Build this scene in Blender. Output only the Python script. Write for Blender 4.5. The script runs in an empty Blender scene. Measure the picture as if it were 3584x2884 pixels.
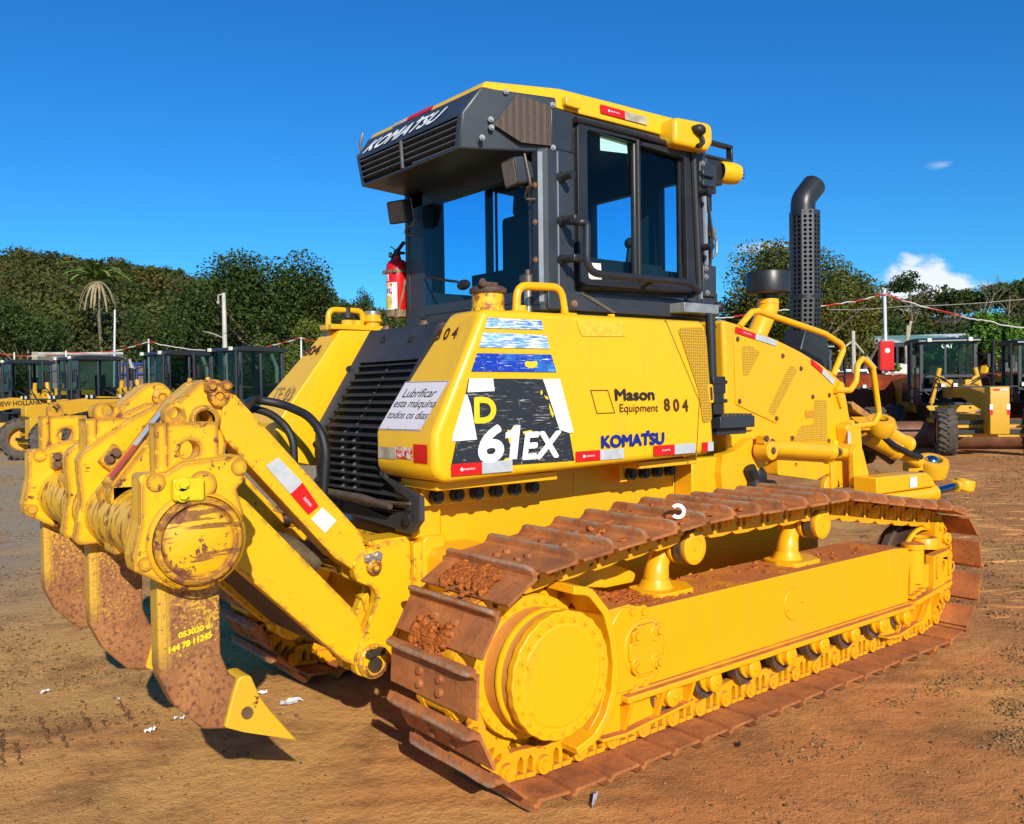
import bpy, bmesh, math, random
import numpy as np
from mathutils import Vector, Matrix
from mathutils.geometry import tessellate_polygon
R = math.radians
PI = math.pi
random.seed(7)
rng = np.random.default_rng(7)
scene = bpy.context.scene
COL = scene.collection

# ------------------------------------------------------------------ camera
CAM = Vector((-2.055, -3.691, 1.569))
YAW, PIT, ROL = 0.674, -0.022, -0.0134
FOC = 3073.0                       # focal length in pixels of the 3584 px wide photograph
F = Vector((math.sin(YAW) * math.cos(PIT), math.cos(YAW) * math.cos(PIT), math.sin(PIT)))
_r = Vector((math.cos(YAW), -math.sin(YAW), 0))
_u = _r.cross(F)
RT = _r * math.cos(ROL) + _u * math.sin(ROL)
UP = -_r * math.sin(ROL) + _u * math.cos(ROL)
cam = bpy.data.cameras.new("camera")
camo = bpy.data.objects.new("camera", cam)
COL.objects.link(camo)
m = Matrix((RT, UP, -F)).transposed().to_4x4()
m.translation = CAM
camo.matrix_world = m
cam.sensor_width = 36
cam.lens = 36 * FOC / 3584
cam.clip_start = 0.05
cam.clip_end = 6000
scene.camera = camo

# ------------------------------------------------------------------ light
SUN_EL, SUN_AZ = R(26.7), R(-155.7)          # azimuth from +y towards +x
w = bpy.data.worlds.new("World")
scene.world = w
w.use_nodes = True
nt = w.node_tree
nt.nodes.clear()
N = nt.nodes.new
sky = N("ShaderNodeTexSky")
sky.sky_type = 'NISHITA'
sky.sun_disc = False
sky.sun_elevation = SUN_EL
sky.sun_rotation = SUN_AZ
sky.air_density = 1.0
sky.dust_density = 0.3
sky.ozone_density = 3.0
hs = N("ShaderNodeHueSaturation")
hs.inputs['Saturation'].default_value = 1.25
hs.inputs['Value'].default_value = 1.0
bg = N("ShaderNodeBackground")
bg.inputs['Strength'].default_value = 0.12
out = N("ShaderNodeOutputWorld")
tcn = N("ShaderNodeTexCoord")
# a few clouds low over the trees, laid out by compass bearing and height in the sky
def cloud(az_deg, el_deg, waz, wel, nscale, lo, hi, stretch):
    mp = N("ShaderNodeVectorRotate")
    mp.rotation_type = 'Z_AXIS'
    mp.inputs['Angle'].default_value = R(az_deg)
    nt.links.new(tcn.outputs['Generated'], mp.inputs['Vector'])
    sx = N("ShaderNodeSeparateXYZ")
    nt.links.new(mp.outputs['Vector'], sx.inputs[0])
    def math_(op, a, b=None, c=None):
        n = N("ShaderNodeMath"); n.operation = op
        for i, v in enumerate((a, b, c)):
            if v is None: continue
            if isinstance(v, (int, float)): n.inputs[i].default_value = v
            else: nt.links.new(v, n.inputs[i])
        return n.outputs[0]
    ax = math_('DIVIDE', sx.outputs['X'], math.tan(R(waz)))
    ez = math_('DIVIDE', math_('SUBTRACT', sx.outputs['Z'], math.sin(R(el_deg))), math.sin(R(wel)))
    rad = math_('SQRT', math_('ADD', math_('MULTIPLY', ax, ax), math_('MULTIPLY', ez, ez)))
    fall = math_('SUBTRACT', 1.0, rad)
    front = math_('GREATER_THAN', sx.outputs['Y'], 0.0)
    nz = N("ShaderNodeTexNoise")
    nz.inputs['Scale'].default_value = nscale
    nz.inputs['Detail'].default_value = 6
    nz.inputs['Roughness'].default_value = 0.55
    cmb = N("ShaderNodeCombineXYZ")
    nt.links.new(math_('MULTIPLY', sx.outputs['X'], stretch), cmb.inputs[0])
    nt.links.new(sx.outputs['Z'], cmb.inputs[2])
    nt.links.new(cmb.outputs[0], nz.inputs['Vector'])
    tot = math_('ADD', math_('MULTIPLY', fall, 0.55), math_('MULTIPLY', math_('SUBTRACT', nz.outputs['Fac'], 0.5), 1.1))
    mr = N("ShaderNodeMapRange"); mr.interpolation_type = 'SMOOTHSTEP'
    nt.links.new(tot, mr.inputs[0])
    mr.inputs[1].default_value = lo; mr.inputs[2].default_value = hi
    return math_('MULTIPLY', mr.outputs[0], front)
nt.links.new(sky.outputs[0], hs.inputs['Color'])
tn = N("ShaderNodeMix"); tn.data_type = 'RGBA'; tn.blend_type = 'MULTIPLY'
tn.inputs['Factor'].default_value = 1
nt.links.new(hs.outputs[0], tn.inputs['A']); tn.inputs['B'].default_value = (.25, .75, 1.08, 1)
cur = tn.outputs['Result']
def bearing(px):                         # degrees from +y towards +x of a column of the 2156 px wide view
    d = F + RT * ((px * 1.6623 - 1792) / FOC)
    return math.degrees(math.atan2(d.x, d.y))
for args in ((bearing(1925), 5.6, 3.8, 2.4, 26, 0.10, 0.30, 0.6, 0.97), (bearing(1610), 8.8, 3.2, 0.55, 14, 0.14, 0.6, 0.35, 0.5), (bearing(1985), 12.7, 1.5, 0.45, 30, 0.16, 0.7, 0.4, 0.4)):
    fac = cloud(*args[:8])
    mx = N("ShaderNodeMix"); mx.data_type = 'RGBA'
    mul = N("ShaderNodeMath"); mul.operation = 'MULTIPLY'; mul.inputs[1].default_value = args[8]
    nt.links.new(fac, mul.inputs[0])
    nt.links.new(mul.outputs[0], mx.inputs['Factor'])
    nt.links.new(cur, mx.inputs['A'])
    mx.inputs['B'].default_value = (7.2, 7.6, 8.2, 1)
    cur = mx.outputs['Result']
nt.links.new(cur, bg.inputs[0])
nt.links.new(bg.outputs[0], out.inputs[0])

sl = bpy.data.lights.new("sun", 'SUN')
sl.energy = 5.0
sl.angle = R(0.53)
sl.color = (1.0, 0.93, 0.80)
so = bpy.data.objects.new("sun", sl)
COL.objects.link(so)
sdir = Vector((math.sin(SUN_AZ) * math.cos(SUN_EL), math.cos(SUN_AZ) * math.cos(SUN_EL), math.sin(SUN_EL)))
so.rotation_euler = (-sdir).to_track_quat('-Z', 'Y').to_euler()
so.location = (-20, -40, 30)
vs = scene.view_settings
vs.view_transform = 'Standard'
vs.look = 'None'
vs.exposure = 0.1
vs.gamma = 1
vs.use_curve_mapping = False
scene.cycles.max_bounces = 8
scene.cycles.transparent_max_bounces = 16
scene.cycles.use_adaptive_sampling = True

def at(px, py, depth):
    """world point at a given distance along the view, for a point of the 2156 x 1735 view"""
    a = (px * 1.6623 - 1792) / FOC
    b = (1442 - py * 1.6623) / FOC
    return CAM + (F + RT * a + UP * b) * depth

def ground(px, depth, z=0.0):
    p = at(px, 826, depth)
    return Vector((p.x, p.y, z))

# ------------------------------------------------------------------ materials
def L(r, g, b):
    def c(v):
        v /= 255.0
        return v / 12.92 if v <= .04045 else ((v + .055) / 1.055) ** 2.4
    return (c(r), c(g), c(b), 1)

class MT:
    """small helper for building node materials"""
    def __init__(s, name, rough=.5, metal=0, spec=.5):
        s.m = bpy.data.materials.new(name)
        s.m.use_nodes = True
        s.t = s.m.node_tree
        s.p = s.t.nodes['Principled BSDF']
        s.p.inputs['Roughness'].default_value = rough
        s.p.inputs['Metallic'].default_value = metal
        s.p.inputs['Specular IOR Level'].default_value = spec
        s._co = None
    def n(s, typ, **k):
        x = s.t.nodes.new(typ)
        for a, v in k.items(): setattr(x, a, v)
        return x
    def l(s, a, b): s.t.links.new(a, b)
    def co(s):
        if s._co is None:
            tc = s.n("ShaderNodeTexCoord"); oi = s.n("ShaderNodeObjectInfo")
            ad = s.n("ShaderNodeVectorMath", operation='ADD')
            ml = s.n("ShaderNodeMath", operation='MULTIPLY'); ml.inputs[1].default_value = 40
            s.l(oi.outputs['Random'], ml.inputs[0])
            s.l(tc.outputs['Object'], ad.inputs[0]); s.l(ml.outputs[0], ad.inputs[1])
            s._co = ad.outputs[0]; s.raw = tc.outputs['Object']
        return s._co
    def noise(s, scale, detail=4, rough=.5, stretch=None, dist=0, raw=False):
        c = s.co()
        if raw: c = s.raw
        if stretch:
            mp = s.n("ShaderNodeMapping"); mp.inputs['Scale'].default_value = stretch
            s.l(c, mp.inputs[0]); c = mp.outputs[0]
        z = s.n("ShaderNodeTexNoise")
        z.inputs['Scale'].default_value = scale; z.inputs['Detail'].default_value = detail
        z.inputs['Roughness'].default_value = rough; z.inputs['Distortion'].default_value = dist
        s.l(c, z.inputs['Vector'])
        return z.outputs['Fac']
    def ramp(s, v, lo, hi, a=0., b=1.):
        r = s.n("ShaderNodeMapRange"); r.inputs[1].default_value = lo; r.inputs[2].default_value = hi
        r.inputs[3].default_value = a; r.inputs[4].default_value = b
        s.l(v, r.inputs[0]); return r.outputs[0]
    def mathn(s, op, a, b=None):
        x = s.n("ShaderNodeMath", operation=op)
        for i, v in enumerate((a, b)):
            if v is None: continue
            if isinstance(v, (int, float)): x.inputs[i].default_value = v
            else: s.l(v, x.inputs[i])
        return x.outputs[0]
    def mix(s, fac, a, b, mode='MIX'):
        x = s.n("ShaderNodeMix", data_type='RGBA', blend_type=mode)
        for v, i in ((fac, 'Factor'), (a, 'A'), (b, 'B')):
            if isinstance(v, (int, float)): x.inputs[i].default_value = v
            elif isinstance(v, tuple): x.inputs[i].default_value = v
            else: s.l(v, x.inputs[i])
        return x.outputs['Result']
    def base(s, c):
        if isinstance(c, tuple): s.p.inputs['Base Color'].default_value = c
        else: s.l(c, s.p.inputs['Base Color'])
    def rough(s, v): s.l(v, s.p.inputs['Roughness'])
    def bump(s, h, strength=.3, dist=.01, normal=None):
        b = s.n("ShaderNodeBump"); b.inputs['Strength'].default_value = strength; b.inputs['Distance'].default_value = dist
        s.l(h, b.inputs['Height'])
        if normal is not None: s.l(normal, b.inputs['Normal'])
        s.l(b.outputs[0], s.p.inputs['Normal']); return b.outputs[0]
    def edge(s, radius=.012, lo=.80, hi=.97):
        bv = s.n("ShaderNodeBevel", samples=4); bv.inputs['Radius'].default_value = radius
        g = s.n("ShaderNodeNewGeometry")
        d = s.n("ShaderNodeVectorMath", operation='DOT_PRODUCT')
        s.l(bv.outputs[0], d.inputs[0]); s.l(g.outputs['Normal'], d.inputs[1])
        return s.ramp(d.outputs['Value'], lo, hi, 1., 0.)
    def up(s):
        g = s.n("ShaderNodeNewGeometry"); x = s.n("ShaderNodeSeparateXYZ"); s.l(g.outputs['Normal'], x.inputs[0])
        return x.outputs['Z']

def simple(name, col, rough=.5, metal=0, var=.12, vs_=6, bump=0, bs=80, spec=.5):
    t = MT(name, rough, metal, spec)
    if var:
        f = t.ramp(t.noise(vs_, 5), .3, .7, 1 - var, 1 + var)
        x = t.n("ShaderNodeVectorMath", operation='SCALE'); x.inputs[0].default_value = col[:3]
        t.l(f, x.inputs['Scale']); t.base(x.outputs[0])
    else: t.base(col)
    if bump: t.bump(t.noise(bs, 4), bump, .004)
    return t.m

YEL = (.86, .42, .005, 1)
YEL2 = (.80, .47, .010, 1)
RUST = (.135, .040, .016, 1)
SOIL = L(178, 104, 46)

def yellow_paint(name, col=YEL, dirt=.25, rough=.34, chips=0.0, topdust=0.0):
    t = MT(name, rough)
    a = t.mix(t.ramp(t.noise(1.7, 5), .42, .72, 0, dirt), col, (.62, .36, .035, 1))
    a = t.mix(t.ramp(t.noise(34, 6, .7), .66, .74, 0, .35 * dirt / .25), a, (.40, .20, .05, 1))
    a = t.mix(t.ramp(t.noise(6, 6, .65, stretch=(1.5, 1.5, .35)), .54, .76, 0, .32), a, (.50, .27, .05, 1))
    if chips:
        ch = t.ramp(t.noise(19, 8, .72), .665 - .03 * chips, .675 - .03 * chips)
        a = t.mix(ch, a, RUST)
    if topdust:
        up = t.ramp(t.up(), .6, .85)
        d = t.mathn('MULTIPLY', up, t.ramp(t.noise(5, 6, .65), .30, .50, .35, topdust))
        a = t.mix(d, a, SOIL)
        t.rough(t.mathn('ADD', rough, t.mathn('MULTIPLY', d, .55)))
    t.base(a)
    t.bump(t.noise(160, 3), .05, .002)
    return t.m

def worn_paint(name, amount=1.0, streak=None):
    """yellow paint rubbed through to rusty steel at the edges and in chips"""
    t = MT(name, .42)
    n1 = t.noise(19, 9, .74)
    n2 = t.noise(60, 5, .65)
    n3 = t.noise(2.2, 3, .5)
    base = t.mix(t.ramp(t.noise(3, 5), .4, .75, 0, .35), (.86, .45, .006, 1), (.62, .33, .025, 1))
    e = t.edge(.030, .92, .995)
    em = t.mathn('MULTIPLY', e, t.ramp(n1, .39 if amount > .5 else .49, .45 if amount > .5 else .55))
    th = t.ramp(n3, .35, .65, .66 - .022 * amount, .595 - .022 * amount)
    chips = t.ramp(t.mathn('SUBTRACT', n1, th), 0, .012)
    dots = t.ramp(n2, .665, .685)
    k = t.mathn('MAXIMUM', em, t.mathn('MAXIMUM', chips, t.mathn('MULTIPLY', dots, .8)))
    if streak:
        sn = t.ramp(t.noise(9, 6, .62, stretch=streak), .545, .575)
        k = t.mathn('MAXIMUM', k, t.mathn('MULTIPLY', sn, .85))
    rc = t.mix(t.ramp(t.noise(30, 5), .35, .65), (.10, .028, .012, 1), (.25, .085, .028, 1))
    t.base(t.mix(k, base, rc))
    t.rough(t.mathn('ADD', .38, t.mathn('MULTIPLY', k, .4)))
    t.bump(t.mathn('SUBTRACT', t.mathn('MULTIPLY', t.noise(90, 4), .3), k), .35, .003)
    return t.m

M = {}
M['yellow'] = yellow_paint('yellow_paint')
M['frame_yellow'] = yellow_paint('track_frame_yellow', (.86, .39, .004, 1), .18, .30, 0, 1.0)
M['link_yellow'] = yellow_paint('link_yellow', (.82, .355, .004, 1), .3, .40, .6, .8)
M['worn'] = worn_paint('worn_yellow_paint', 1.1)
M['worn_light'] = worn_paint('chipped_yellow_paint', .2)
M['worn_tube'] = worn_paint('scraped_yellow_paint', 1.8, (1.3, 3.6, 1.3))
M['front_worn'] = yellow_paint('weathered_yellow', YEL, .35, .4, 1.0, .2)
t = MT('tank_yellow', .30)
a = t.mix(t.ramp(t.noise(1.3, 4), .45, .75, 0, .25), (.86, .475, .009, 1), (.78, .42, .02, 1))
a = t.mix(t.ramp(t.noise(60, 7, .75), .70, .76, 0, .35), a, (.35, .20, .05, 1))
a = t.mix(t.ramp(t.noise(5, 6, .65, stretch=(1.6, 1.6, .3)), .52, .74, 0, .38), a, (.52, .30, .05, 1))
a = t.mix(t.ramp(t.noise(26, 7, .75, stretch=(.4, 1, 3)), .69, .72, 0, .5), a, (.42, .24, .05, 1))
t.base(a); t.bump(t.noise(2.2, 3), .10, .01); M['tank_yellow'] = t.m

t = MT('rusty_cap_paint', .5)
t.base(t.mix(t.ramp(t.noise(22, 8, .7), .47, .56), (.80, .46, .012, 1), (.30, .09, .015, 1))); M['rusty_yellow'] = t.m

# ripper shank : paint at the top, abraded rusty steel below
t = MT('abraded_shank', .55)
n = t.noise(95, 7, .7)
sx = t.n("ShaderNodeSeparateXYZ"); t.co(); t.l(t.raw, sx.inputs[0])
h = t.ramp(sx.outputs['Z'], .62, 1.02, -.15, .07)
p = t.ramp(t.mathn('ADD', t.mathn('ADD', n, h), t.ramp(t.noise(5, 4), .3, .7, -.06, .06)), .50, .58)
edgey = t.mathn('MULTIPLY', t.ramp(sx.outputs['X'], -1.205, -1.190, 1., 0.), t.ramp(sx.outputs['Z'], .70, .80))
p = t.mathn('MAXIMUM', p, t.mathn('MULTIPLY', edgey, t.ramp(n, .36, .44)))
rc = t.mix(t.ramp(t.noise(7, 6, .6), .35, .65), (.23, .085, .028, 1), (.38, .155, .050, 1))
rc = t.mix(t.ramp(t.noise(60, 4), .52, .66), rc, (.15, .055, .022, 1))
t.base(t.mix(t.mathn('MULTIPLY', p, .85), rc, (.66, .38, .03, 1)))
t.bump(t.noise(95, 5, .6), .6, .006); M['shank'] = t.m

# track shoes : brown soil-stained steel with polished grousers
t = MT('soiled_shoe_steel', .62)
a = t.mix(t.ramp(t.noise(6, 7, .62), .35, .66), L(188, 114, 58), L(138, 82, 46))
a = t.mix(t.ramp(t.noise(40, 6, .7), .55, .7, 0, .7), a, L(96, 58, 36))
sx = t.n("ShaderNodeSeparateXYZ"); t.l(t.raw, sx.inputs[0])
gr = t.mathn('MULTIPLY', t.ramp(sx.outputs['Z'], .076, .086), t.ramp(t.noise(25, 5), .40, .54))
a = t.mix(t.mathn('MULTIPLY', gr, .65), a, (.30, .25, .19, 1))
t.base(a)
t.rough(t.mathn('SUBTRACT', .78, t.mathn('MULTIPLY', gr, .3)))
t.bump(t.mathn('ADD', t.mathn('MULTIPLY', t.noise(28, 6, .65), 1.), t.mathn('MULTIPLY', t.noise(120, 3), .25)), .55, .008)
M['shoe'] = t.m
t = MT('dusty_drum', .6)
t.base(t.mix(t.ramp(t.noise(8, 5), .3, .7), (.66, .30, .045, 1), (.55, .24, .06, 1))); M['dusty'] = t.m
t = MT('dry_mud', .95, spec=.15)
t.base(t.mix(t.ramp(t.noise(25, 6), .3, .7), L(198, 112, 50), L(150, 80, 38))); t.bump(t.noise(70, 6, .7), .7, .012); M['mud'] = t.m
M['steel_worn'] = simple('worn_steel', (.20, .15, .10, 1), .45, .5, .3, 20)
M['roller_steel'] = simple('roller_tread_steel', (.13, .085, .06, 1), .5, .3, .4, 14)
M['cab_dark'] = simple('dark_grey_cab_paint', (.030, .036, .046, 1), .42, 0, .25, 4, .05, 200)
M['ac_dark'] = simple('charcoal_moulding', (.036, .043, .053, 1), .38, 0, .25, 3, .08, 90)
M['black'] = simple('black_rubber', (.014, .014, .015, 1), .55, 0, .2, 10)
M['black_metal'] = simple('black_painted_steel', (.022, .023, .025, 1), .38, 0, .2, 8)
M['grey_edge'] = simple('edge_glint_grey', (.20, .23, .27, 1), .42, 0, .15, 10)  # pale grey that paints the light caught along the cab posts
M['interior'] = simple('dark_interior_trim', (.012, .013, .016, 1), .7, 0, .2, 5)
M['chrome'] = simple('chrome_rod', (.55, .55, .58, 1), .14, 1, .05, 3)
M['bluerod'] = simple('plated_cylinder_rod', (.20, .25, .36, 1), .16, 1, .1, 3)
M['bolt'] = simple('brown_bolt_steel', (.17, .095, .055, 1), .5, .3, .25, 30)
M['bolt_black'] = simple('blackened_bolt', (.028, .025, .022, 1), .5, .2, .2, 30)
M['bolt_galv'] = simple('galvanised_bolt', (.42, .40, .36, 1), .38, .7, .2, 30)
M['olive'] = simple('fresh_yellow_green_paint', (.60, .50, .012, 1), .3, 0, .15, 12)
M['red_tape'] = simple('red_reflective_tape', L(205, 24, 24), .35, 0, .1, 15)
M['silver_tape'] = simple('silver_reflective_tape', (.52, .55, .58, 1), .4, .15, .12, 20)
M['dirty_tape'] = simple('faded_reflective_tape', (.42, .36, .26, 1), .5, .0, .3, 20)
t = MT('peeled_tape', .5); t.base(t.mix(t.ramp(t.noise(60, 6, .7), .47, .53), L(200, 30, 24), (.75, .66, .55, 1))); M['peeled_tape'] = t.m
M['white'] = simple('white_print', (.82, .82, .82, 1), .45, 0, .03, 8)
M['ink'] = simple('dark_print', (.025, .018, .016, 1), .5, 0, 0)
M['brown_ink'] = simple('stencil_paint', (.075, .022, .008, 1), .6, 0, 0)
M['faint_ink'] = simple('faded_stencil', (.52, .33, .10, 1), .6, 0, .2, 30)
M['blue_ink'] = simple('blue_print', L(16, 40, 132), .4, 0, 0)
M['yellow_ink'] = simple('yellow_print', (.84, .60, .02, 1), .4, 0, .05)
def scratched(name, base, scr, amt=.60, seed=0, alt=None):
    t = MT(name, .38)
    a = t.noise(9 + seed, 7, .68, stretch=(1.0, 1, 14), dist=.5)
    b = t.noise(30, 5, .7, stretch=(.6, 1, 5))
    c = t.noise(14, 4, .5, stretch=(9, 1, 1.2))
    k = t.mathn('MAXIMUM', t.ramp(a, amt, amt + .04), t.mathn('MAXIMUM', t.mathn('MULTIPLY', t.ramp(b, .62, .70), .7), t.ramp(c, .69, .72, 0, .6)))
    bc = base
    if alt: bc = t.mix(t.ramp(t.noise(3.2, 3, raw=True), .46, .56), base, alt)
    t.base(t.mix(k, bc, scr)); return t.m
M['decal_black'] = scratched('scratched_black_decal', (.022, .027, .036, 1), (.42, .40, .36, 1), .60)
M['decal_blue'] = scratched('scratched_blue_decal', L(18, 58, 170), (.72, .80, .86, 1), .585, 2, L(60, 140, 205))
M['decal_pale'] = scratched('faded_blue_decal', L(120, 175, 212), (.84, .87, .88, 1), .50, 5, L(50, 110, 190))
t = MT('scuffed_white_decal', .45); t.base(t.mix(t.ramp(t.noise(50, 6, .75), .64, .68, 0, .7), (.84, .84, .82, 1), (.25, .2, .12, 1))); M['decal_white'] = t.m
t = MT('stained_white_sign', .5); nn = t.noise(30, 7, .75)
sx = t.n("ShaderNodeSeparateXYZ"); t.co(); t.l(t.raw, sx.inputs[0])
lowm = t.ramp(sx.outputs['Z'], 1.42, 1.53, .07, 0.)
t.base(t.mix(t.ramp(t.mathn('ADD', nn, lowm), .65, .69, 0, .8), (.72, .66, .68, 1), L(196, 70, 70))); M['sign_white'] = t.m
M['paper'] = simple('worn_paper_label', (.76, .72, .64, 1), .6, 0, .08, 30)
M['teal'] = simple('pale_green_sticker', L(170, 225, 205), .4, 0, .04)
M['red_enamel'] = simple('red_enamel', L(205, 20, 14), .25, 0, .06, 8)
M['strap'] = simple('stained_strap', (.24, .17, .09, 1), .6, .2, .3, 30)
M['lens'] = simple('dusty_lamp_lens', (.20, .135, .10, 1), .3, 0, .2, 30)
M['pale_lens'] = simple('pale_lamp_lens', (.75, .72, .60, 1), .25, 0, .1, 20)
# perforated / expanded mesh screens
def mesh_screen(name, col, dark, sc):
    t = MT(name, .55)
    v = t.n("ShaderNodeTexVoronoi"); v.inputs['Scale'].default_value = sc; v.inputs['Randomness'].default_value = .12
    t.co(); t.l(t.raw, v.inputs['Vector'])
    k = t.ramp(v.outputs['Distance'], .30, .46)
    t.base(t.mix(k, dark, col)); t.bump(k, .6, .004); return t.m
M['mesh_yellow'] = mesh_screen('yellow_mesh_screen', (.62, .35, .012, 1), (.34, .18, .01, 1), 70)
M['mesh_brown'] = mesh_screen('brown_mesh_screen', (.085, .055, .038, 1), (.04, .03, .025, 1), 110)

def glass(name, tint, refl=.05):
    m_ = bpy.data.materials.new(name); m_.use_nodes = True
    t_ = m_.node_tree; t_.nodes.clear()
    o = t_.nodes.new("ShaderNodeOutputMaterial"); mx = t_.nodes.new("ShaderNodeMixShader")
    tr = t_.nodes.new("ShaderNodeBsdfTransparent"); gl = t_.nodes.new("ShaderNodeBsdfGlossy")
    lw_ = t_.nodes.new("ShaderNodeLayerWeight"); pw = t_.nodes.new("ShaderNodeMath"); pw.operation = 'POWER'; pw.inputs[1].default_value = 4
    md = t_.nodes.new("ShaderNodeMath"); md.operation = 'MULTIPLY_ADD'; md.inputs[1].default_value = .7; md.inputs[2].default_value = refl * .4
    tr.inputs[0].default_value = tint; gl.inputs['Roughness'].default_value = .03
    gl.inputs[0].default_value = (.9, .95, 1, 1)
    t_.links.new(lw_.outputs['Facing'], pw.inputs[0]); t_.links.new(pw.outputs[0], md.inputs[0])
    t_.links.new(md.outputs[0], mx.inputs[0]); t_.links.new(tr.outputs[0], mx.inputs[1]); t_.links.new(gl.outputs[0], mx.inputs[2])
    t_.links.new(mx.outputs[0], o.inputs[0]); return m_
M['glass'] = glass('tinted_cab_glass', (.50, .80, .94, 1))
M['glass_green'] = glass('green_cab_glass', (.40, .52, .47, 1))

# ------------------------------------------------------------------ mesh helpers
def fillet(pts, r, seg=4, closed=True):
    """round the corners of a 2-D or 3-D polyline; r may be a list"""
    P_ = [Vector(p) for p in pts]; n_ = len(P_); o = []
    for i, p in enumerate(P_):
        ri = r[i] if isinstance(r, (list, tuple)) else r
        if ri <= 0 or (not closed and i in (0, n_ - 1)): o.append(p); continue
        a = P_[i - 1] - p; b = P_[(i + 1) % n_] - p
        la, lb = a.length, b.length
        if la < 1e-6 or lb < 1e-6: o.append(p); continue
        a /= la; b /= lb
        cs = max(-1, min(1, a.dot(b))); ang = math.acos(cs)
        if ang > PI - .06 or ang < .02: o.append(p); continue
        d = min(ri / math.tan(ang / 2), la * .48, lb * .48)
        p0, p1 = p + a * d, p + b * d
        for k in range(seg + 1):
            s = k / seg
            o.append(p0 * (1 - s) ** 2 + p * 2 * s * (1 - s) + p1 * s * s)
    return o

def circ(cx, cy, r, n=24, a0=0, a1=2 * PI, ry=None):
    full = abs(a1 - a0 - 2 * PI) < 1e-6
    k = n if full else n + 1
    return [(cx + r * math.cos(a0 + (a1 - a0) * i / n), cy + (ry or r) * math.sin(a0 + (a1 - a0) * i / n)) for i in range(k)]

AX = {'y': lambda p, t: (p[0], t, p[1]), 'x': lambda p, t: (t, p[0], p[1]), 'z': lambda p, t: (p[0], p[1], t)}

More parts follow.
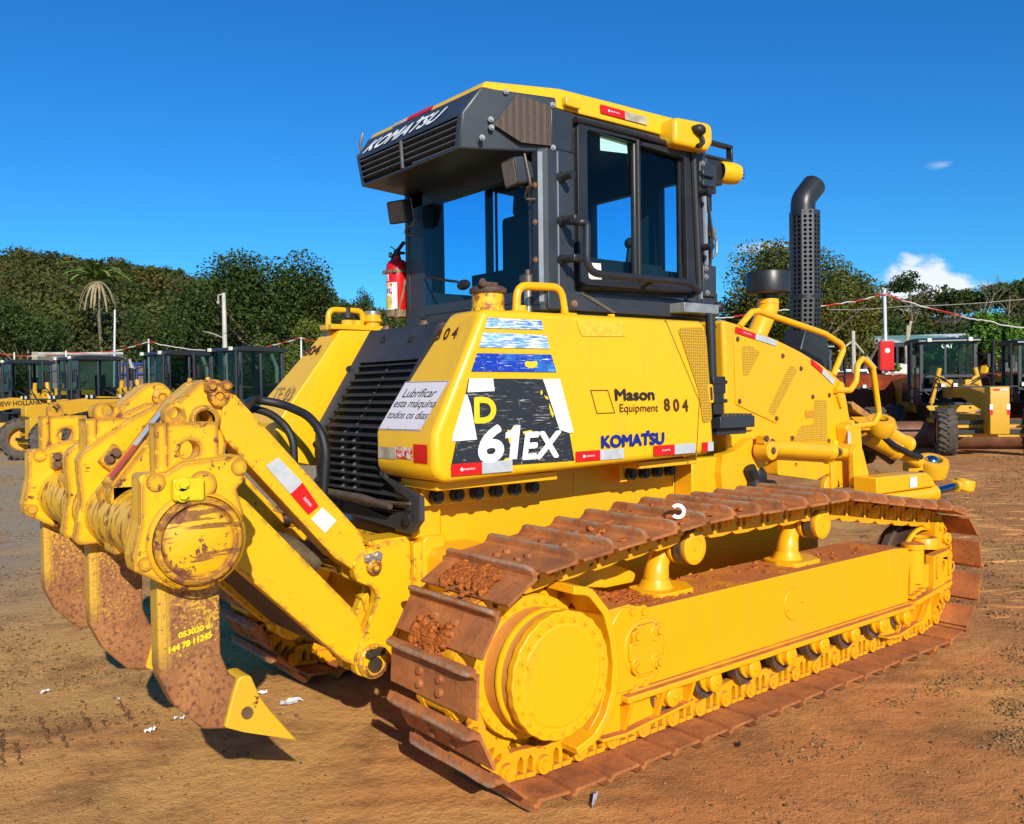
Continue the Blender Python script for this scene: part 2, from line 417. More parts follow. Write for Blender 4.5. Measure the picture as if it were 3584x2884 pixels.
class MB:
    def __init__(s): s.v = []; s.f = []; s.marks = []
    def mark(s): s.marks.append((len(s.v), len(s.f))); return s
    def add(s, vs_, fs):
        o = len(s.v); s.v += [tuple(v) for v in vs_]; s.f += [tuple(i + o for i in f) for f in fs]; return s
    def box(s, c, d, rot=None):
        x, y, z = d[0] / 2, d[1] / 2, d[2] / 2
        vs_ = [Vector((a * x, b * y, e * z)) for a in (-1, 1) for b in (-1, 1) for e in (-1, 1)]
        if rot is not None: vs_ = [rot @ v for v in vs_]
        c = Vector(c)
        return s.add([v + c for v in vs_], [(0, 1, 3, 2), (4, 6, 7, 5), (0, 4, 5, 1), (2, 3, 7, 6), (0, 2, 6, 4), (1, 5, 7, 3)])
    def bb(s, x0, x1, y0, y1, z0, z1): return s.box(((x0 + x1) / 2, (y0 + y1) / 2, (z0 + z1) / 2), (abs(x1 - x0), abs(y1 - y0), abs(z1 - z0)))
    def prism(s, pts, ax, a, b, holes=()):
        fn = AX[ax]; loops = [list(pts)] + [list(h) for h in holes]
        flat = [p for l_ in loops for p in l_]; n_ = len(flat)
        vs_ = [fn(p, a) for p in flat] + [fn(p, b) for p in flat]; fs = []
        if holes:
            tri = tessellate_polygon([[Vector((p[0], p[1], 0)) for p in l_] for l_ in loops])
            for t_ in tri: fs.append(tuple(t_)); fs.append(tuple(i + n_ for i in reversed(t_)))
        else:
            fs.append(tuple(range(n_))); fs.append(tuple(n_ + i for i in reversed(range(n_))))
        o = 0
        for l_ in loops:
            k = len(l_)
            for i in range(k):
                j = (i + 1) % k; fs.append((o + i, o + j, o + j + n_, o + i + n_))
            o += k
        return s.add(vs_, fs)
    def sheet(s, pts): return s.add(pts, [tuple(range(len(pts)))])
    def cyl(s, p0, p1, r0, r1=None, n=24, cap=True):
        p0, p1 = Vector(p0), Vector(p1); d = (p1 - p0).normalized()
        a = d.orthogonal().normalized(); b = d.cross(a); r1 = r0 if r1 is None else r1
        vs_ = [p + a * (r * math.cos(2 * PI * i / n)) + b * (r * math.sin(2 * PI * i / n)) for p, r in ((p0, r0), (p1, r1)) for i in range(n)]
        fs = [(i, (i + 1) % n, n + (i + 1) % n, n + i) for i in range(n)]
        if cap: fs += [tuple(reversed(range(n))), tuple(range(n, 2 * n))]
        return s.add(vs_, fs)
    def lathe(s, prof, p0, axis, n=32, cap=True):
        """prof: list of (radius, distance along axis)"""
        p0 = Vector(p0); d = Vector(axis).normalized(); a = d.orthogonal().normalized(); b = d.cross(a)
        vs_ = []; fs = []; k = len(prof)
        for r, h_ in prof:
            for i in range(n):
                an = 2 * PI * i / n
                vs_.append(p0 + d * h_ + (a * math.cos(an) + b * math.sin(an)) * r)
        for j in range(k - 1):
            for i in range(n):
                fs.append((j * n + i, j * n + (i + 1) % n, (j + 1) * n + (i + 1) % n, (j + 1) * n + i))
        if cap: fs += [tuple(reversed(range(n))), tuple(range((k - 1) * n, k * n))]
        return s.add(vs_, fs)
    def tube(s, pts, r, n=12, cap=True):
        P_ = [Vector(p) for p in pts]; k = len(P_); rs = r if isinstance(r, (list, tuple)) else [r] * k
        vs_ = []; fs = []; prev = None
        for i, p in enumerate(P_):
            tdir = (P_[min(i + 1, k - 1)] - P_[max(i - 1, 0)]).normalized()
            if prev is None: a = tdir.orthogonal().normalized()
            else:
                a = prev - tdir * prev.dot(tdir)
                a = a.normalized() if a.length > 1e-6 else tdir.orthogonal().normalized()
            prev = a; b = tdir.cross(a)
            for q in range(n):
                an = 2 * PI * q / n
                vs_.append(p + (a * math.cos(an) + b * math.sin(an)) * rs[i])
        for i in range(k - 1):
            for q in range(n):
                fs.append((i * n + q, i * n + (q + 1) % n, (i + 1) * n + (q + 1) % n, (i + 1) * n + q))
        if cap: fs += [tuple(reversed(range(n))), tuple(range((k - 1) * n, k * n))]
        return s.add(vs_, fs)
    def ball(s, c, r, n=10, sc=(1, 1, 1), jit=0):
        vs_ = []; fs = []; c = Vector(c); m_ = n // 2 + 1
        for i in range(m_ + 1):
            th = PI * i / m_
            for j in range(n):
                ph = 2 * PI * j / n; q = r * (1 + random.uniform(-jit, jit))
                vs_.append(c + Vector((sc[0] * q * math.sin(th) * math.cos(ph), sc[1] * q * math.sin(th) * math.sin(ph), sc[2] * q * math.cos(th))))
        for i in range(m_):
            for j in range(n): fs.append((i * n + j, i * n + (j + 1) % n, (i + 1) * n + (j + 1) % n, (i + 1) * n + j))
        return s.add(vs_, fs)
    def bolt(s, c, nrm, r=.014, h=.012):
        s.mark(); c = Vector(c); d = Vector(nrm).normalized()
        s.cyl(c - d * .004, c + d * h * .35, r * 1.45, n=14)
        return s.cyl(c, c + d * h, r, r * .93, n=6)
    def xf(s, mat):
        s.v = [tuple(mat @ Vector(v)) for v in s.v]; return s
    def each(s, name, mat, parent=None, bevel=0, **k):
        '''one object for every piece begun with mark()'''
        mk = s.marks + [(len(s.v), len(s.f))]; o = []
        for (v0, f0), (v1, f1) in zip(mk, mk[1:]):
            b = MB(); b.v = s.v[v0:v1]; b.f = [tuple(i - v0 for i in f) for f in s.f[f0:f1]]; o.append(b.build(name, mat, parent, bevel, **k))
        return o
    def build(s, name, mat, parent=None, bevel=0, seg=2, ang=35, origin=False, smooth=True):
        if isinstance(mat, str) and mat.startswith('worn'): bevel *= .5
        me = bpy.data.meshes.new(name)
        bm = bmesh.new()
        bv = [bm.verts.new(v) for v in s.v]
        for f in s.f:
            try: bm.faces.new([bv[i] for i in f])
            except ValueError: pass
        bmesh.ops.remove_doubles(bm, verts=bm.verts, dist=1e-6)
        bmesh.ops.recalc_face_normals(bm, faces=bm.faces)
        loc = Vector((0, 0, 0))
        if origin:
            xs = [v.co for v in bm.verts]
            loc = Vector((sum(v.x for v in xs) / len(xs), sum(v.y for v in xs) / len(xs), min(v.z for v in xs)))
            for v in bm.verts: v.co -= loc
        bm.to_mesh(me); bm.free()
        me.materials.append(M[mat] if isinstance(mat, str) else mat)
        if smooth:
            me.polygons.foreach_set('use_smooth', [True] * len(me.polygons))
            me.set_sharp_from_angle(angle=R(ang))
        o = bpy.data.objects.new(name, me); COL.objects.link(o); o.location = loc
        if parent is not None: o.parent = parent
        if bevel:
            b = o.modifiers.new('bevel', 'BEVEL'); b.width = bevel; b.segments = seg; b.limit_method = 'ANGLE'; b.angle_limit = R(40)
            b.harden_normals = False
        return o

def tag(o, label=None, cat=None, group=None, kind=None):
    if label: o['label'] = label
    if cat: o['category'] = cat
    if group: o['group'] = group
    if kind: o['kind'] = kind
    return o
def empty(name, loc=(0, 0, 0), rz=0):
    o = bpy.data.objects.new(name, None); COL.objects.link(o); o.location = loc; o.rotation_euler = (0, 0, rz)
    o.empty_display_size = .1; return o
def kids(o): return [c for c in bpy.data.objects if c.parent == o]
def copy_tree(o, parent=None):
    c = o.copy(); COL.objects.link(c); c.parent = parent
    for ch in kids(o): copy_tree(ch, c)
    return c
def decal(name, mat, parent, pts, off=.003, nrm=None):
    """thin sticker on a surface: a polygon lifted off it along its normal"""
    P_ = [Vector(p) for p in pts]
    if nrm is None: nrm = (P_[1] - P_[0]).cross(P_[-1] - P_[0])
    nrm = Vector(nrm).normalized()
    if nrm.dot(CAM - P_[0]) < 0: nrm = -nrm
    return MB().sheet([p + nrm * off for p in P_]).build(name, mat, parent, smooth=False)
_tc = {}
def text_mesh(s, bold=0, shear=0, space=1.0):
    k = (s, bold, shear, space)
    if k in _tc: return _tc[k]
    cu = bpy.data.curves.new('lettering', 'FONT'); cu.body = s; cu.offset = bold; cu.shear = shear; cu.resolution_u = 4
    cu.space_character = space
    ob = bpy.data.objects.new('lettering', cu); COL.objects.link(ob)
    dg = bpy.context.evaluated_depsgraph_get()
    me = bpy.data.meshes.new_from_object(ob.evaluated_get(dg))
    vs_ = [v.co.copy() for v in me.vertices]; fs = [tuple(p.vertices) for p in me.polygons]
    bpy.data.objects.remove(ob); bpy.data.curves.remove(cu); bpy.data.meshes.remove(me)
    _tc[k] = (vs_, fs); return _tc[k]
def text(s, mat, parent, bl, br, tl, bold=.0, shear=0, off=.005, name='lettering', space=1.0, fat=0):
    vs_, fs = text_mesh(s, bold, shear, space)
    x0, x1 = min(v.x for v in vs_), max(v.x for v in vs_); y0, y1 = min(v.y for v in vs_), max(v.y for v in vs_)
    bl, br, tl = Vector(bl), Vector(br), Vector(tl); ex, ey = br - bl, tl - bl
    nrm = ex.cross(ey).normalized()
    q = [bl + ex * ((v.x - x0) / (x1 - x0)) + ey * ((v.y - y0) / (y1 - y0)) + nrm * off for v in vs_]
    b_ = MB().add(q, fs)
    if fat:
        for i, (dx, dy) in enumerate(((1, 0), (-1, 0), (0, 1), (0, -1), (.7, .7), (-.7, -.7), (.7, -.7), (-.7, .7))):
            d = ex.normalized() * fat * dx + ey.normalized() * fat * dy - nrm * .00012 * (i + 1)
            b_.add([p + d for p in q], fs)
    return b_.build(name, mat, parent, smooth=False)
# ================================================================== BULLDOZER
DZ = empty("bulldozer", (0, 0, 0))
tag(DZ, "large yellow crawler bulldozer with rear ripper and black cab filling the foreground", "bulldozer")

# ---------------------------------------------------------------- tracks
def track_path():
    p = []
    S, rs = (.152, .482), .386
    I, ri = (3.27, .442), .348
    p += [(S[0] + rs * math.cos(R(a)), S[1] + rs * math.sin(R(a))) for a in range(98, 236, 4)]
    p += [(.005, .100), (.12, .094), (.36, .094)]
    p += [(I[0] + ri * math.cos(R(a)), I[1] + ri * math.sin(R(a))) for a in range(-90, 97, 4)]
    p += [(2.75, .858), (2.42, .908), (2.16, .949), (1.62, .946), (1.08, .953), (.60, .911)]
    return [Vector(q) for q in p]
TP = track_path()
def resample(P_, start_x):
    n_ = len(P_); i0 = next(i for i in range(n_) if abs(P_[i].y - .094) < 1e-6 and P_[i].x > .3)
    # start at the flat bottom run, at x = start_x
    Q = [Vector((start_x, .094))] + P_[i0 + 1:] + P_[:i0 + 1]
    Q = Q + [Q[0]]
    Ls = [(Q[i + 1] - Q[i]).length for i in range(len(Q) - 1)]; tot = sum(Ls)
    N_ = round(tot / .19); st = tot / N_; out_ = []
    for k in range(N_):
        d = k * st; i = 0
        while d > Ls[i]: d -= Ls[i]; i += 1
        out_.append(Q[i].lerp(Q[i + 1], d / Ls[i]))
    return out_
PINS = resample(TP, .56)

def shoe_mesh():
    b = MB()
    ys = [-.286, -.272, -.255, -.2, -.1, 0, .1, .2, .255, .272, .286]
    rnd = random.Random(3)
    secs = []
    for y in ys:
        e = abs(y)
        top = .094 if e < .26 else (.087 if e < .28 else .068)
        top += rnd.uniform(-.002, .002)
        lean = .004
        secs.append([(.010, .054), (-.008, .0545), (-.008, .058), (.002, top - .002), (.006, top), (.014, top), (.0185, top - .004), (.024, .062), (.034, .0525), (.08, .051), (.135, .051), (.171, .0505), (.173, .045), (.171, .039), (.130, .039), (.05, .039), (.011, .039)])
    k = len(secs[0])
    vs_ = [(s, y, h) for y, sec in zip(ys, secs) for s, h in sec]; fs = []
    for i in range(len(ys) - 1):
        for j in range(k):
            fs.append((i * k + j, i * k + (j + 1) % k, (i + 1) * k + (j + 1) % k, (i + 1) * k + j))
    fs += [tuple(range(k)), tuple(reversed(range((len(ys) - 1) * k, len(ys) * k)))]
    b.add(vs_, fs)
    for s in (.078, .128):
        for y in (-.068, .068):
            b.cyl((s, y, .049), (s, y, .066), .017, .015, n=8)
    return b
def link_mesh():
    b = MB()
    for sg in (-1, 1):
        outl = fillet([(-.048, -.040), (-.005, -.068), (.05, -.076), (.140, -.076), (.170, -.062), (.160, .030), (.15, .0385), (.035, .0385), (-.02, .034), (-.048, .005)], .014, 3)
        holes = [fillet([(.058, -.030), (.073, -.052), (.088, -.030), (.088, .018), (.058, .018)], .006, 2), fillet([(.106, -.030), (.121, -.052), (.136, -.030), (.136, .018), (.106, .018)], .006, 2)]
        b.prism(outl, 'y', sg * .070, sg * .104, holes)
        b.prism(fillet([(.135, -.07), (.175, -.05), (.192, -.02), (.192, .02), (.165, .034), (.135, .034)], .012, 2), 'y', sg * .045, sg * .072)
        b.cyl((0, sg * .09, -.002), (0, sg * .122, -.002), .039, .036, n=18)
        b.cyl((0, sg * .121, -.002), (0, sg * .128, -.002), .019, n=12)
        b.cyl((0, sg * .127, -.002), (0, sg * .130, -.002), .008, n=8)
        b.bb(.050, .090, sg * .075, sg * .114, .016, .034)
        b.bb(.100, .142, sg * .075, sg * .114, .016, .034)
    b.cyl((0, -.08, 0), (0, .08, 0), .034, n=14)
    return b
shoe0 = shoe_mesh().build('track_shoe', 'shoe', None, ang=24)
link0 = link_mesh().build('track_link', 'link_yellow', None)
def put_track(yc, first):
    n_ = len(PINS)
    for i in range(n_):
        p, q = PINS[i], PINS[(i + 1) % n_]
        t_ = (q - p).normalized(); nn_ = Vector((t_.y, -t_.x))
        X = Vector((t_.x, 0, t_.y)); Z = Vector((nn_.x, 0, nn_.y)); Y = Z.cross(X)
        mt = Matrix((X, Y, Z)).transposed().to_4x4(); mt.translation = (p.x, yc, p.y)
        for src in (shoe0, link0):
            o = src if (first and i == 0) else src.copy()
            if o is not src: COL.objects.link(o)
            o.parent = DZ; o.matrix_local = mt
put_track(-.953, True)
put_track(.953, False)

# dried mud caked on the right track
mud = MB()
def clod(c, r, sc=(1, 1, .55)):
    mud.ball(c, r, 7, sc, .32)
rm = random.Random(11)
for k in range(46):                                   # clods on the upper run
    x = rm.uniform(.1, 1.75); zt = .905 + .047 + (x - .15) * .05 if x < .8 else .998
    zt = np.interp(x, [.1, .6, 1.08, 2.1], [.862, .966, 1.006, 1.0])
    for q in range(rm.randint(1, 3)):
        clod((x + rm.uniform(-.05, .05), rm.uniform(-1.18, -.72), zt + .004), rm.uniform(.008, .026))
def patch(ang, r0, y0, y1, n_, spread):               # slabs of mud stuck to the shoes round the sprocket
    for k in range(n_):
        a = R(ang + rm.gauss(0, spread)); y = rm.uniform(y0, y1)
        c = (.152 + r0 * math.cos(a), y, .482 + r0 * math.sin(a))
        mud.ball(c, rm.uniform(.005, .020), 7, (.75, 1.2, .75), .28)
patch(121, .441, -1.08, -.80, 420, 4.2)
patch(157, .441, -1.02, -.80, 200, 3.6)
tag(mud.build('dried_mud', 'mud', None), "dried red-brown mud clods stuck to the right-hand track", "mud", kind='stuff')

# sprocket / final drive (right side, and a plain mirrored one on the left)
def sprocket(sg):
    y = lambda v: sg * v
    b = MB(); c = (.148, 0, .486)
    tooth = []
    for i in range(22):
        for da, r in ((0, .30), (.35, .355), (.55, .355), (.9, .30)):
            a = 2 * PI * (i + da) / 22; tooth.append((c[0] + r * math.cos(a), c[2] + r * math.sin(a)))
    b.prism(tooth, 'y', y(.92), y(.97))
    sp = b.build('sprocket', 'yellow', DZ)
    b = MB(); b.lathe([(.2, .98), (.280, 1.0), (.284, 1.005), (.284, 1.028), (.280, 1.034), (.230, 1.034)], (c[0], 0, c[2]), (0, sg, 0), 64)
    fl = b.build('sprocket_flange', 'yellow', sp)
    b = MB(); b.lathe([(.236, 1.03), (.236, 1.10)], (c[0], 0, c[2]), (0, sg, 0), 64, False)
    b.lathe([(.234, 1.120), (.234, 1.166)], (c[0] + .014, 0, c[2]), (0, sg, 0), 64, False)
    b.build('drum', 'dusty', sp)
    b = MB(); b.lathe([(.225, 1.098), (.243, 1.100), (.246, 1.105), (.246, 1.115), (.243, 1.120), (.225, 1.122)], (c[0] + .010, 0, c[2]), (0, sg, 0), 64)
    b.build('seal_ring', 'yellow', sp)
    # scalloped cover with its bolts
    out_ = []
    nb = 22
    for i in range(nb * 8):
        a = 2 * PI * i / (nb * 8); ph = (i % 8) / 8
        out_.append((c[0] + .018 + (.246 + .002 * math.cos(2 * PI * ph)) * math.cos(a), c[2] + (.246 + .002 * math.cos(2 * PI * ph)) * math.sin(a)))
    b = MB(); b.prism(out_, 'y', y(1.163), y(1.2))
    b.lathe([(.20, 1.199), (.196, 1.203), (.0, 1.203)], (c[0] + .018, 0, c[2]), (0, sg, 0), 48, False)
    b.build('hub_cover', 'yellow', sp, .007, 3)
    if sg < 0:
        b = MB(); b.bolt((0, 0, 0), (0, -1, 0), .0115, .012)
        b.cyl((0, .004, 0), (0, -.0015, 0), .021, n=18)
        b0 = b.build('bolt', 'yellow', sp)
        spots = [(1.2, .218, 2 * PI * (i + .5) / 22) for i in range(22)] + [(1.2, .185, R(a)) for a in (158, 214)]
        spots += [(1.034, .262, 2 * PI * i / 30) for i in range(30)]
        for i, (yy, r, a) in enumerate(spots):
            o = b0 if i == 0 else b0.copy()
            if i: COL.objects.link(o); o.parent = sp
            o.location = (c[0] + (.018 if yy > 1.1 else 0) + r * math.cos(a), -yy, c[2] + r * math.sin(a))
sprocket(-1); sprocket(1)

def rect_frame(sg):
    y = lambda v: sg * v
    b = MB()
    prof = [(.44, .655), (.50, .668), (.62, .672), (.70, .640), (2.80, .640), (2.96, .625), (3.0, .58), (2.97, .45), (2.96, .285), (.60, .275), (.53, .25), (.49, .19), (.43, .145), (.33, .135), (.30, .16), (.37, .19), (.435, .26), (.475, .36), (.485, .46), (.475, .56)]
    b.prism(fillet(prof, [0, .02, .03, .02, .05, .03, .02, .03, .02, .02, .03, .03, .02, .02, .01, .03, .04, .04, .04, .03], 4), 'y', y(.80), y(1.12))
    fr = b.build('track_frame', 'frame_yellow', DZ, .022, 4)
    if sg > 0: return
    # curved guard around the sprocket
    b = MB()
    mid = fillet([(.27, .79), (.36, .77), (.45, .67), (.485, .56), (.50, .45), (.49, .34), (.45, .245), (.38, .175), (.28, .145)], .08, 4, False)
    op, ip = [], []
    for i, p in enumerate(mid):
        t_ = (mid[min(i + 1, len(mid) - 1)] - mid[max(i - 1, 0)]).normalized(); nn_ = Vector((-t_.y, t_.x)) * .017
        op.append(p + nn_); ip.append(p - nn_)
    b.prism([tuple(p) for p in op] + [tuple(p) for p in reversed(ip)], 'y', -.98, -1.155)
    b.build('sprocket_guard', 'yellow', fr, .004)
    # bottom flange and welded lip
    b = MB(); b.bb(.56, 2.97, -1.05, -1.165, .272, .300); b.bb(.60, 2.95, -1.118, -1.14, .300, .312)
    b.build('flange', 'frame_yellow', fr, .006)
    # pivot cover
    b = MB(); cx, cz = .695, .475
    b.lathe([(.128, 1.118), (.128, 1.128), (.122, 1.134), (.0, 1.134)], (cx, 0, cz), (0, -1, 0), 40, False)
    for q in range(4):
        a = R(45 + 90 * q)
        b.prism(circ(cx + .082 * math.cos(a), cz + .082 * math.sin(a), .036, 16), 'y', -1.13, -1.15)
    pl = [(cx + .055, cz + .105), (cx - .055, cz + .105), (cx - .055, cz + .06), (cx - .075, cz + .04), (cx - .105, cz + .04), (cx - .105, cz - .04), (cx - .075, cz - .04), (cx - .055, cz - .06), (cx - .055, cz - .105), (cx + .055, cz - .105), (cx + .055, cz - .06), (cx + .075, cz - .04), (cx + .105, cz - .04), (cx + .105, cz + .04), (cx + .075, cz + .04), (cx + .055, cz + .06)]
    b.prism(fillet(pl, .012, 2), 'y', -1.13, -1.146)
    b.build('pivot_cover', 'frame_yellow', fr, .005, 3)
    b = MB()
    for dx, dz in ((-.068, .068), (.068, .068), (-.068, -.068), (.068, -.068)): b.bolt((cx + dx, -1.148, cz + dz), (0, -1, 0), .019, .018)
    for dx, dz in ((-.07, .165), (-.0, .155), (-.06, -.165), (.0, -.155)): b.bolt((cx + dx, -1.12, cz + dz), (0, -1, 0), .019, .016)
    b.each('bolt', 'frame_yellow', fr)
    # round inspection plate
    b = MB(); b.lathe([(.082, 1.119), (.082, 1.124), (.078, 1.127), (0, 1.127)], (1.80, 0, .485), (0, -1, 0), 40, False)
    b.bolt((1.745, -1.127, .468), (0, -1, 0), .010, .01); b.bolt((1.87, -1.127, .49), (0, -1, 0), .010, .01)
    b.build('inspection_plate', 'frame_yellow', fr, .002)
    # weld seams and pads
    b = MB()
    for x in (.86, 2.74): b.bb(x, x + .006, -1.119, -1.1225, .31, .62)
    b.bb(1.62, 1.74, -1.119, -1.123, .315, .385); b.bb(1.95, 2.06, -1.119, -1.123, .38, .47)
    b.build('weld_pads', 'frame_yellow', fr, .002)
    # heavy rear end casting round the pivot, set proud of the box section
    b = MB(); b.prism(fillet([(.50, .60), (.56, .668), (.70, .655), (.80, .56), (.83, .46), (.80, .36), (.74, .31), (.52, .31), (.505, .42)], .03, 3), 'y', -1.11, -1.128)
    b.build('end_casting', 'frame_yellow', fr, .006)
    # lower guards with ribs
    def guard(x0, x1, name):
        b_ = MB(); b_.prism([(x0, .275), (x1, .275), (x1 - .03, .16), (x0 + .08, .118), (x0 - .05, .128)], 'y', -1.06, -1.085)
        b_.prism([(x0 - .05, .128), (x0 + .08, .118), (x1 - .03, .16), (x1 - .03, .175), (x0 + .08, .135), (x0 - .05, .143)], 'y', -1.06, -1.125)
        k = 3
        for i in range(k):
            xx = x0 + .10 + (x1 - x0 - .16) * i / (k - 1)
            b_.prism([(-1.084, .274), (-1.155, .274), (-1.105, .135), (-1.084, .135)], 'x', xx - .009, xx + .009)
        return b_.build(name, 'frame_yellow', fr, .004)
    guard(.50, 1.06, 'rear_guard')
    guard(2.78, 3.16, 'front_guard')
    # track rollers
    b = MB(); b.lathe([(.05, -.14), (.085, -.14), (.085, -.09), (.07, -.085), (.07, .085), (.085, .09), (.085, .14), (.05, .14)], (0, 0, 0), (0, 1, 0), 28)
    ro0 = b.build('track_roller', 'roller_steel', fr)
    b = MB(); b.lathe([(.045, -.16), (.045, -.195), (.03, -.20), (.0, -.20)], (0, 0, 0), (0, 1, 0), 20, False)
    b.prism(fillet([(-.085, .075), (.085, .075), (.085, .03), (.06, -.02), (.03, -.045), (-.03, -.045), (-.06, -.02), (-.085, .03)], .01, 2), 'y', -.145, -.165)
    for dx in (-.065, .065): b.bolt((dx, -.165, .045), (0, -1, 0), .013, .014)
    b.cyl((0, -.2, 0), (0, -.206, 0), .012, n=10)
    cp0 = b.build('bearing_cap', 'frame_yellow', ro0, .003)
    for i, x in enumerate((.86, 1.15, 1.445, 1.745, 2.04, 2.34, 2.635, 2.90)):
        o = ro0 if i == 0 else ro0.copy()
        if i:
            COL.objects.link(o); o.parent = fr
            q = cp0.copy(); COL.objects.link(q); q.parent = o
        o.location = (x, -.955, .232)
rect_frame(-1); rect_frame(1)

# carrier rollers with their brackets
for k, x in enumerate((1.085, 2.125)):
    b = MB(); z = .848
    b.lathe([(.052, .86), (.052, 1.015), (.078, 1.02), (.078, 1.062), (.066, 1.066)], (x, 0, z), (0, -1, 0), 32)
    cr = b.build('carrier_roller', 'roller_steel', DZ)
    b = MB(); b.lathe([(.072, 1.060), (.076, 1.075), (.076, 1.088), (.070, 1.092), (.046, 1.092), (.044, 1.089), (.0, 1.089)], (x, 0, z), (0, -1, 0), 36, False)
    b.cyl((x, -1.089, z), (x, -1.094, z), .012, n=12)
    b.lathe([(.080, .985), (.080, 1.0)], (x, 0, z), (0, -1, 0), 32)
    b.build('roller_cap', 'yellow', cr)
    b = MB()
    b.tube(fillet([(x - .07, -.93, .63), (x - .075, -.93, .74), (x - .045, -.93, z)], .08, 5, False), [.062] + [.05] * 5 + [.045] * 2, 16) if False else None
    pts = fillet([(x - .10, -.93, .63), (x - .085, -.93, .75), (x - .02, -.92, z)], .12, 5, False)
    b.tube(pts, [.06 - .012 * i / (len(pts) - 1) for i in range(len(pts))], 16)
    b.cyl((x, -.83, z), (x, -.98, z), .052, n=20)
    b.prism(fillet([(x - .19, -.84), (x + .06, -.84), (x + .10, -.95), (x + .02, -1.06), (x - .20, -1.06), (x - .22, -.95)], .03, 3), 'z', .636, .660)
    b.lathe([(.085, .655), (.07, .68), (.062, .70)], (x - .095, -.93, 0), (0, 0, 1), 20, False)
    b.build('roller_bracket', 'yellow', cr, .004)
# loose soil lying on the track frame
rs_ = random.Random(5); so_ = MB()
for k in range(420):
    x = abs(rs_.gauss(0, .22)) + .60 if k < 330 else rs_.uniform(.9, 2.8)
    y = rs_.uniform(-1.08, -.83); z = .675 if x < .68 else .642
    so_.ball((x, y, z), rs_.uniform(.004, .016), 6, (1, 1, .7), .35)
tag(so_.build('loose_soil', 'mud', None), "loose crumbs of reddish soil lying along the top of the yellow track frame", "soil", kind='stuff')

# idler
b = MB(); ic = (3.285, 0, .44)
b.lathe([(.20, .86), (.262, .86), (.262, .90), (.285, .905), (.285, .945), (.262, .95), (.262, 1.02), (.268, 1.03), (.268, 1.045), (.250, 1.05), (.246, 1.03), (.235, .96), (.08, .95)], (ic[0], 0, ic[2]), (0, -1, 0), 56, False)
idl = b.build('idler', 'roller_steel', DZ)
b = MB(); b.lathe([(.266, 1.028), (.270, 1.034), (.270, 1.047), (.250, 1.052), (.246, 1.03), (.236, .965), (.07, .955)], (ic[0], 0, ic[2]), (0, -1, 0), 56, False)
b.build('idler_rim', 'yellow', idl)
b = MB()
b.bb(3.10, 3.44, -1.055, -1.12, .36, .50); b.bb(3.0, 3.14, -.99, -1.115, .30, .60)
b.lathe([(.062, .40), (.062, .60), (.068, .602), (.068, .63), (.055, .636)], (3.10, -1.08, 0), (0, 0, 1), 24)
b.lathe([(.085, .585), (.085, .64), (.078, .65), (.055, .65), (.055, .63)], (3.27, -1.06, 0), (0, 0, 1), 28)
b.prism(fillet([(3.21, .335), (3.44, .385), (3.45, .50), (3.42, .565), (3.215, .55)], .015, 3), 'y', -1.10, -1.15, [circ(3.34, .475, .021, 14, ry=.032)])
for x in (3.25, 3.40): b.prism(fillet([(x - .014, .41), (x + .014, .41), (x + .014, .54), (x - .014, .54)], .01, 2), 'y', -1.148, -1.164)
b.prism(fillet([(2.96, .30), (3.40, .345), (3.44, .385), (3.42, .30), (3.33, .17), (3.22, .12), (3.02, .13), (2.98, .2)], .02, 3), 'y', -1.05, -1.09)
b.prism([(2.95, .29), (3.42, .35), (3.42, .375), (2.95, .315)], 'y', -1.06, -1.165)
for x in (3.06, 3.19, 3.31): b.prism([(-1.088, .30), (-1.15, .31), (-1.10, .17), (-1.088, .17)], 'x', x - .008, x + .008)
for q in range(3): b.box((2.99 + .055 * q, -1.10, .335 + .012 * q), (.05, .09, .02))
b.bb(3.36, 3.47, -.98, -1.09, .56, .73)
b.lathe([(.035, 1.06), (.035, 1.11), (.018, 1.114), (.018, 1.124)], (3.475, 0, .625), (0, -1, 0), 20)
b.lathe([(.026, 1.06), (.026, 1.10)], (3.43, 0, .70), (0, -1, 0), 18)
b.bb(3.40, 3.465, -1.0, -1.12, .43, .56)
b.build('idler_yoke', 'frame_yellow', idl, .006, 3)
b = MB(); b.bolt((3.475, -1.12, .455), (0, -1, 0), .022, .02); b.bolt((3.45, -1.122, .525), (0, -1, 0), .015, .018)
b.each('bolt', 'bolt', idl)
# left idler, seen only through the gap under the tanks
b = MB(); b.lathe([(.08, .86), (.27, .86), (.27, 1.04), (.08, 1.04)], (ic[0], 0, ic[2]), (0, 1, 0), 40)
b.build('idler', 'yellow', DZ)

# ---------------------------------------------------------------- hull
b = MB()
b.prism(fillet([(.12, .36), (.12, 1.20), (2.0, 1.20), (2.20, 1.27), (2.34, 1.27), (2.40, 1.17), (2.26, 1.03), (2.25, .80), (3.2, .80), (3.2, .36)], .015, 2), 'y', -.385, .385)
hull = b.build('hull', 'yellow', DZ, .012, 3)
b = MB()
b.mark().bb(-.04, .63, -.380, -.66, 1.165, 1.203).bb(-.02, .62, -.50, -.515, 1.085, 1.168); b.mark().bb(1.18, 1.62, -.380, -.66, 1.178, 1.213).bb(1.19, 1.6, -.50, -.515, 1.10, 1.18)
b.each('tank_bracket', 'yellow', hull, .004)
b = MB()
for x, z in [(.045 + .108 * i, 1.125) for i in range(6)] + [(1.25 + .10 * i, 1.14) for i in range(4)]:
    b.mark().cyl((x, -.516, z), (x, -.548, z), .031, n=18).cyl((x, -.547, z), (x, -.556, z), .022, n=6)
b.each('bolt', 'bolt_black', hull)
b = MB()
for x in (.98, 1.74): b.mark().bb(x, x + .01, -.380, -.391, .62, 1.15)
b.each('hull_seam', 'yellow', hull, .003)
b = MB(); b.prism(fillet([(.02, .90), (.30, .90), (.45, .70), (.45, .52), (.02, .52)], .06, 4), 'y', -.387, -.80)
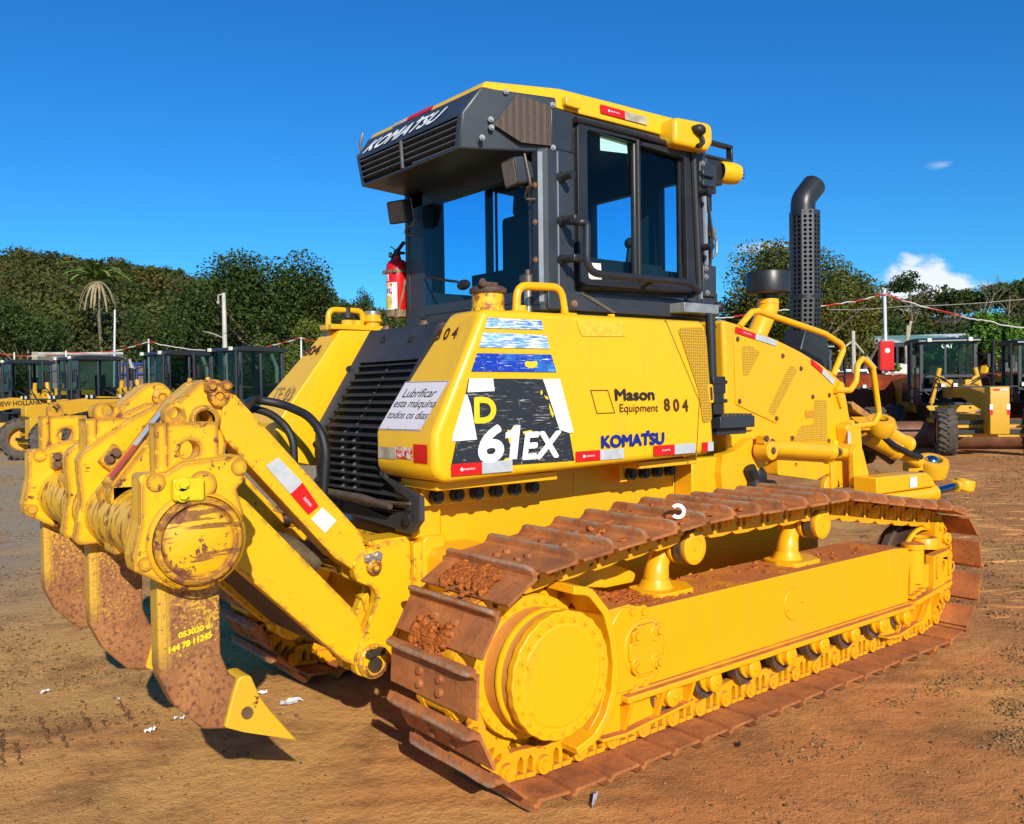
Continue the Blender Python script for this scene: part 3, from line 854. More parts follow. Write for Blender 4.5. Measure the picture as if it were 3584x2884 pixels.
b.build('final_drive_case', 'yellow', hull, .02, 3)
b = MB(); b.prism(fillet([(.118, .95), (.118, .40), (.02, .40), (.0, .45), (.0, .93), (.02, .95)], .01, 2), 'y', -.49, .49); b.build('rear_housing', 'yellow', hull, .012)
b = MB(); b.bb(1.75, 2.42, -.387, -.52, .80, 1.19); b.build('side_fill', 'yellow', hull, .01)
# pivot bracket and recoil arm (diagonal brace) seen below the track
b = MB(); b.prism(fillet([(.42, .86), (.62, .83), (.92, .74), (1.0, .70), (.98, .66), (.8, .66), (.45, .72)], .02, 3), 'y', -.60, -.80)
b.build('brace', 'yellow', hull, .01)

# lift cylinder bracket, lower side box
b = MB(); b.prism(fillet([(1.94, 1.10), (1.96, 1.205), (2.06, 1.215), (2.22, 1.285), (2.36, 1.285), (2.42, 1.165), (2.30, 1.07), (2.18, .93), (1.97, .93)], .02, 3), 'y', -.50, -.565)
b.prism(fillet([(2.43, 1.16), (2.99, 1.12), (2.98, 1.035), (2.84, 1.0), (2.43, 1.06)], .015, 2), 'y', -.50, -.60, [circ(2.62, 1.105, .016, 12)])
b.build('side_bracket', 'yellow', hull, .008)
b = MB(); b.tube(fillet([(2.16, -.60, 1.12), (2.22, -.60, 1.03), (2.12, -.62, .95)], .06, 4, False), .035, 10); b.ball((2.32, -.56, 1.05), .05, 8, (1, .6, 1.2)); b.cyl((2.36, -.55, 1.0), (2.36, -.62, 1.0), .035, n=10)
b.build('hose_coupling', 'black', hull)

# ---------------------------------------------------------------- tanks
def loft(secs):
    """secs: list of equal-length closed rings of 3-D points"""
    b_ = MB(); k = len(secs[0]); n_ = len(secs)
    vs_ = [p for s in secs for p in s]; fs = []
    for i in range(n_ - 1):
        for j in range(k): fs.append((i * k + j, i * k + (j + 1) % k, (i + 1) * k + (j + 1) % k, (i + 1) * k + j))
    fs += [tuple(range(k)), tuple(reversed(range((n_ - 1) * k, n_ * k)))]
    return b_.add(vs_, fs)
# right tank: rings from the outer to the inner side
oy = -.75
outer = [(.15, oy, 1.922), (1.56, oy, 1.928), (1.60, oy, 1.90), (1.66, oy, 1.28), (1.62, oy, 1.235), (-.06, oy, 1.205), (-.105, oy, 1.245), (-.105, oy, 1.405)]
inner = [(.15, -.50, 1.922), (1.56, -.50, 1.928), (1.60, -.50, 1.90), (1.66, -.47, 1.28), (1.62, -.47, 1.235), (-.06, -.275, 1.205), (-.105, -.275, 1.245), (-.105, -.275, 1.405)]
rt = loft([outer, inner]).build('fuel_tank', 'tank_yellow', DZ, .030, 5)
# left tank
yo, yi = .76, .55
o_ = [(.176, .757, 1.925), (1.55, .75, 1.925), (1.60, .75, 1.24), (-.20, .80, 1.205), (-.235, .85, 1.25), (-.235, .87, 1.435)]
i_ = [(.168, .55, 1.915), (1.55, .50, 1.925), (1.60, .50, 1.24), (-.02, .50, 1.205), (-.225, .49, 1.25), (-.225, .50, 1.425)]
inn = [(.40, .535, 1.92), (1.55, .50, 1.925), (1.60, .50, 1.24), (-.02, .50, 1.205), (-.02, .50, 1.25), (.005, .505, 1.44)]
b = MB()
b.add(o_ + i_, [(0, 1, 2, 3, 4, 5), (0, 1, 7, 6), (1, 2, 8, 7), (2, 3, 9, 8), (3, 4, 10, 9), (4, 5, 11, 10), (5, 0, 6, 11)])
b.add(i_ + inn, [(0, 6, 11, 5), (5, 11, 10, 4), (4, 10, 9, 3), (6, 7, 8, 9, 10, 11), (0, 1, 7, 6)])
lt = b.build('fuel_tank', 'tank_yellow', DZ, .018, 4)
# filler caps, handles, breathers
b = MB(); b.lathe([(.078, 1.925), (.076, 1.94), (.072, 1.945), (.072, 2.018)], (.318, -.56, 0), (0, 0, 1), 32)
b.build('filler_neck', 'rusty_yellow', rt)
b = MB(); b.lathe([(.082, 2.012), (.084, 2.018), (.084, 2.032), (.070, 2.042), (.045, 2.045), (.045, 2.058), (.0, 2.060)], (.318, -.56, 0), (0, 0, 1), 32)
b.box((.30, -.60, 2.05), (.07, .018, .014)); b.lathe([(.016, -.006), (.020, 0), (.016, .006)], (.245, -.62, 2.05), (0, 1, 0), 12)
b.build('filler_cap', simple('rusty_cap', (.09, .05, .035, 1), .6, 0, .4, 25), rt)
b = MB(); b.tube(fillet([(.43, -.62, 1.92), (.437, -.62, 2.05), (.70, -.62, 2.058), (.727, -.62, 1.92)], .065, 6, False), .019, 14)
b.bb(.39, .47, -.58, -.66, 1.922, 1.936); b.bb(.69, .765, -.58, -.66, 1.924, 1.938)
b.cyl((.455, -.62, 1.925), (.455, -.62, 1.96), .028, n=14)
b.build('grab_handle', 'yellow', rt, .002)
b = MB(); b.cyl((.60, -.50, 1.93), (.60, -.50, 2.05), .020, n=14); b.cyl((.60, -.50, 2.05), (.60, -.50, 2.065), .026, n=6)
b.build('breather_stem', 'bolt_galv', rt)
b = MB(); b.lathe([(.026, 2.07), (.040, 2.075), (.040, 2.118), (.034, 2.122), (.014, 2.124), (.014, 2.146), (.0, 2.147)], (.60, -.50, 0), (0, 0, 1), 20)
b.build('breather', simple('brown_breather_steel', (.14, .11, .09, 1), .35, .7, .2, 20), rt)
b = MB(); b.bolt((1.02, -.63, 1.926), (0, 0, 1), .02, .02); b.build('tank_plug', 'yellow', rt)
b = MB(); b.tube(fillet([(.13, .62, 1.92), (.135, .62, 2.03), (.335, .62, 2.03), (.345, .62, 1.97)], .045, 6, False), .016, 12)
b.bb(.12, .44, .56, .70, 1.922, 1.948)
b.lathe([(.04, 1.94), (.04, 1.968), (.052, 1.97), (.052, 1.985), (.045, 1.988), (.045, 2.012)], (.392, .60, 0), (0, 0, 1), 24)
for x in (.245, .305): b.lathe([(.036, 1.945), (.036, 1.972), (.03, 1.976)], (x, .61, 0), (0, 0, 1), 20)
b.build('grab_handle', 'yellow', lt, .002)
b = MB(); b.lathe([(.047, 2.010), (.047, 2.028), (.03, 2.031)], (.392, .60, 0), (0, 0, 1), 24)
b.build('filler_cap', 'bolt_galv', lt)
b = MB(); b.lathe([(.016, 1.97), (.016, 1.985), (.033, 1.986), (.033, 2.015), (.014, 2.018), (.014, 2.045)], (.245, .61, 0), (0, 0, 1), 20)
b.build('breather', 'bolt_black', lt)

# tank side panel with mesh, latch and seams
sy = -.752
def side(pts, y=sy): return [(p[0], y, p[1]) for p in pts]
decal('mesh_panel', 'mesh_yellow', rt, side(fillet([(1.363, 1.885), (1.555, 1.893), (1.588, 1.85), (1.632, 1.411), (1.556, 1.397), (1.523, 1.567)], [.02, .03, .03, .02, .02, .05], 3)))
b = MB()
b.prism([(1.276, 1.921), (1.281, 1.921), (1.536, 1.512), (1.508, 1.228), (1.502, 1.228), (1.530, 1.511)], 'y', -.748, -.7525)
b.build('panel_seam', simple('seam_shadow_gap', (.30, .17, .01, 1), .6, 0, 0), rt, smooth=False)
b = MB(); b.prism(fillet([(1.598, 1.60), (1.640, 1.60), (1.648, 1.50), (1.606, 1.50)], .012, 3), 'y', -.745, -.756); b.build('latch', 'yellow', rt, .004)
b = MB(); b.prism(fillet([(1.612, 1.585), (1.630, 1.585), (1.636, 1.515), (1.618, 1.515)], .008, 3), 'y', -.756, -.7575); b.build('latch_recess', 'brown_ink', rt)
decal('paint_patch', simple('rubbed_paint_patch', (.70, .47, .035, 1), .5, 0, .2, 40), rt, side([(.673, 1.893), (.975, 1.900), (.989, 1.830), (.705, 1.823)]), .002)
# decals
decal('stripe_decal', 'decal_pale', rt, side([(.151, 1.841), (.473, 1.844), (.464, 1.885), (.166, 1.885)]))
decal('stripe_decal', 'decal_pale', rt, side([(.120, 1.760), (.509, 1.761), (.491, 1.820), (.143, 1.823)]))
decal('stripe_decal', 'decal_blue', rt, side([(.078, 1.659), (.549, 1.658), (.517, 1.736), (.109, 1.735)]))
decal('chipped_paint', 'yellow_ink', rt, side([(.362, 1.697), (.375, 1.705), (.40, 1.703), (.43, 1.707), (.437, 1.695), (.428, 1.680), (.405, 1.674), (.382, 1.677), (.366, 1.684)]), .0045)
mod = decal('model_decal', 'decal_black', rt, side([(-.033, 1.262), (.650, 1.257), (.566, 1.628), (.064, 1.630)]))
decal('decal_band', 'decal_white', rt, side([(.066, 1.630), (.190, 1.630), (.197, 1.577), (.056, 1.573)]), .0045)
decal('decal_band', 'decal_white', rt, side([(.046, 1.566), (.056, 1.560), (.072, 1.52), (.102, 1.377), (-.024, 1.374), (-.02, 1.40)]), .0045)
decal('decal_band', 'decal_white', rt, side([(.466, 1.628), (.566, 1.628), (.646, 1.385), (.615, 1.385), (.561, 1.400), (.52, 1.50)]), .0045)
for pl in ([(.45, 1.575), (.458, 1.578), (.462, 1.566), (.454, 1.556), (.449, 1.564)], [(.47, 1.555), (.49, 1.55), (.496, 1.535), (.48, 1.54)], [(.50, 1.52), (.507, 1.505), (.525, 1.47), (.52, 1.455), (.507, 1.475), (.498, 1.505)],
           [(.262, 1.412), (.285, 1.405), (.295, 1.375), (.29, 1.352), (.272, 1.352), (.265, 1.375), (.258, 1.39)], [(.24, 1.286), (.255, 1.292), (.285, 1.290), (.283, 1.277), (.25, 1.273)], [(.345, 1.400), (.395, 1.405), (.40, 1.395), (.375, 1.385), (.352, 1.388)], [(.425, 1.28), (.445, 1.279), (.437, 1.27)]):
    decal('chipped_paint', 'yellow_ink', rt, side(pl), .0062)
text('D', 'yellow_ink', rt, (.092, sy, 1.449), (.196, sy, 1.449), (.092, sy, 1.547), 0, 0, .0085, fat=.006)
text('6', 'white', rt, (.112, sy, 1.283), (.232, sy, 1.283), (.112, sy, 1.428), 0, .12, .0085, fat=.009)
decal('lettering', 'white', rt, side([(.268, 1.284), (.311, 1.284), (.333, 1.428), (.295, 1.428), (.288, 1.416), (.272, 1.405), (.252, 1.400), (.249, 1.376), (.281, 1.378)]), .0068)
text('EX', 'white', rt, (.345, sy, 1.283), (.562, sy, 1.283), (.345, sy, 1.392), 0, .16, .0085, fat=.006)
text('KOMATSU', 'blue_ink', rt, (.823, sy, 1.307), (1.252, sy, 1.307), (.823, sy, 1.360), 0, 0, .0055, fat=.0045)
b = MB(); b.bb(1.128, 1.150, -.756, -.7562, 1.357, 1.376); b.build('lettering', 'blue_ink', rt, smooth=False)
text('Mason', 'ink', rt, (.918, sy, 1.527), (1.186, sy, 1.526), (.913, sy, 1.578), 0, 0, .0055, fat=.003)
text('Equipment', 'brown_ink', rt, (.946, sy, 1.458), (1.215, sy, 1.454), (.944, sy, 1.509), 0, 0, .004)
fr_o = [(.755, 1.577), (.868, 1.576), (.914, 1.467), (.794, 1.467)]
b = MB(); k_ = [Vector(p) for p in fr_o]; c_ = sum(k_, Vector((0, 0))) / 4
inn_ = [tuple(c_ + (p - c_) * .95) for p in k_]
b.prism(fr_o, 'y', -.7545, -.7555, [inn_]); b.build('logo_frame', 'brown_ink', rt, smooth=False)
text('8 0 4', 'brown_ink', rt, (1.262, sy, 1.470), (1.440, sy, 1.462), (1.256, sy, 1.530), 0, 0, .0055, fat=.002)
def tape(parent, p, sp=None, mats=('red_tape', 'silver_tape'), txt='SHERMAN', off=.0035):
    """p: bl, bm, br, tr, tm, tl of a two-colour reflective strip"""
    bl, bm, br, tr, tm, tl = [Vector(q) for q in p]
    nrm = (br - bl).cross(tl - bl)
    decal('reflective_tape', mats[0], parent, [bl, bm, tm, tl], off, nrm)
    decal('reflective_tape', mats[1], parent, [bm, br, tr, tm], off, nrm)
    if txt:
        ex, ey = bm - bl, tl - bl; o = bl + ex * .40 + ey * .42
        n_ = ex.cross(ey).normalized()
        text(txt, 'white', parent, o, o + ex * .36, o + ey * .16, 0, 0, off + .0012)
        if len(txt) > 3:
            cc = bl + ex * .335 + ey * .5; rr = min(ex.length, ey.length) * .15
            exn, eyn = ex.normalized(), ey.normalized()
            MB().sheet([cc + n_ * (off + .0012) + exn * rr * math.cos(a) + eyn * rr * math.sin(a) for a in [2 * PI * i / 16 for i in range(16)]]).build('tape_emblem', 'white', parent, smooth=False)
def tape_y(x0, x1, x2, z0, z1, **k): tape(rt, [(x0, sy, z0), (x1, sy, z0), (x2, sy, z0), (x2, sy, z1), (x1, sy, z1), (x0, sy, z1)], **k)
tape_y(-.032, .124, .286, 1.233, 1.282, off=.0068)
tape_y(.657, .813, .968, 1.249, 1.297)
tape_y(1.177, 1.334, 1.493, 1.248, 1.298, txt='DPI')
tape_y(1.546, 1.594, 1.640, 1.250, 1.298, txt='')
# rear face of the right tank
nR = Vector((-.51, 0, .25)).normalized()
def rf(y, z, x=None): return ((z - 1.922) * (.255 / .517) + .15, y, z)
decal('notice_sign', 'sign_white', rt, [rf(-.30, 1.413), rf(-.642, 1.416), rf(-.712, 1.621), rf(-.367, 1.622)], .003, nR)
def rtext(s, z0, z1, y0, y1, sk, **k):
    text(s, k.pop('mat', 'ink'), rt, rf(y0, z0), rf(y1, z0), rf(y0 - sk, z1), 0, 0, .0045, **k)
rtext('Lubrificar', 1.553, 1.590, -.392, -.645, .016, space=.95)
rtext('esta máquina', 1.500, 1.543, -.345, -.672, .018, space=.95)
rtext('todos os dias', 1.463, 1.495, -.332, -.648, .016, space=.95)
rtext('8 0 4', 1.802, 1.850, -.470, -.630, .0, mat='brown_ink', fat=.002)
b = MB()
e_ = [(-.304, 1.417), (-.638, 1.420), (-.706, 1.617), (-.371, 1.618)]
for i in range(4):
    p, q = Vector(e_[i]), Vector(e_[(i + 1) % 4]); d = (q - p).normalized(); nn_ = Vector((-d.y, d.x)) * .002
    b.mark().sheet([Vector(rf(*v)) + nR * .0042 for v in (p, q, q + nn_, p + nn_)])
b.each('sign_border', 'brown_ink', rt, smooth=False)
def rear(y0, y1, z0, z1): return [(-.105, y0, z0), (-.105, y1, z0), (-.105, y1, z1), (-.105, y0, z1)]
decal('reflective_tape', 'red_tape', rt, rear(-.595, -.700, 1.285, 1.362), .003, (-1, 0, 0))
decal('reflective_tape', 'dirty_tape', rt, rear(-.305, -.45, 1.290, 1.340), .003, (-1, 0, 0))
decal('reflective_tape', 'peeled_tape', rt, rear(-.45, -.588, 1.296, 1.346), .003, (-1, 0, 0))
# left tank stencils
def lf(y, z): return ((z - 1.92) * (.405 / .485) + .172, y, z)
nL = Vector((-.485, 0, .405)).normalized()
text('804', 'brown_ink', lt, lf(.775, 1.785), lf(.60, 1.785), lf(.80, 1.835), 0, 0, .007, fat=.002)
text('TE 03', 'faint_ink', lt, lf(.76, 1.548), lf(.52, 1.548), lf(.79, 1.612), 0, 0, .007, fat=.002)

# ---------------------------------------------------------------- rear grille
b = MB()
# dark frame: sloped upper part then vertical lower part, with an opening
def gx(z): return -.085 if z < 1.395 else -.085 + (z - 1.395) * .64
ring_o = [(-.285, 1.90), (.36, 1.90), (.36, 1.40), (.345, 1.08), (.28, 1.02), (-.53, .98), (-.60, 1.04), (-.60, 1.14), (-.32, 1.20), (-.285, 1.40)]
ring_i = [(-.275, 1.73), (.284, 1.73), (.295, 1.40), (.280, 1.20), (.25, 1.10), (-.33, 1.03), (-.50, 1.08), (-.52, 1.12), (-.275, 1.21)]
def sub(poly, n_=6):
    o = []
    for i in range(len(poly)):
        p, q = Vector(poly[i]), Vector(poly[(i + 1) % len(poly)])
        for k in range(n_): o.append(tuple(p.lerp(q, k / n_)))
    return o
ro, ri_ = sub(ring_o), sub(ring_i)
b.prism(ro, 'x', 0, .025, [ri_])
b.v = [(x + gx(z) , y, z) for x, y, z in b.v]
gf = b.build('rear_grille', simple('grille_dark_steel', (.045, .045, .05, 1), .5, .2, .3, 5), DZ, 0)
b = MB()
for i in range(19):
    z = 1.712 - i * .0365
    y0, y1 = (-.275, .286) if z > 1.20 else (-.275 if z > 1.13 else -.50, .283)
    x = gx(z)
    if z < 1.12: y1 = .25
    b.mark().add([(x + .004, y0, z), (x + .004, y1, z), (x + .05, y1, z + .012), (x + .05, y0, z + .012), (x + .004, y0, z - .004), (x + .004, y1, z - .004), (x + .05, y1, z + .008), (x + .05, y0, z + .008)], [(0, 1, 2, 3), (4, 5, 6, 7), (0, 1, 5, 4), (2, 3, 7, 6), (0, 3, 7, 4), (1, 2, 6, 5)])
b.each('grille_louvre', simple('louvre_grey', (.040, .037, .036, 1), .5, .1, .25, 10), gf)
b = MB()
for i in range(18):
    z = 1.712 - i * .0365; x = gx(z)
    for y in ((.02,) if z > 1.42 else (.10, -.015) if z > 1.12 else (.06,)):
        b.mark().prism([(x + .006, z - .034), (x + .05, z + .008), (x + .05, z - .034)], 'y', y, y + .008)
    if z < 1.3: b.mark().prism([(x + .006, z - .034), (x + .05, z + .008), (x + .05, z - .034)], 'y', .268, .276)
b.each('grille_rib', simple('rib_grey', (.10, .115, .125, 1), .5, .1, .2, 10), gf)
b = MB(); b.prism([(gx(1.73) + .055, 1.76), (gx(1.40) + .055, 1.40), (-.03, 1.395), (-.03, 1.0), (.02, 1.0), (.02, 1.40), (gx(1.73) + .10, 1.76)], 'y', -.40, .42); b.bb(.12, .35, -.37, .36, 1.0, 1.01); b.build('radiator_core', 'interior', gf)
b = MB(); b.tube([(-.125, .36, 1.118), (-.135, .28, 1.106), (-.135, -.21, 1.104), (-.130, -.44, 1.090)], [.016, .02, .02, .013], 12)
b.tube([(-.11, -.25, 1.10), (-.115, -.45, 1.105), (-.112, -.57, 1.112)], .007, 8); b.build('grille_bar', simple('brown_bar', (.12, .085, .06, 1), .5, .3, .3, 12), gf)
b = MB()
for y, z in ((.335, 1.145), (.34, 1.40), (.35, 1.70), (-.12, 1.83), (.15, 1.84)): b.bolt((gx(z) - .002, y, z), (-1, 0, 0), .013, .014)
b.mark().cyl((-.102, -.53, 1.045), (-.112, -.53, 1.045), .026, n=18); b.cyl((-.11, -.53, 1.045), (-.116, -.53, 1.045), .016, n=6)
b.mark().cyl((-.102, -.545, 1.09), (-.112, -.545, 1.09), .014, n=12)
b.each('bolt', 'bolt_black', gf)
b = MB(); b.bb(-.03, .118, -.46, -.30, .94, 1.19); b.build('lower_cover', 'yellow', gf, .01)
# top deck plate between the tanks, behind the cab
b = MB(); b.add([(.245, .37, 1.895), (.62, .52, 1.955), (.62, -.52, 1.955), (.245, -.50, 1.895), (.245, .37, 1.85), (.62, .52, 1.90), (.62, -.52, 1.90), (.245, -.50, 1.85)], [(0, 1, 2, 3), (4, 5, 6, 7), (0, 1, 5, 4), (1, 2, 6, 5), (2, 3, 7, 6), (3, 0, 4, 7)])
b.build('rear_deck', simple('dusty_deck', (.15, .11, .085, 1), .6, .1, .35, 5), DZ, .006)
b = MB()
for x, y, z in ((.30, .30, 1.905), (.42, .12, 1.925)): b.bolt((x, y, z), (0, 0, 1), .02, .02)
b.each('bolt', 'bolt', DZ)

# ---------------------------------------------------------------- cab
cab = MB()
ys_ = .60
for sg in (-1, 1):
    y = lambda v: sg * v
    # rear corner post with chamfer
    plan = [(.600, y(.545)), (.600, y(.583)), (.628, y(.612)), (.80, y(.612)), (.80, y(.58)), (.66, y(.545))]
    cab.prism(plan, 'z', 1.95, 2.70)
    cab.bb(.66, .80, y(.612), y(.56), 2.70, 2.89)
    # side plate round the window opening, sill, header and front post
    cab.prism([(.80, 1.96), (1.79, 1.96), (1.79, 2.89), (.80, 2.89)], 'y', y(.600), y(.575), [fillet([(.865, 2.10), (1.60, 2.145), (1.60, 2.80), (.865, 2.835)], .03, 3)])
    cab.prism([(1.66, y(.60)), (1.72, y(.612)), (1.79, y(.585)), (1.79, y(.50)), (1.70, y(.50))], 'z', 1.96, 2.89)
for y0, y1 in ((-.545, -.50), (.40, .545)): cab.bb(.605, .66, y0, y1, 1.95, 2.72)
cab.bb(.602, .66, -.55, .55, 1.95, 2.052)                      # rear sill
cab.bb(.605, .66, -.55, .55, 2.60, 2.72)
cab.bb(1.73, 1.78, -.50, .50, 1.96, 2.14); cab.bb(1.73, 1.78, -.5, .5, 2.72, 2.89)
for y0, y1 in ((-.31, -.13), (.24, .33), (-.50, -.44), (.44, .50)): cab.bb(1.725, 1.785, y0, y1, 2.13, 2.73)
cab.bb(.62, 1.76, -.58, .58, 1.93, 1.965)                      # floor
cab.bb(.62, 1.76, -.57, .57, 2.86, 2.888)                      # headliner
cabo = cab.build('cab', 'cab_dark', DZ, .006, 2)
b = MB(); b.prism(fillet([(.62, 1.955), (1.79, 1.955), (1.82, 2.0), (1.79, 2.045), (.62, 2.045)], .01, 2), 'y', -.60, -.622); b.build('sill_plate', 'cab_dark', cabo, .004)
b = MB(); b.prism([(.83, 2.05), (1.06, 1.955), (1.03, 1.955), (.82, 2.035)], 'y', -.622, -.628); b.bb(1.47, 1.56, -.60, -.63, 1.975, 1.985)
b.build('sill_trim', 'steel_worn', cabo)
b = MB(); b.prism([(.596, -.545), (.596, -.585), (.630, -.618), (.634, -.614), (.600, -.580), (.600, -.545)], 'z', 1.98, 2.69)
b.build('post_plate', 'cab_dark', cabo)
b = MB(); b.prism([(.5985, -.5845), (.6265, -.6135), (.6285, -.6155), (.5965, -.5865)], 'z', 1.99, 2.68); b.build('post_edge_strip', 'grey_edge', cabo)  # bright strip standing for the chamfer catching light
b = MB(); b.bb(.690, .697, -.612, -.6165, 2.05, 2.69); b.build('post_seam_strip', 'grey_edge', cabo)
b = MB()
for z in (2.05, 2.185, 2.36, 2.53): b.bolt((.598, -.565, z), (-1, 0, 0), .010, .012)
b.bolt((.78, -.625, 1.985), (0, -1, 0), .012, .012)
b.each('bolt', simple('copper_bolt', (.45, .22, .12, 1), .4, .5, .2, 30), cabo)
# window with frame, mullion and glass on both sides
for sg in (-1, 1):
    y = lambda v: sg * v
    fo = fillet([(.812, 2.068), (1.668, 2.098), (1.625, 2.832), (.812, 2.845)], .035, 4)
    fi = fillet([(.874, 2.108), (1.598, 2.148), (1.580, 2.795), (.874, 2.822)], .02, 4)
    b = MB(); b.prism(fo, 'y', y(.598), y(.628), [fi]); wf = b.build('side_window', 'black_metal', cabo, .012, 3)
    b = MB(); b.bb(1.196, 1.248, y(.594), y(.626), 2.12, 2.82); b.build('mullion', 'black_metal', wf, .012, 3)
    b = MB(); b.bb(1.258, 1.272, y(.590), y(.600), 2.13, 2.81); b.bb(1.565, 1.582, y(.590), y(.600), 2.14, 2.80); b.build('inner_frame', 'interior', wf)
    b = MB(); b.sheet([(.87, y(.600), 2.10), (1.22, y(.600), 2.12), (1.22, y(.600), 2.82), (.87, y(.600), 2.83)]); b.sheet([(1.24, y(.592), 2.12), (1.59, y(.592), 2.14), (1.59, y(.592), 2.80), (1.24, y(.592), 2.81)])
    b.build('glass', 'glass', wf, smooth=False)
    if sg < 0:
        b = MB(); b.tube([(.80, -.625, 2.855), (1.22, -.628, 2.853), (1.63, -.625, 2.842)], .016, 10); b.tube([(1.648, -.628, 2.83), (1.69, -.628, 2.10)], .02, 10); b.tube([(.815, -.628, 2.072), (1.66, -.628, 2.102)], .020, 10)
        b.tube([(1.222, -.626, 2.83), (1.225, -.626, 2.12)], .012, 10)
        b.build('window_seal', 'black', wf)
        decal('window_sticker', 'teal', wf, [(.985, -.6005, 2.745), (1.175, -.6005, 2.76), (1.17, -.6005, 2.815), (.985, -.6005, 2.815)], .002)
        decal('window_sticker', 'paper', wf, [(.880, -.601, 2.105), (.985, -.601, 2.112), (.98, -.601, 2.195), (.896, -.601, 2.192)], .002)
b = MB(); b.sheet([(.605, -.50, 2.052), (.605, .40, 2.052), (.605, .40, 2.60), (.605, -.50, 2.60)])
b.build('rear_glass', 'glass', cabo, smooth=False)
b = MB(); b.sheet([(1.745, -.48, 2.13), (1.745, .48, 2.13), (1.745, .48, 2.73), (1.745, -.48, 2.73)])
b.build('front_glass', 'glass', cabo, smooth=False)
# interior
b = MB(); b.prism(fillet([(1.03, 2.0), (1.50, 2.0), (1.50, 2.12), (1.16, 2.14), (1.10, 2.56), (1.03, 2.56)], .03, 3), 'y', -.25, .25)
b.prism(fillet([(-.15, 2.545), (.16, 2.545), (.14, 2.70), (-.13, 2.70)], .04, 3), 'x', 1.03, 1.10)
seat = b.build('seat', 'interior', cabo, .02, 3)
b = MB(); b.bb(.95, 1.55, -.50, -.30, 2.0, 2.24); b.bb(1.0, 1.5, .32, .50, 2.0, 2.26); b.bb(1.55, 1.73, -.48, .48, 1.97, 2.22)
b.tube([(1.38, -.40, 2.22), (1.40, -.40, 2.34)], .018, 8); b.ball((1.40, -.40, 2.36), .032); b.tube([(1.30, .41, 2.24), (1.32, .41, 2.33)], .018, 8); b.ball((1.32, .41, 2.35), .03)
b.bb(1.56, 1.66, -.12, .12, 2.22, 2.30)
b.build('console', 'interior', cabo, .02)
b = MB(); b.tube(fillet([(1.10, .50, 2.14), (1.05, .52, 2.25), (1.25, .52, 2.30)], .05, 4, False), .015, 8); b.bb(.66, 1.0, .40, .52, 2.0, 2.13); b.build('lever', 'interior', cabo)
b = MB(); b.tube([(.597, .38, 2.215), (.595, .15, 2.165), (.59, .06, 2.15)], .007, 8); b.ball((.60, .02, 2.13), .035, 10, (.6, 1.6, .8)); b.build('wiper', 'black', cabo)
b = MB(); b.prism([(-.46, 2.0), (.45, 2.0), (.45, 2.012), (-.46, 2.012)], 'x', .598, .602); b.bolt((.60, .40, 2.0), (-1, 0, 0), .012, .01); b.bolt((.60, -.47, 2.0), (-1, 0, 0), .012, .01); b.build('rear_trim', 'cab_dark', cabo)

# air-conditioner housing over the rear window
T = [(.330, -.515, 2.946), (.720, -.604, 2.946), (.720, .604, 2.946), (.330, .515, 2.946)]
A_ = {'tr': (.330, -.512, 2.945), 'mr': (.244, -.488, 2.824), 'lr': (.250, -.448, 2.668), 'fb': (.715, -.607, 2.688), 'ft': (.700, -.606, 2.945)}
Rr = [A_[k] for k in ('tr', 'mr', 'lr', 'fb', 'ft')]; Lr = [(x, -y, z) for x, y, z in Rr]
# rear face opening is left to the louvre panel
b = MB()
b.add(Rr + Lr, [(0, 1, 2, 3, 4), (5, 6, 7, 8, 9), (0, 1, 6, 5), (2, 3, 8, 7), (3, 4, 9, 8), (4, 0, 5, 9)])
def onface(y, s):   # a point of the lower rear face: s = 0 at its top edge, 1 at its bottom edge
    p = Vector(A_['mr']).lerp(Vector(A_['lr']), s); return (p.x, y, p.z)
hy = .488
rim_o = [(-.488, 0), (.488, 0), (.448, 1), (-.448, 1)]; op = [(-.45, .07), (.45, .07), (.415, .93), (-.415, .93)]
V = [onface(y, s) for y, s in rim_o + op]
b.add(V, [(0, 1, 5, 4), (1, 2, 6, 5), (2, 3, 7, 6), (3, 0, 4, 7)])
ac = b.build('air_conditioner', 'ac_dark', cabo, .012, 3)
b = MB()
for i in range(5):
    s = .13 + .185 * i; hw = .45 - .035 * (s - .1) / .8
    p0, p1 = onface(-hw, s), onface(hw, s)
    if i == 4: p1 = onface(-.06, s)
    b.add([p0, p1, (p1[0] + .05, p1[1], p1[2] - .012), (p0[0] + .05, p0[1], p0[2] - .012), (p0[0], p0[1], p0[2] - .006), (p1[0], p1[1], p1[2] - .006), (p1[0] + .05, p1[1], p1[2] - .018), (p0[0] + .05, p0[1], p0[2] - .018)], [(0, 1, 2, 3), (4, 5, 6, 7), (0, 1, 5, 4), (2, 3, 7, 6), (0, 3, 7, 4), (1, 2, 6, 5)])
p0, p1 = onface(.035, .07), onface(.03, .93); b.tube([p0, p1], .009, 6)
b.build('vent_louvres', simple('vent_slat', (.085, .085, .09, 1), .45, 0, .2, 12), ac)
b = MB(); b.bb(.36, .38, -.46, .46, 2.68, 2.9); b.build('vent_core', 'interior', ac)
def upf(y, z):      # point on the sloped upper rear face
    s = (z - 2.824) / (2.945 - 2.824); return (.244 + .086 * s, y, z)
text('KOMATSU', 'white', ac, upf(.418, 2.834), upf(-.275, 2.834), upf(.385, 2.896), 0, .22, .0075, fat=.0045)
p_ = upf(.385, 2.893)
b = MB(); q_ = [Vector(upf(y, z)) + Vector((-.815, 0, .579)) * .006 for y, z in ((-.07, 2.893), (-.095, 2.893), (-.092, 2.912), (-.067, 2.912))]
b.sheet(q_).build('lettering', 'white', ac, smooth=False)
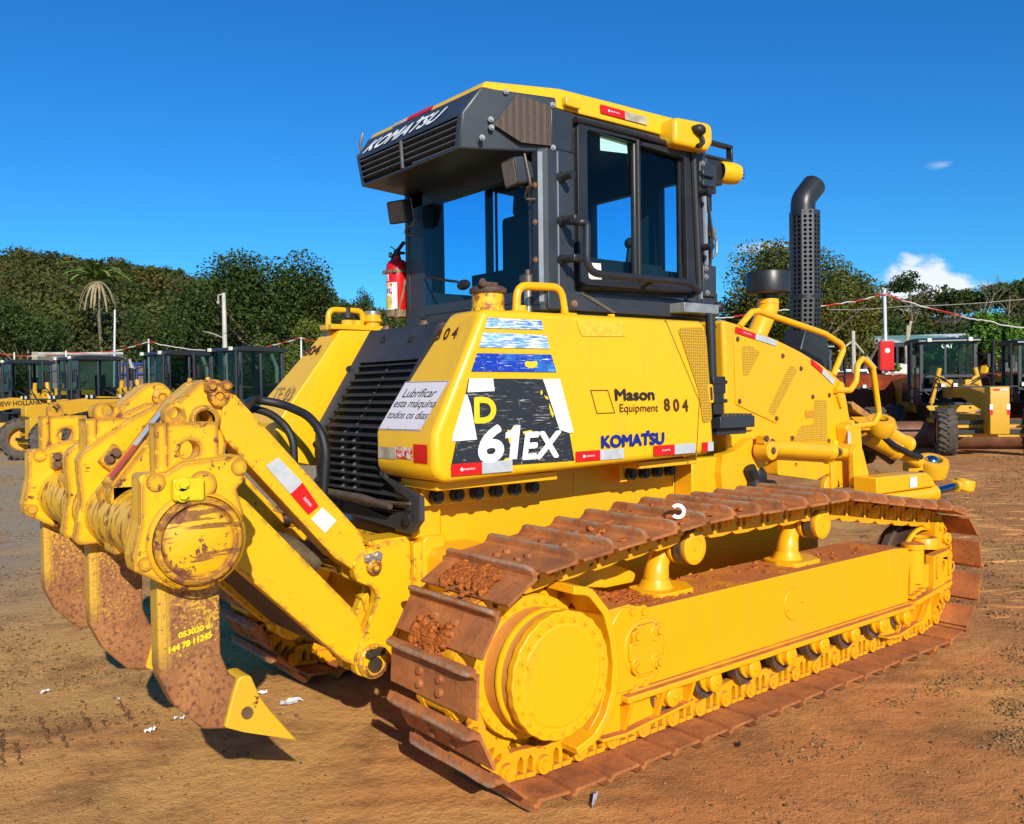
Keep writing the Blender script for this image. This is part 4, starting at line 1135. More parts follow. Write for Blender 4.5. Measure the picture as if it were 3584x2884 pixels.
# side mesh screens on the housing
for sg in (-1, 1):
    def sd(x, z): # point on the side face of the housing
        f_ = (x - .29) / (.68 - .29); return Vector((x, sg * (.500 + .106 * max(0, min(1, f_))), z))
    mp = [(.495, 2.928), (.660, 2.895), (.660, 2.712), (.515, 2.712), (.385, 2.778)]
    b = MB(); q_ = [sd(*p) for p in mp]; nrm = Vector((-.26, sg * .965, 0))
    ob = b.sheet([p + nrm * .012 for p in q_]).build('side_screen', 'mesh_brown', ac, smooth=False)
    b = MB()
    for p in [(.445, 2.935), (.672, 2.902), (.672, 2.705), (.372, 2.80), (.375, 2.765), (.33, 2.715)]: b.bolt(sd(*p) + nrm * .008, nrm, .009, .012)
    b.each('bolt', 'bolt_galv', ac)
# working lamps under the housing
for yc, z0, rz in ((-.54, 2.58, -8), (.47, 2.57, 18)):
    b = MB(); b.prism(fillet([(-.055, -.055), (.055, -.055), (.055, .055), (-.055, .055)], .012, 3), 'x', -.028, .02)
    b.add([(.02, -.05, -.05), (.02, .05, -.05), (.02, .05, .05), (.02, -.05, .05), (.07, -.028, -.028), (.07, .028, -.028), (.07, .028, .028), (.07, -.028, .028)], [(0, 1, 5, 4), (1, 2, 6, 5), (2, 3, 7, 6), (3, 0, 4, 7), (4, 5, 6, 7)])
    mt = Matrix.Translation((.50, yc, z0)) @ Matrix.Rotation(R(rz), 4, 'Z') @ Matrix.Rotation(R(-12), 4, 'Y') @ Matrix.Scale(1.12, 4)
    lm = b.xf(mt).build('work_lamp', 'ac_dark', cabo, .004)
    b = MB(); b.prism(fillet([(-.046, -.048), (.046, -.048), (.046, .048), (-.046, .048)], .01, 3), 'x', -.031, -.027); b.xf(mt).build('lens', 'lens', lm)
    b = MB(); b.tube(fillet([(.02, -.062, .06), (.02, -.066, -.07), (.04, .0, -.075)], .02, 3, False), .005, 8); b.tube(fillet([(.05, 0, -.06), (.03, .02, -.11), (.06, -.02, -.12)], .03, 3, False), .006, 8); b.xf(mt).build('lamp_bracket', 'steel_worn', lm)
# small lamp/antenna at the far roof corner
b = MB(); b.tube([(.30, .52, 2.86), (.31, .56, 2.93), (.33, .565, 2.99)], .008, 8); b.ball((.295, .53, 2.85), .022); b.build('roof_corner_marker', 'steel_worn', cabo)

# yellow roof
b = MB()
lo = [(.338, -.515), (.72, -.606), (1.74, -.606), (1.80, -.55), (1.80, .55), (1.74, .606), (.72, .606), (.338, .515)]
up_ = [(.362, -.505), (.73, -.592), (1.72, -.592), (1.77, -.54), (1.77, .54), (1.72, .592), (.73, .592), (.362, .505)]
zl = [2.945, 2.892, 2.895, 2.895, 2.895, 2.895, 2.892, 2.945]; zu = [2.980, 2.998, 3.010, 3.008, 3.008, 3.010, 2.998, 2.980]
b.add([(x, y, z) for (x, y), z in zip(lo, zl)] + [(x, y, z) for (x, y), z in zip(up_, zu)], [tuple(range(8)), tuple(range(8, 16))] + [(i, (i + 1) % 8, 8 + (i + 1) % 8, 8 + i) for i in range(8)])
roof = b.build('roof', 'tank_yellow', cabo, .012, 3)
b = MB(); b.prism(fillet([(.735, 2.908), (.83, 2.905), (.83, 2.95), (.735, 2.955)], .01, 2), 'y', -.60, -.635); b.build('roof_bracket', 'tank_yellow', roof, .006)
tape(roof, [(.985, -.604, 2.925), (1.155, -.604, 2.924), (1.315, -.604, 2.923), (1.315, -.600, 2.965), (1.155, -.600, 2.967), (.985, -.600, 2.968)], off=.006, mats=('red_tape', 'dirty_tape'))
rr_ = lambda y, z: (.338 + (z - 2.945) * .68, y, z)
decal('reflective_tape', 'red_tape', roof, [rr_(.13, 2.948), rr_(-.10, 2.948), rr_(-.10, 2.974), rr_(.13, 2.974)], .006, (-.8, 0, .5))
decal('reflective_tape', 'dirty_tape', roof, [rr_(.27, 2.948), rr_(.13, 2.948), rr_(.13, 2.974), rr_(.27, 2.974)], .006, (-.8, 0, .5))
# yellow lamp pods at the front roof corners
for sg in (-1, 1):
    b = MB(); b.prism(fillet([(1.425, 2.828), (1.690, 2.832), (1.730, 2.880), (1.730, 2.985), (1.425, 2.968)], [.03, .03, .04, .05, .04], 4), 'y', sg * .57, sg * .70)
    pod = b.build('roof_lamp_pod', 'tank_yellow', roof, .022, 4)
    if sg < 0:
        b = MB(); b.ball((1.60, -.715, 2.925), .036, 12, (1.1, .8, .8)); b.cyl((1.565, -.69, 2.928), (1.565, -.73, 2.928), .016, n=12); b.tube(fillet([(1.615, -.71, 2.90), (1.625, -.72, 2.86), (1.58, -.715, 2.838)], .02, 3, False), .012, 8)
        b.build('lamp', 'black', pod)
# handrail, studs
b = MB()
b.tube(fillet([(.715, -.66, 2.362), (.715, -.742, 2.345), (.750, -.75, 2.345), (.745, -.75, 2.115), (1.46, -.75, 2.118), (1.58, -.72, 2.085), (1.60, -.63, 2.075)], [0, .02, .05, .08, .05, .03, 0], 6, False), .0175, 14)
b.tube([(.715, -.66, 2.185), (.745, -.75, 2.18)], .016, 10); b.tube([(1.22, -.63, 2.09), (1.22, -.75, 2.115)], .012, 8)
b.build('grab_rail', 'black_metal', cabo)
st = MB(); st.cyl((0, 0, 0), (0, -.018, 0), .028, .022, n=18); st.cyl((0, 0, 0), (0, -.085, 0), .019, n=16); st.cyl((0, -.085, 0), (0, -.087, 0), .007, n=8)
s0 = st.build('mounting_stud', 'black_metal', cabo)
for i, (x, z) in enumerate(((.712, 2.572), (.712, 2.368), (.712, 2.187), (1.700, 2.625), (1.715, 2.335))):
    o = s0 if i == 0 else s0.copy()
    if i: COL.objects.link(o); o.parent = cabo
    o.location = (x, -.614, z)
b = MB(); b.bb(.70, .735, -.69, -.72, 2.345, 2.385); b.bb(.70, .74, -.69, -.715, 2.17, 2.205); b.build('rail_clamp', 'black_metal', cabo, .006)
# front post trim, hinges, mirror arm and yellow round lamp
b = MB()
b.tube([(1.672, -.622, 2.80), (1.715, -.622, 2.06)], .009, 8); b.tube([(1.765, -.605, 2.62), (1.785, -.605, 2.12)], .014, 8)
b.build('post_trim', 'grey_edge', cabo)
b = MB()
b.mark()
for z in (2.735, 2.68): b.bb(1.70, 1.80, -.60, -.655, z - .018, z + .012)
b.bb(1.70, 1.84, -.60, -.632, 2.64, 2.80); b.mark().bb(1.72, 1.83, -.60, -.634, 2.075, 2.245); b.bb(1.70, 1.86, -.598, -.618, 2.02, 2.10)
b.each('hinge', 'cab_dark', cabo, .006)
b = MB()
for x, z in ((1.72, 2.785), (1.72, 2.73), (1.72, 2.675), (1.74, 2.225), (1.74, 2.18), (1.75, 2.095)): b.bolt((x, -.634, z), (0, -1, 0), .011, .012)
b.each('bolt', 'bolt_galv', cabo)
b = MB(); b.bb(1.80, 2.07, -.53, -.57, 2.935, 2.955); b.bb(2.055, 2.07, -.53, -.57, 2.87, 2.936); b.bb(1.80, 2.07, -.53, -.57, 2.855, 2.871); b.bb(1.84, 1.985, -.52, -.56, 2.72, 2.86); b.bb(1.80, 1.84, -.55, -.6, 2.55, 2.82)
b.build('mirror_bracket', 'black_metal', cabo, .004)
b = MB(); b.lathe([(.052, -.01), (.060, 0), (.062, .07), (.055, .11), (.03, .125), (0, .127)], (1.985, -.55, 2.795), (1, -.25, -.02), 24, False); b.build('side_lamp', 'tank_yellow', cabo)
b = MB(); b.lathe([(.052, .0), (.03, .006), (0, .008)], (1.990, -.551, 2.795), (-1, .25, .02), 20, False)
for z in (2.775, 2.795, 2.815): b.cyl((2.10, -.58, z), (2.145, -.59, z), .006, .003, n=6)
b.build('side_lamp_fins', 'black', cabo)
b = MB(); b.tube(fillet([(1.80, -.60, 2.62), (1.83, -.61, 2.4), (1.81, -.60, 2.2)], .3, 4, False), .008, 8); b.tube(fillet([(1.84, -.58, 2.58), (1.85, -.57, 2.35), (1.83, -.6, 2.15)], .2, 4, False), .007, 8); b.build('lamp_cable', 'black', cabo)
b = MB(); b.cyl((1.83, -.56, 2.445), (1.89, -.56, 2.445), .030, n=16); b.cyl((1.89, -.56, 2.445), (1.92, -.56, 2.445), .008, n=8); b.tube(fillet([(1.87, -.58, 2.43), (1.90, -.58, 2.40), (1.90, -.58, 2.33), (1.86, -.58, 2.30)], .02, 3, False), .008, 8)
b.build('door_latch', 'bolt_galv', cabo)
b = MB(); b.prism(fillet([(1.79, 2.15), (1.86, 2.10), (1.83, 2.50), (1.80, 2.60)], .02, 3), 'y', -.52, -.56); b.build('front_corner_trim', 'cab_dark', cabo)
# step, lower hoses beside the tank front
b = MB(); b.bb(1.46, 1.74, -.60, -.72, 1.972, 2.022); b.build('cab_step', simple('step_plate', (.28, .29, .30, 1), .35, .3, .3, 12), cabo, .004)
b = MB(); b.bb(1.72, 2.02, -.56, -.74, 1.362, 1.425); b.bb(1.74, 2.0, -.56, -.70, 1.325, 1.36); stp = b.build('entry_step', 'cab_dark', DZ, .005)
b = MB()
for i in range(8): b.bb(1.75 + .035 * i, 1.765 + .035 * i, -.58, -.73, 1.425, 1.437)
b.build('step_grip', simple('step_tread', (.12, .09, .07, 1), .6, .2, .3, 20), stp)
b = MB(); b.tube([(1.665, -.72, 1.97), (1.675, -.72, 1.66), (1.70, -.715, 1.44)], .026, 12); b.bb(1.655, 1.76, -.68, -.745, 1.55, 1.64); b.bb(1.665, 1.75, -.68, -.74, 1.44, 1.56)
for z in (1.60, 1.50): b.bb(1.65, 1.77, -.67, -.75, z, z + .02)
b.build('gas_strut', 'black_metal', DZ, .004)
b = MB(); b.ball((1.76, -.70, 2.012), .03, 12); b.cyl((1.72, -.7, 2.005), (1.75, -.7, 2.012), .012, n=8); b.tube([(1.69, -.70, 1.95), (1.72, -.70, 1.90)], .016, 10); b.build('release_knob', 'black', DZ)
b = MB(); b.bb(1.66, 1.76, -.56, .56, 1.25, 1.92); b.build('firewall', 'interior', DZ)
b = MB(); b.bb(.62, 1.70, -.5, .5, 1.2, 1.93); b.build('cab_mount', 'interior', DZ)

# ---------------------------------------------------------------- hood
hp = [(2.056, 1.974), (2.258, 1.945), (2.592, 1.872), (2.83, 1.808), (3.05, 1.735), (3.21, 1.668), (3.33, 1.602), (3.382, 1.461), (3.414, 1.348), (3.45, 1.05), (2.10, 1.05), (2.08, 1.42)]
b = MB(); b.prism(hp, 'y', -.50, .50); hood = b.build('engine_hood', 'yellow', DZ, .022, 4)
hy_ = -.502
def av(a, c): return ((a[0] + c[0]) / 2, (a[1] + c[1]) / 2)
p1 = [av(a, c) for a, c in zip([(2.215, 1.89), (2.724, 1.799), (2.929, 1.704), (2.637, 1.354), (2.226, 1.483)], [(2.084, 1.88), (2.576, 1.792), (2.775, 1.7), (2.492, 1.36), (2.094, 1.486)])]
m1 = [av(a, c) for a, c in zip([(2.284, 1.828), (2.359, 1.834), (2.47, 1.798), (2.336, 1.649), (2.295, 1.653)], [(2.15, 1.82), (2.223, 1.826), (2.33, 1.791), (2.201, 1.647), (2.161, 1.651)])]
m2 = [av(a, c) for a, c in zip([(2.775, 1.72), (2.859, 1.694), (2.601, 1.402), (2.537, 1.434)], [(2.626, 1.716), (2.707, 1.69), (2.458, 1.408), (2.395, 1.438)])]
p2 = [av(a, c) for a, c in zip([(3.014, 1.55), (3.243, 1.548), (3.231, 1.195), (2.763, 1.243)], [(2.858, 1.551), (3.08, 1.549), (3.068, 1.206), (2.614, 1.253)])]
m3 = [av(a, c) for a, c in zip([(3.046, 1.5), (3.184, 1.493), (3.19, 1.22), (2.8, 1.235), (2.894, 1.332), (3.036, 1.341)], [(2.888, 1.502), (3.023, 1.495), (3.028, 1.23), (2.651, 1.245), (2.741, 1.339), (2.879, 1.348)])]
def panel(name, poly, meshes, r):
    b_ = MB(); o = fillet(poly, r, 4); b_.prism(o, 'y', -.499, -.508); pn = b_.build(name, 'yellow', hood, .003)
    for q in meshes: decal('mesh_screen', 'mesh_yellow', pn, [(x, -.508, z) for x, z in fillet(q, .02, 3)], .002)
    b_ = MB()
    for p in poly[:]:
        c = sum((Vector(v) for v in poly), Vector((0, 0))) / len(poly); d = Vector(p) + (c - Vector(p)).normalized() * .035
        b_.bolt((d.x, -.508, d.y), (0, -1, 0), .011, .010)
    b_.each('bolt', 'bolt', pn)
    return pn
panel('engine_side_panel', p1, [m1, m2], .02)
pn2 = panel('engine_access_panel', p2, [m3], .02)
b = MB(); b.bb(2.86, 2.97, -.509, -.513, 1.385, 1.43); b.build('panel_handle', simple('recess_orange', (.55, .25, .01, 1), .5, 0, 0), pn2)
b = MB(); b.bolt((3.30, -.502, 1.47), (0, -1, 0), .012, .01); b.bolt((3.36, -.502, 1.26), (0, -1, 0), .010, .01); b.mark().bb(2.26, 2.31, -.5, -.508, 1.322, 1.33); b.each('bolt', 'bolt', hood)
def hs_(a, c): return (av(a, c)[0], -.502, av(a, c)[1])
tA = [hs_((2.225, 1.906), (2.093, 1.895)), hs_((2.42, 1.872), (2.285, 1.862)), hs_((2.635, 1.836), (2.491, 1.828)), hs_((2.636, 1.871), (2.491, 1.862)), hs_((2.43, 1.907), (2.29, 1.897)), hs_((2.232, 1.943), (2.10, 1.931))]
tape(hood, tA, txt='DPI', off=.004, mats=('red_tape', 'silver_tape'))
tB = [hs_((3.016, 1.727), (2.86, 1.722)), hs_((3.14, 1.667), (2.98, 1.664)), hs_((3.269, 1.594), (3.105, 1.594)), hs_((3.295, 1.627), (3.129, 1.625)), hs_((3.15, 1.70), (2.99, 1.696)), hs_((3.016, 1.763), (2.86, 1.757))]
tape(hood, tB, txt='', off=.004)
decal('warning_label', 'yellow_ink', hood, [(3.19, -.502, 1.14), (3.31, -.502, 1.14), (3.31, -.502, 1.225), (3.19, -.502, 1.225)], .004)
b = MB()
tri = [(3.215, 1.15), (3.285, 1.15), (3.25, 1.212)]; c_ = Vector((3.25, 1.172)); b.prism(tri, 'y', -.5065, -.507, [[tuple(c_ + (Vector(p) - c_) * .86) for p in tri]]); b.build('warning_mark', 'ink', hood, smooth=False)
def r3(pts, y): return [(p[0], y, p[1]) for p in pts]
r1 = [av(a, c) for a, c in zip([(2.286, 1.945), (2.41, 2.038), (2.48, 2.046), (3.197, 1.932), (3.399, 1.868), (3.425, 1.83), (3.295, 1.655)], [(2.152, 1.93), (2.272, 2.024), (2.34, 2.031), (3.035, 1.921), (3.231, 1.858), (3.256, 1.822), (3.13, 1.655)])]
r2 = [av(a, c) for a, c in zip([(3.277, 1.557), (3.466, 1.555), (3.538, 1.612), (3.557, 1.728), (3.629, 1.777), (3.757, 1.71), (3.839, 1.384), (3.773, 1.317), (3.464, 1.303)], [(3.112, 1.557), (3.296, 1.556), (3.365, 1.611), (3.383, 1.723), (3.454, 1.77), (3.578, 1.705), (3.658, 1.389), (3.593, 1.324), (3.294, 1.311)])]
b = MB(); b.tube(fillet(r3(r1, -.49), .05, 5, False), .020, 14); b.build('hood_rail', 'yellow', hood)
b = MB(); b.tube(fillet(r3(r2, -.515), [0, .03, .05, .05, .05, .06, .05, .05, 0], 5, False), .020, 14)
b.prism(fillet([(3.24, 1.62), (3.30, 1.60), (3.30, 1.46), (3.27, 1.43), (3.22, 1.52)], .02, 3), 'y', -.50, -.52); b.prism(fillet([(3.34, 1.36), (3.41, 1.35), (3.40, 1.25), (3.34, 1.26)], .02, 3), 'y', -.50, -.53)
b.build('front_step_rail', 'yellow', hood)
# pre-cleaner and exhaust
PY = -.2
b = MB(); b.lathe([(.066, 2.150), (.068, 2.196), (.136, 2.200), (.142, 2.204), (.144, 2.212), (.144, 2.336), (.141, 2.342), (.12, 2.344), (0, 2.348)], (2.918, PY, 0), (0, 0, 1), 48)
pc = b.build('pre_cleaner', 'black_metal', hood)
b = MB(); b.cyl((2.918, PY, 2.165), (2.918, PY, 2.085), .068, n=32); b.tube([(2.918, PY, 2.105), (2.87, PY, 2.035), (2.80, PY, 1.94), (2.75, PY, 1.82)], .067, 28)
b.lathe([(.071, 2.135), (.071, 2.145)], (2.918, PY, 0), (0, 0, 1), 32); b.build('intake_pipe', 'yellow', pc)
EX_, ER = 3.345, .104
def shield(z0, z1, r0, r1, rows):
    b_ = MB(); n_ = 8
    for i in range(n_):
        a0, a1 = 2 * PI * (i + .5) / n_, 2 * PI * (i + 1.5) / n_
        def pt(s, z, t): # s across 0..1
            r = r0 + (r1 - r0) * (z - z0) / (z1 - z0); r -= t
            A0 = Vector((EX_ + r * math.cos(a0), PY + r * math.sin(a0), z)); A1 = Vector((EX_ + r * math.cos(a1), PY + r * math.sin(a1), z)); return A0.lerp(A1, s)
        W = (pt(1, z0, 0) - pt(0, z0, 0)).length; H = z1 - z0
        mid = (a0 + a1) / 2
        facing = Vector((math.cos(mid), math.sin(mid))).dot(Vector((CAM.x - EX_, CAM.y - PY)).normalized()) > -.25
        holes = []
        if facing:
            for q in range(rows):
                for sx_ in (.28, .72):
                    cz = (q + .6) / (rows + .2) * H
                    holes.append([(sx_ * W + .0115 * math.cos(a), cz + .0115 * math.sin(a)) for a in [2 * PI * k / 8 for k in range(8)]])
        flat = [(0, 0), (W, 0), (W, H), (0, H)]
        loops = [flat] + holes; fl = [p for l_ in loops for p in l_]
        tri = tessellate_polygon([[Vector((p[0], p[1], 0)) for p in l_] for l_ in loops])
        b_.add([pt(p[0] / W, z0 + p[1], 0) for p in fl], [tuple(t_) for t_ in tri])
        if holes:      # hole walls
            o_i = 4
            for h_ in holes:
                k = len(h_); vsl = [pt(p[0] / W, z0 + p[1], 0) for p in h_] + [pt(p[0] / W, z0 + p[1], .004) for p in h_]
                b_.add(vsl, [(j, (j + 1) % k, k + (j + 1) % k, k + j) for j in range(k)])
    return b_
b = MB(); b.cyl((EX_, PY, 1.70), (EX_, PY, 2.78), .070, n=28); ex0 = b.build('exhaust', 'interior', hood)
sh = shield(2.212, 2.792, ER, ER, 19); sh.build('heat_shield', simple('grey_perforated_steel', (.040, .044, .052, 1), .45, .3, .25, 14), ex0, ang=25)
sh = shield(1.955, 2.188, ER * .97, ER * 1.03, 7); sh.v = [(x - (2.188 - z) * .04, y, z) for x, y, z in sh.v]; sh.build('lower_heat_shield', 'black_metal', ex0, ang=25)
b = MB(); b.prism(fillet([(3.23, 1.97), (3.44, 1.975), (3.53, 1.82), (3.45, 1.62), (3.13, 1.72), (3.17, 1.84)], .02, 2), 'y', PY - .08, PY + .08); b.build('exhaust_base', 'black_metal', ex0, .008)
b = MB(); b.cyl((EX_, PY, 2.185), (EX_, PY, 2.215), .102, n=16); b.build('shield_band', 'black_metal', ex0)
q_ = fillet([(EX_ - .02, PY, 2.76), (EX_ - .02, PY, 2.87), (EX_ + .10, PY - .01, 2.985)], .11, 8, False)
b = MB(); b.tube(q_, .082, 28, False); b.tube(q_, .077, 28, False)
b.build('exhaust_tip', 'black_metal', ex0)

# ---------------------------------------------------------------- front linkage
b = MB(); cy = -.63
b.cyl((2.31, cy, 1.228), (2.93, cy, 1.172), .048, n=24); b.lathe([(.05, 0), (.056, .01), (.056, .05), (.046, .056)], (2.90, cy, 1.175), (.995, 0, -.09), 24)
lc = b.build('lift_cylinder', 'yellow', DZ)
b = MB(); b.lathe([(.055, -.045), (.055, .05), (.03, .054)], (2.268, cy, 1.215), (0, -1, 0), 24); b.bb(2.22, 2.30, cy - .03, cy + .03, 1.255, 1.30); b.build('cylinder_trunnion', 'front_worn', lc, .003)
b = MB(); b.bolt((2.268, cy - .054, 1.215), (0, -1, 0), .015, .01); b.bolt((2.235, cy - .032, 1.285), (0, -1, 0), .013, .012); b.bolt((2.29, cy - .032, 1.265), (0, -1, 0), .013, .012); b.each('bolt', 'bolt', lc)
b = MB(); b.cyl((2.93, cy, 1.172), (3.06, cy, 1.160), .026, n=18); b.build('rod', 'bluerod', lc)
b = MB(); b.cyl((3.04, cy, 1.160), (3.16, cy, 1.157), .036, n=20); b.lathe([(.055, -.05), (.055, .05)], (3.15, cy, 1.157), (0, 1, 0), 24); b.build('rod_eye', 'front_worn', lc)
# crank / yoke plates and uprights in front of the hood
b = MB(); yk = fillet([(3.11, .93), (3.10, 1.16), (3.13, 1.20), (3.19, 1.20), (3.22, 1.16), (3.30, .97), (3.28, .92)], .04, 4)
b.prism(yk, 'y', -.66, -.70); b.prism([(x - .05, z) for x, z in yk], 'y', -.56, -.60); b.cyl((3.26, -.69, .965), (3.26, -.725, .965), .03, n=16); b.build('lift_lever', 'front_worn', DZ, .006)
b = MB(); b.prism(fillet([(3.30, .95), (3.22, 1.32), (3.28, 1.345), (3.40, 1.32), (3.43, 1.04), (3.52, .97), (3.50, .93)], .03, 4), 'y', -.50, -.58); b.build('upright', 'front_worn', DZ, .008)
decal('reflective_tape', 'silver_tape', DZ, [(3.225, -.582, 1.16), (3.262, -.582, 1.16), (3.262, -.582, 1.27), (3.225, -.582, 1.30)], .004, (0, -1, 0))
b = MB(); b.prism([(2.98, .92), (2.98, 1.10), (3.02, 1.10), (3.06, .95)], 'y', -.58, -.62); b.prism(circ(3.02, .93, .09, 16, 0, PI), 'y', -.56, -.60); b.build('lever_rib', 'front_worn', DZ, .006)
# push frame beam with the near angle cylinder
by = -.80
b = MB()
b.prism([(3.09, .905), (3.09, 1.012), (3.72, 1.002), (3.80, .965), (3.845, .918), (3.845, .90), (3.20, .905)], 'y', by - .06, by + .10)
pf = b.build('push_frame', 'yellow', DZ, .008)
decal('label', 'paper', pf, [(3.49, by - .062, .918), (3.585, by - .062, .918), (3.585, by - .062, .985), (3.49, by - .062, .985)], .003, (0, -1, 0))
b = MB(); b.tube([(3.10, by, .86), (3.92, by, .845)], .055, 24); b.lathe([(.056, 0), (.064, .005), (.064, .03), (.03, .034)], (3.88, by, .846), (1, 0, -.018), 24); ang = b.build('angle_cylinder', 'yellow', pf)
b = MB(); b.tube([(3.90, by, .846), (4.27, by, .866)], .028, 20); b.build('rod', 'bluerod', ang)
b = MB(); b.tube([(4.25, by, .865), (4.31, by, .866)], [.045, .038], 18)
b.lathe([(.055, -.045), (.068, -.03), (.07, .02), (.064, .042), (.040, .044), (.036, .03), (.036, -.03)], (4.40, by, .862), (.1, -.15, 1), 28, False)
b.build('rod_eye', 'front_worn', ang, .006)
b = MB(); b.tube(fillet([(3.80, by + .02, .99), (3.90, by + .02, .93), (3.93, by + .01, .87)], .06, 4, False), .02, 10); b.build('hose', 'black', ang)
# far pitch link / cylinder that reaches forward from behind the hood
def lk(px, py, depth): return at((px / 3.47 + 2900) / 1.6623, (py / 3.47 + 1450) / 1.6623, depth)
A0, A1, A2 = lk(440, 235, 6.55), lk(800, 440, 6.75), lk(1090, 590, 6.95)
b = MB(); b.tube([A0, A1], [.075, .062], 20); b.lathe([(.07, -.03), (.07, .03)], A1, A1 - A0, 20); b.tube([A1, A2], .045, 18); tl = b.build('tilt_link', 'front_worn', DZ)
b = MB(); c1 = lk(1225, 640, 7.0)
b.lathe([(.105, -.085), (.125, -.06), (.13, .03), (.12, .07), (.075, .075), (.068, .05), (.068, -.05)], (.02, 0, 0), (0, 0, 1), 32, False); b.tube([(-.20, 0, .0), (-.08, 0, 0)], [.06, .075], 16)
b.xf(Matrix.Translation(c1) @ Matrix.Rotation(R(24), 4, RT) @ Matrix.Rotation(R(-38), 4, 'Z') @ Matrix.Scale(.95, 4)).build('link_eye', 'front_worn', tl)
b = MB(); b.ball(c1 + Vector((-.01, -.02, .04)), .062, 16, (1, 1, .9)); b.build('ball_joint', 'chrome', tl)
b = MB(); b.tube([lk(640, 190, 6.85), lk(960, 370, 7.1)], [.062, .060], 20); b.lathe([(.062, 0), (.07, .006), (.07, .04), (.03, .044)], lk(930, 352, 7.08), lk(960, 370, 7.1) - lk(640, 190, 6.85), 20); b.build('tilt_cylinder', 'yellow', DZ)
b = MB(); b.tube(fillet([lk(560, 190, 6.5), lk(800, 380, 6.62), lk(1010, 490, 6.75), lk(1120, 520, 6.85)], .3, 5, False), .022, 10); b.build('hose', 'black', tl)
b = MB(); b.lathe([(.085, -.065), (.10, -.04), (.103, .03), (.095, .055), (.05, .06), (.046, .03)], (0, 0, 0), (0, 0, 1), 28, False); b.box((-.12, 0, .02), (.16, .10, .06)); b.xf(Matrix.Translation(lk(625, 140, 6.4)) @ Matrix.Rotation(R(24), 4, RT) @ Matrix.Rotation(R(-40), 4, 'Z')).build('link_lug', 'front_worn', DZ)
b = MB(); b.box((0, 0, 0), (.62, .16, .05), Matrix.Rotation(R(22), 3, 'Y')); b.box((.05, .02, -.06), (.5, .05, .1), Matrix.Rotation(R(22), 3, 'Y')); b.xf(Matrix.Translation(lk(420, 60, 6.6))).build('cross_plate', simple('soiled_orange_steel', (.42, .20, .05, 1), .6, 0, .4, 9), DZ, .006)
b = MB(); b.tube([lk(430, 380, 6.8), lk(640, 470, 6.9), lk(760, 560, 7.0)], .035, 10); b.ball(lk(470, 500, 6.9), .07, 8); b.tube([lk(480, 340, 6.8), lk(600, 400, 6.9)], .03, 8); b.build('lower_link', simple('greasy_steel', (.05, .03, .02, 1), .5, .3, .3, 20), DZ)

# ---------------------------------------------------------------- ripper
RZ, RX = 1.128, -1.142
b = MB(); b.lathe([(.124, -.90), (.124, .98)], (RX, 0, RZ), (0, 1, 0), 48); beam = b.build('ripper_beam', 'worn_tube', DZ)
# end caps
b = MB(); b.lathe([(.136, .98), (.136, 1.004), (.128, 1.014), (.118, 1.014), (.114, 1.004), (.110, 1.000), (.104, 1.004), (0, 1.004)], (RX + .006, 0, RZ), (0, -1, 0), 56, False); b.build('beam_cap', worn_paint('scraped_cap', 2.8, (.45, 1, 3.2)), beam)
def rip_bracket(yc, near):
    """shank holder: cast side plates round the beam, upper box with the lifting eye"""
    outl = fillet([(-1.300, 1.343), (-1.225, 1.343), (-1.175, 1.372), (-.990, 1.384), (-.980, 1.365), (-.983, 1.295), (-1.008, 1.277), (-.985, 1.20), (-.996, 1.13), (-1.04, 1.03), (-1.11, .985), (-1.205, .985), (-1.32, 1.055), (-1.327, 1.10), (-1.303, 1.20)], .015, 3)
    b_ = MB()
    b_.prism(outl, 'y', yc - .13, yc - .038); b_.lathe([(.122, .05), (.155, .05), (.155, .09), (.122, .09)], (RX, yc, RZ), (0, 1, 0), 40, False)
    b_.prism([(-1.03, 1.02), (-1.0, 1.1), (-1.0, 1.35), (-1.03, 1.35)], 'y', yc - .04, yc + .05)
    br = b_.build('shank_holder', 'worn', beam, .014, 3)
    b_ = MB()                               # round bosses cast on the plate
    for x, z, r in ((-1.255, 1.315, .028), (-1.0, 1.345, .026), (-1.29, 1.075, .022)): b_.mark().lathe([(r, .128), (r, .134), (r - .002, .136), (0, .136)], (x, yc, z), (0, -1, 0), 24, False)
    b_.mark().lathe([(.042, .128), (.042, .144), (.039, .147), (0, .147)], (-1.118, yc, 1.300), (0, -1, 0), 26, False)
    if near: b_.mark().lathe([(.155, .12), (.152, .138), (.140, .15)], (RX + .006, yc, RZ), (0, -1, 0), 48, False)
    b_.each('cast_boss', 'worn', br)
    b_ = MB(); b_.prism(fillet([(-1.216, 1.258), (-1.123, 1.252), (-1.123, 1.322), (-1.216, 1.326)], .01, 3), 'y', yc - .135, yc - .172); b_.build('pin_retainer', 'olive' if near else 'worn', br, .005)
    b_ = MB(); b_.bolt((-1.191, yc - .172, 1.308), (0, -1, 0), .0145, .016); b_.bolt((-1.191, yc - .172, 1.275), (0, -1, 0), .0145, .016); b_.each('bolt', 'olive' if near else 'bolt', br)
    # upper box of the holder
    b_ = MB(); b_.prism([(-1.236, 1.30), (-1.042, 1.34), (-1.042, 1.490), (-1.236, 1.490)], 'y', yc - .075, yc - .005, [circ(-1.133, 1.403, .0305, 28)])
    b_.prism([(-1.240, 1.30), (-1.205, 1.30), (-1.205, 1.492), (-1.240, 1.492)], 'y', yc - .083, yc - .070)
    bx = b_.build('holder_box', 'worn', br, .008, 3)
    b_ = MB(); b_.prism(fillet([(-1.206, 1.488), (-1.208, 1.525), (-1.19, 1.549), (-1.165, 1.552), (-1.145, 1.54), (-1.134, 1.488)], .012, 3), 'y', yc - .065, yc - .03, [circ(-1.172, 1.521, .018, 18)]); b_.build('lifting_eye', 'worn', br, .004)
rip_bracket(-.85, True); rip_bracket(.85, False)
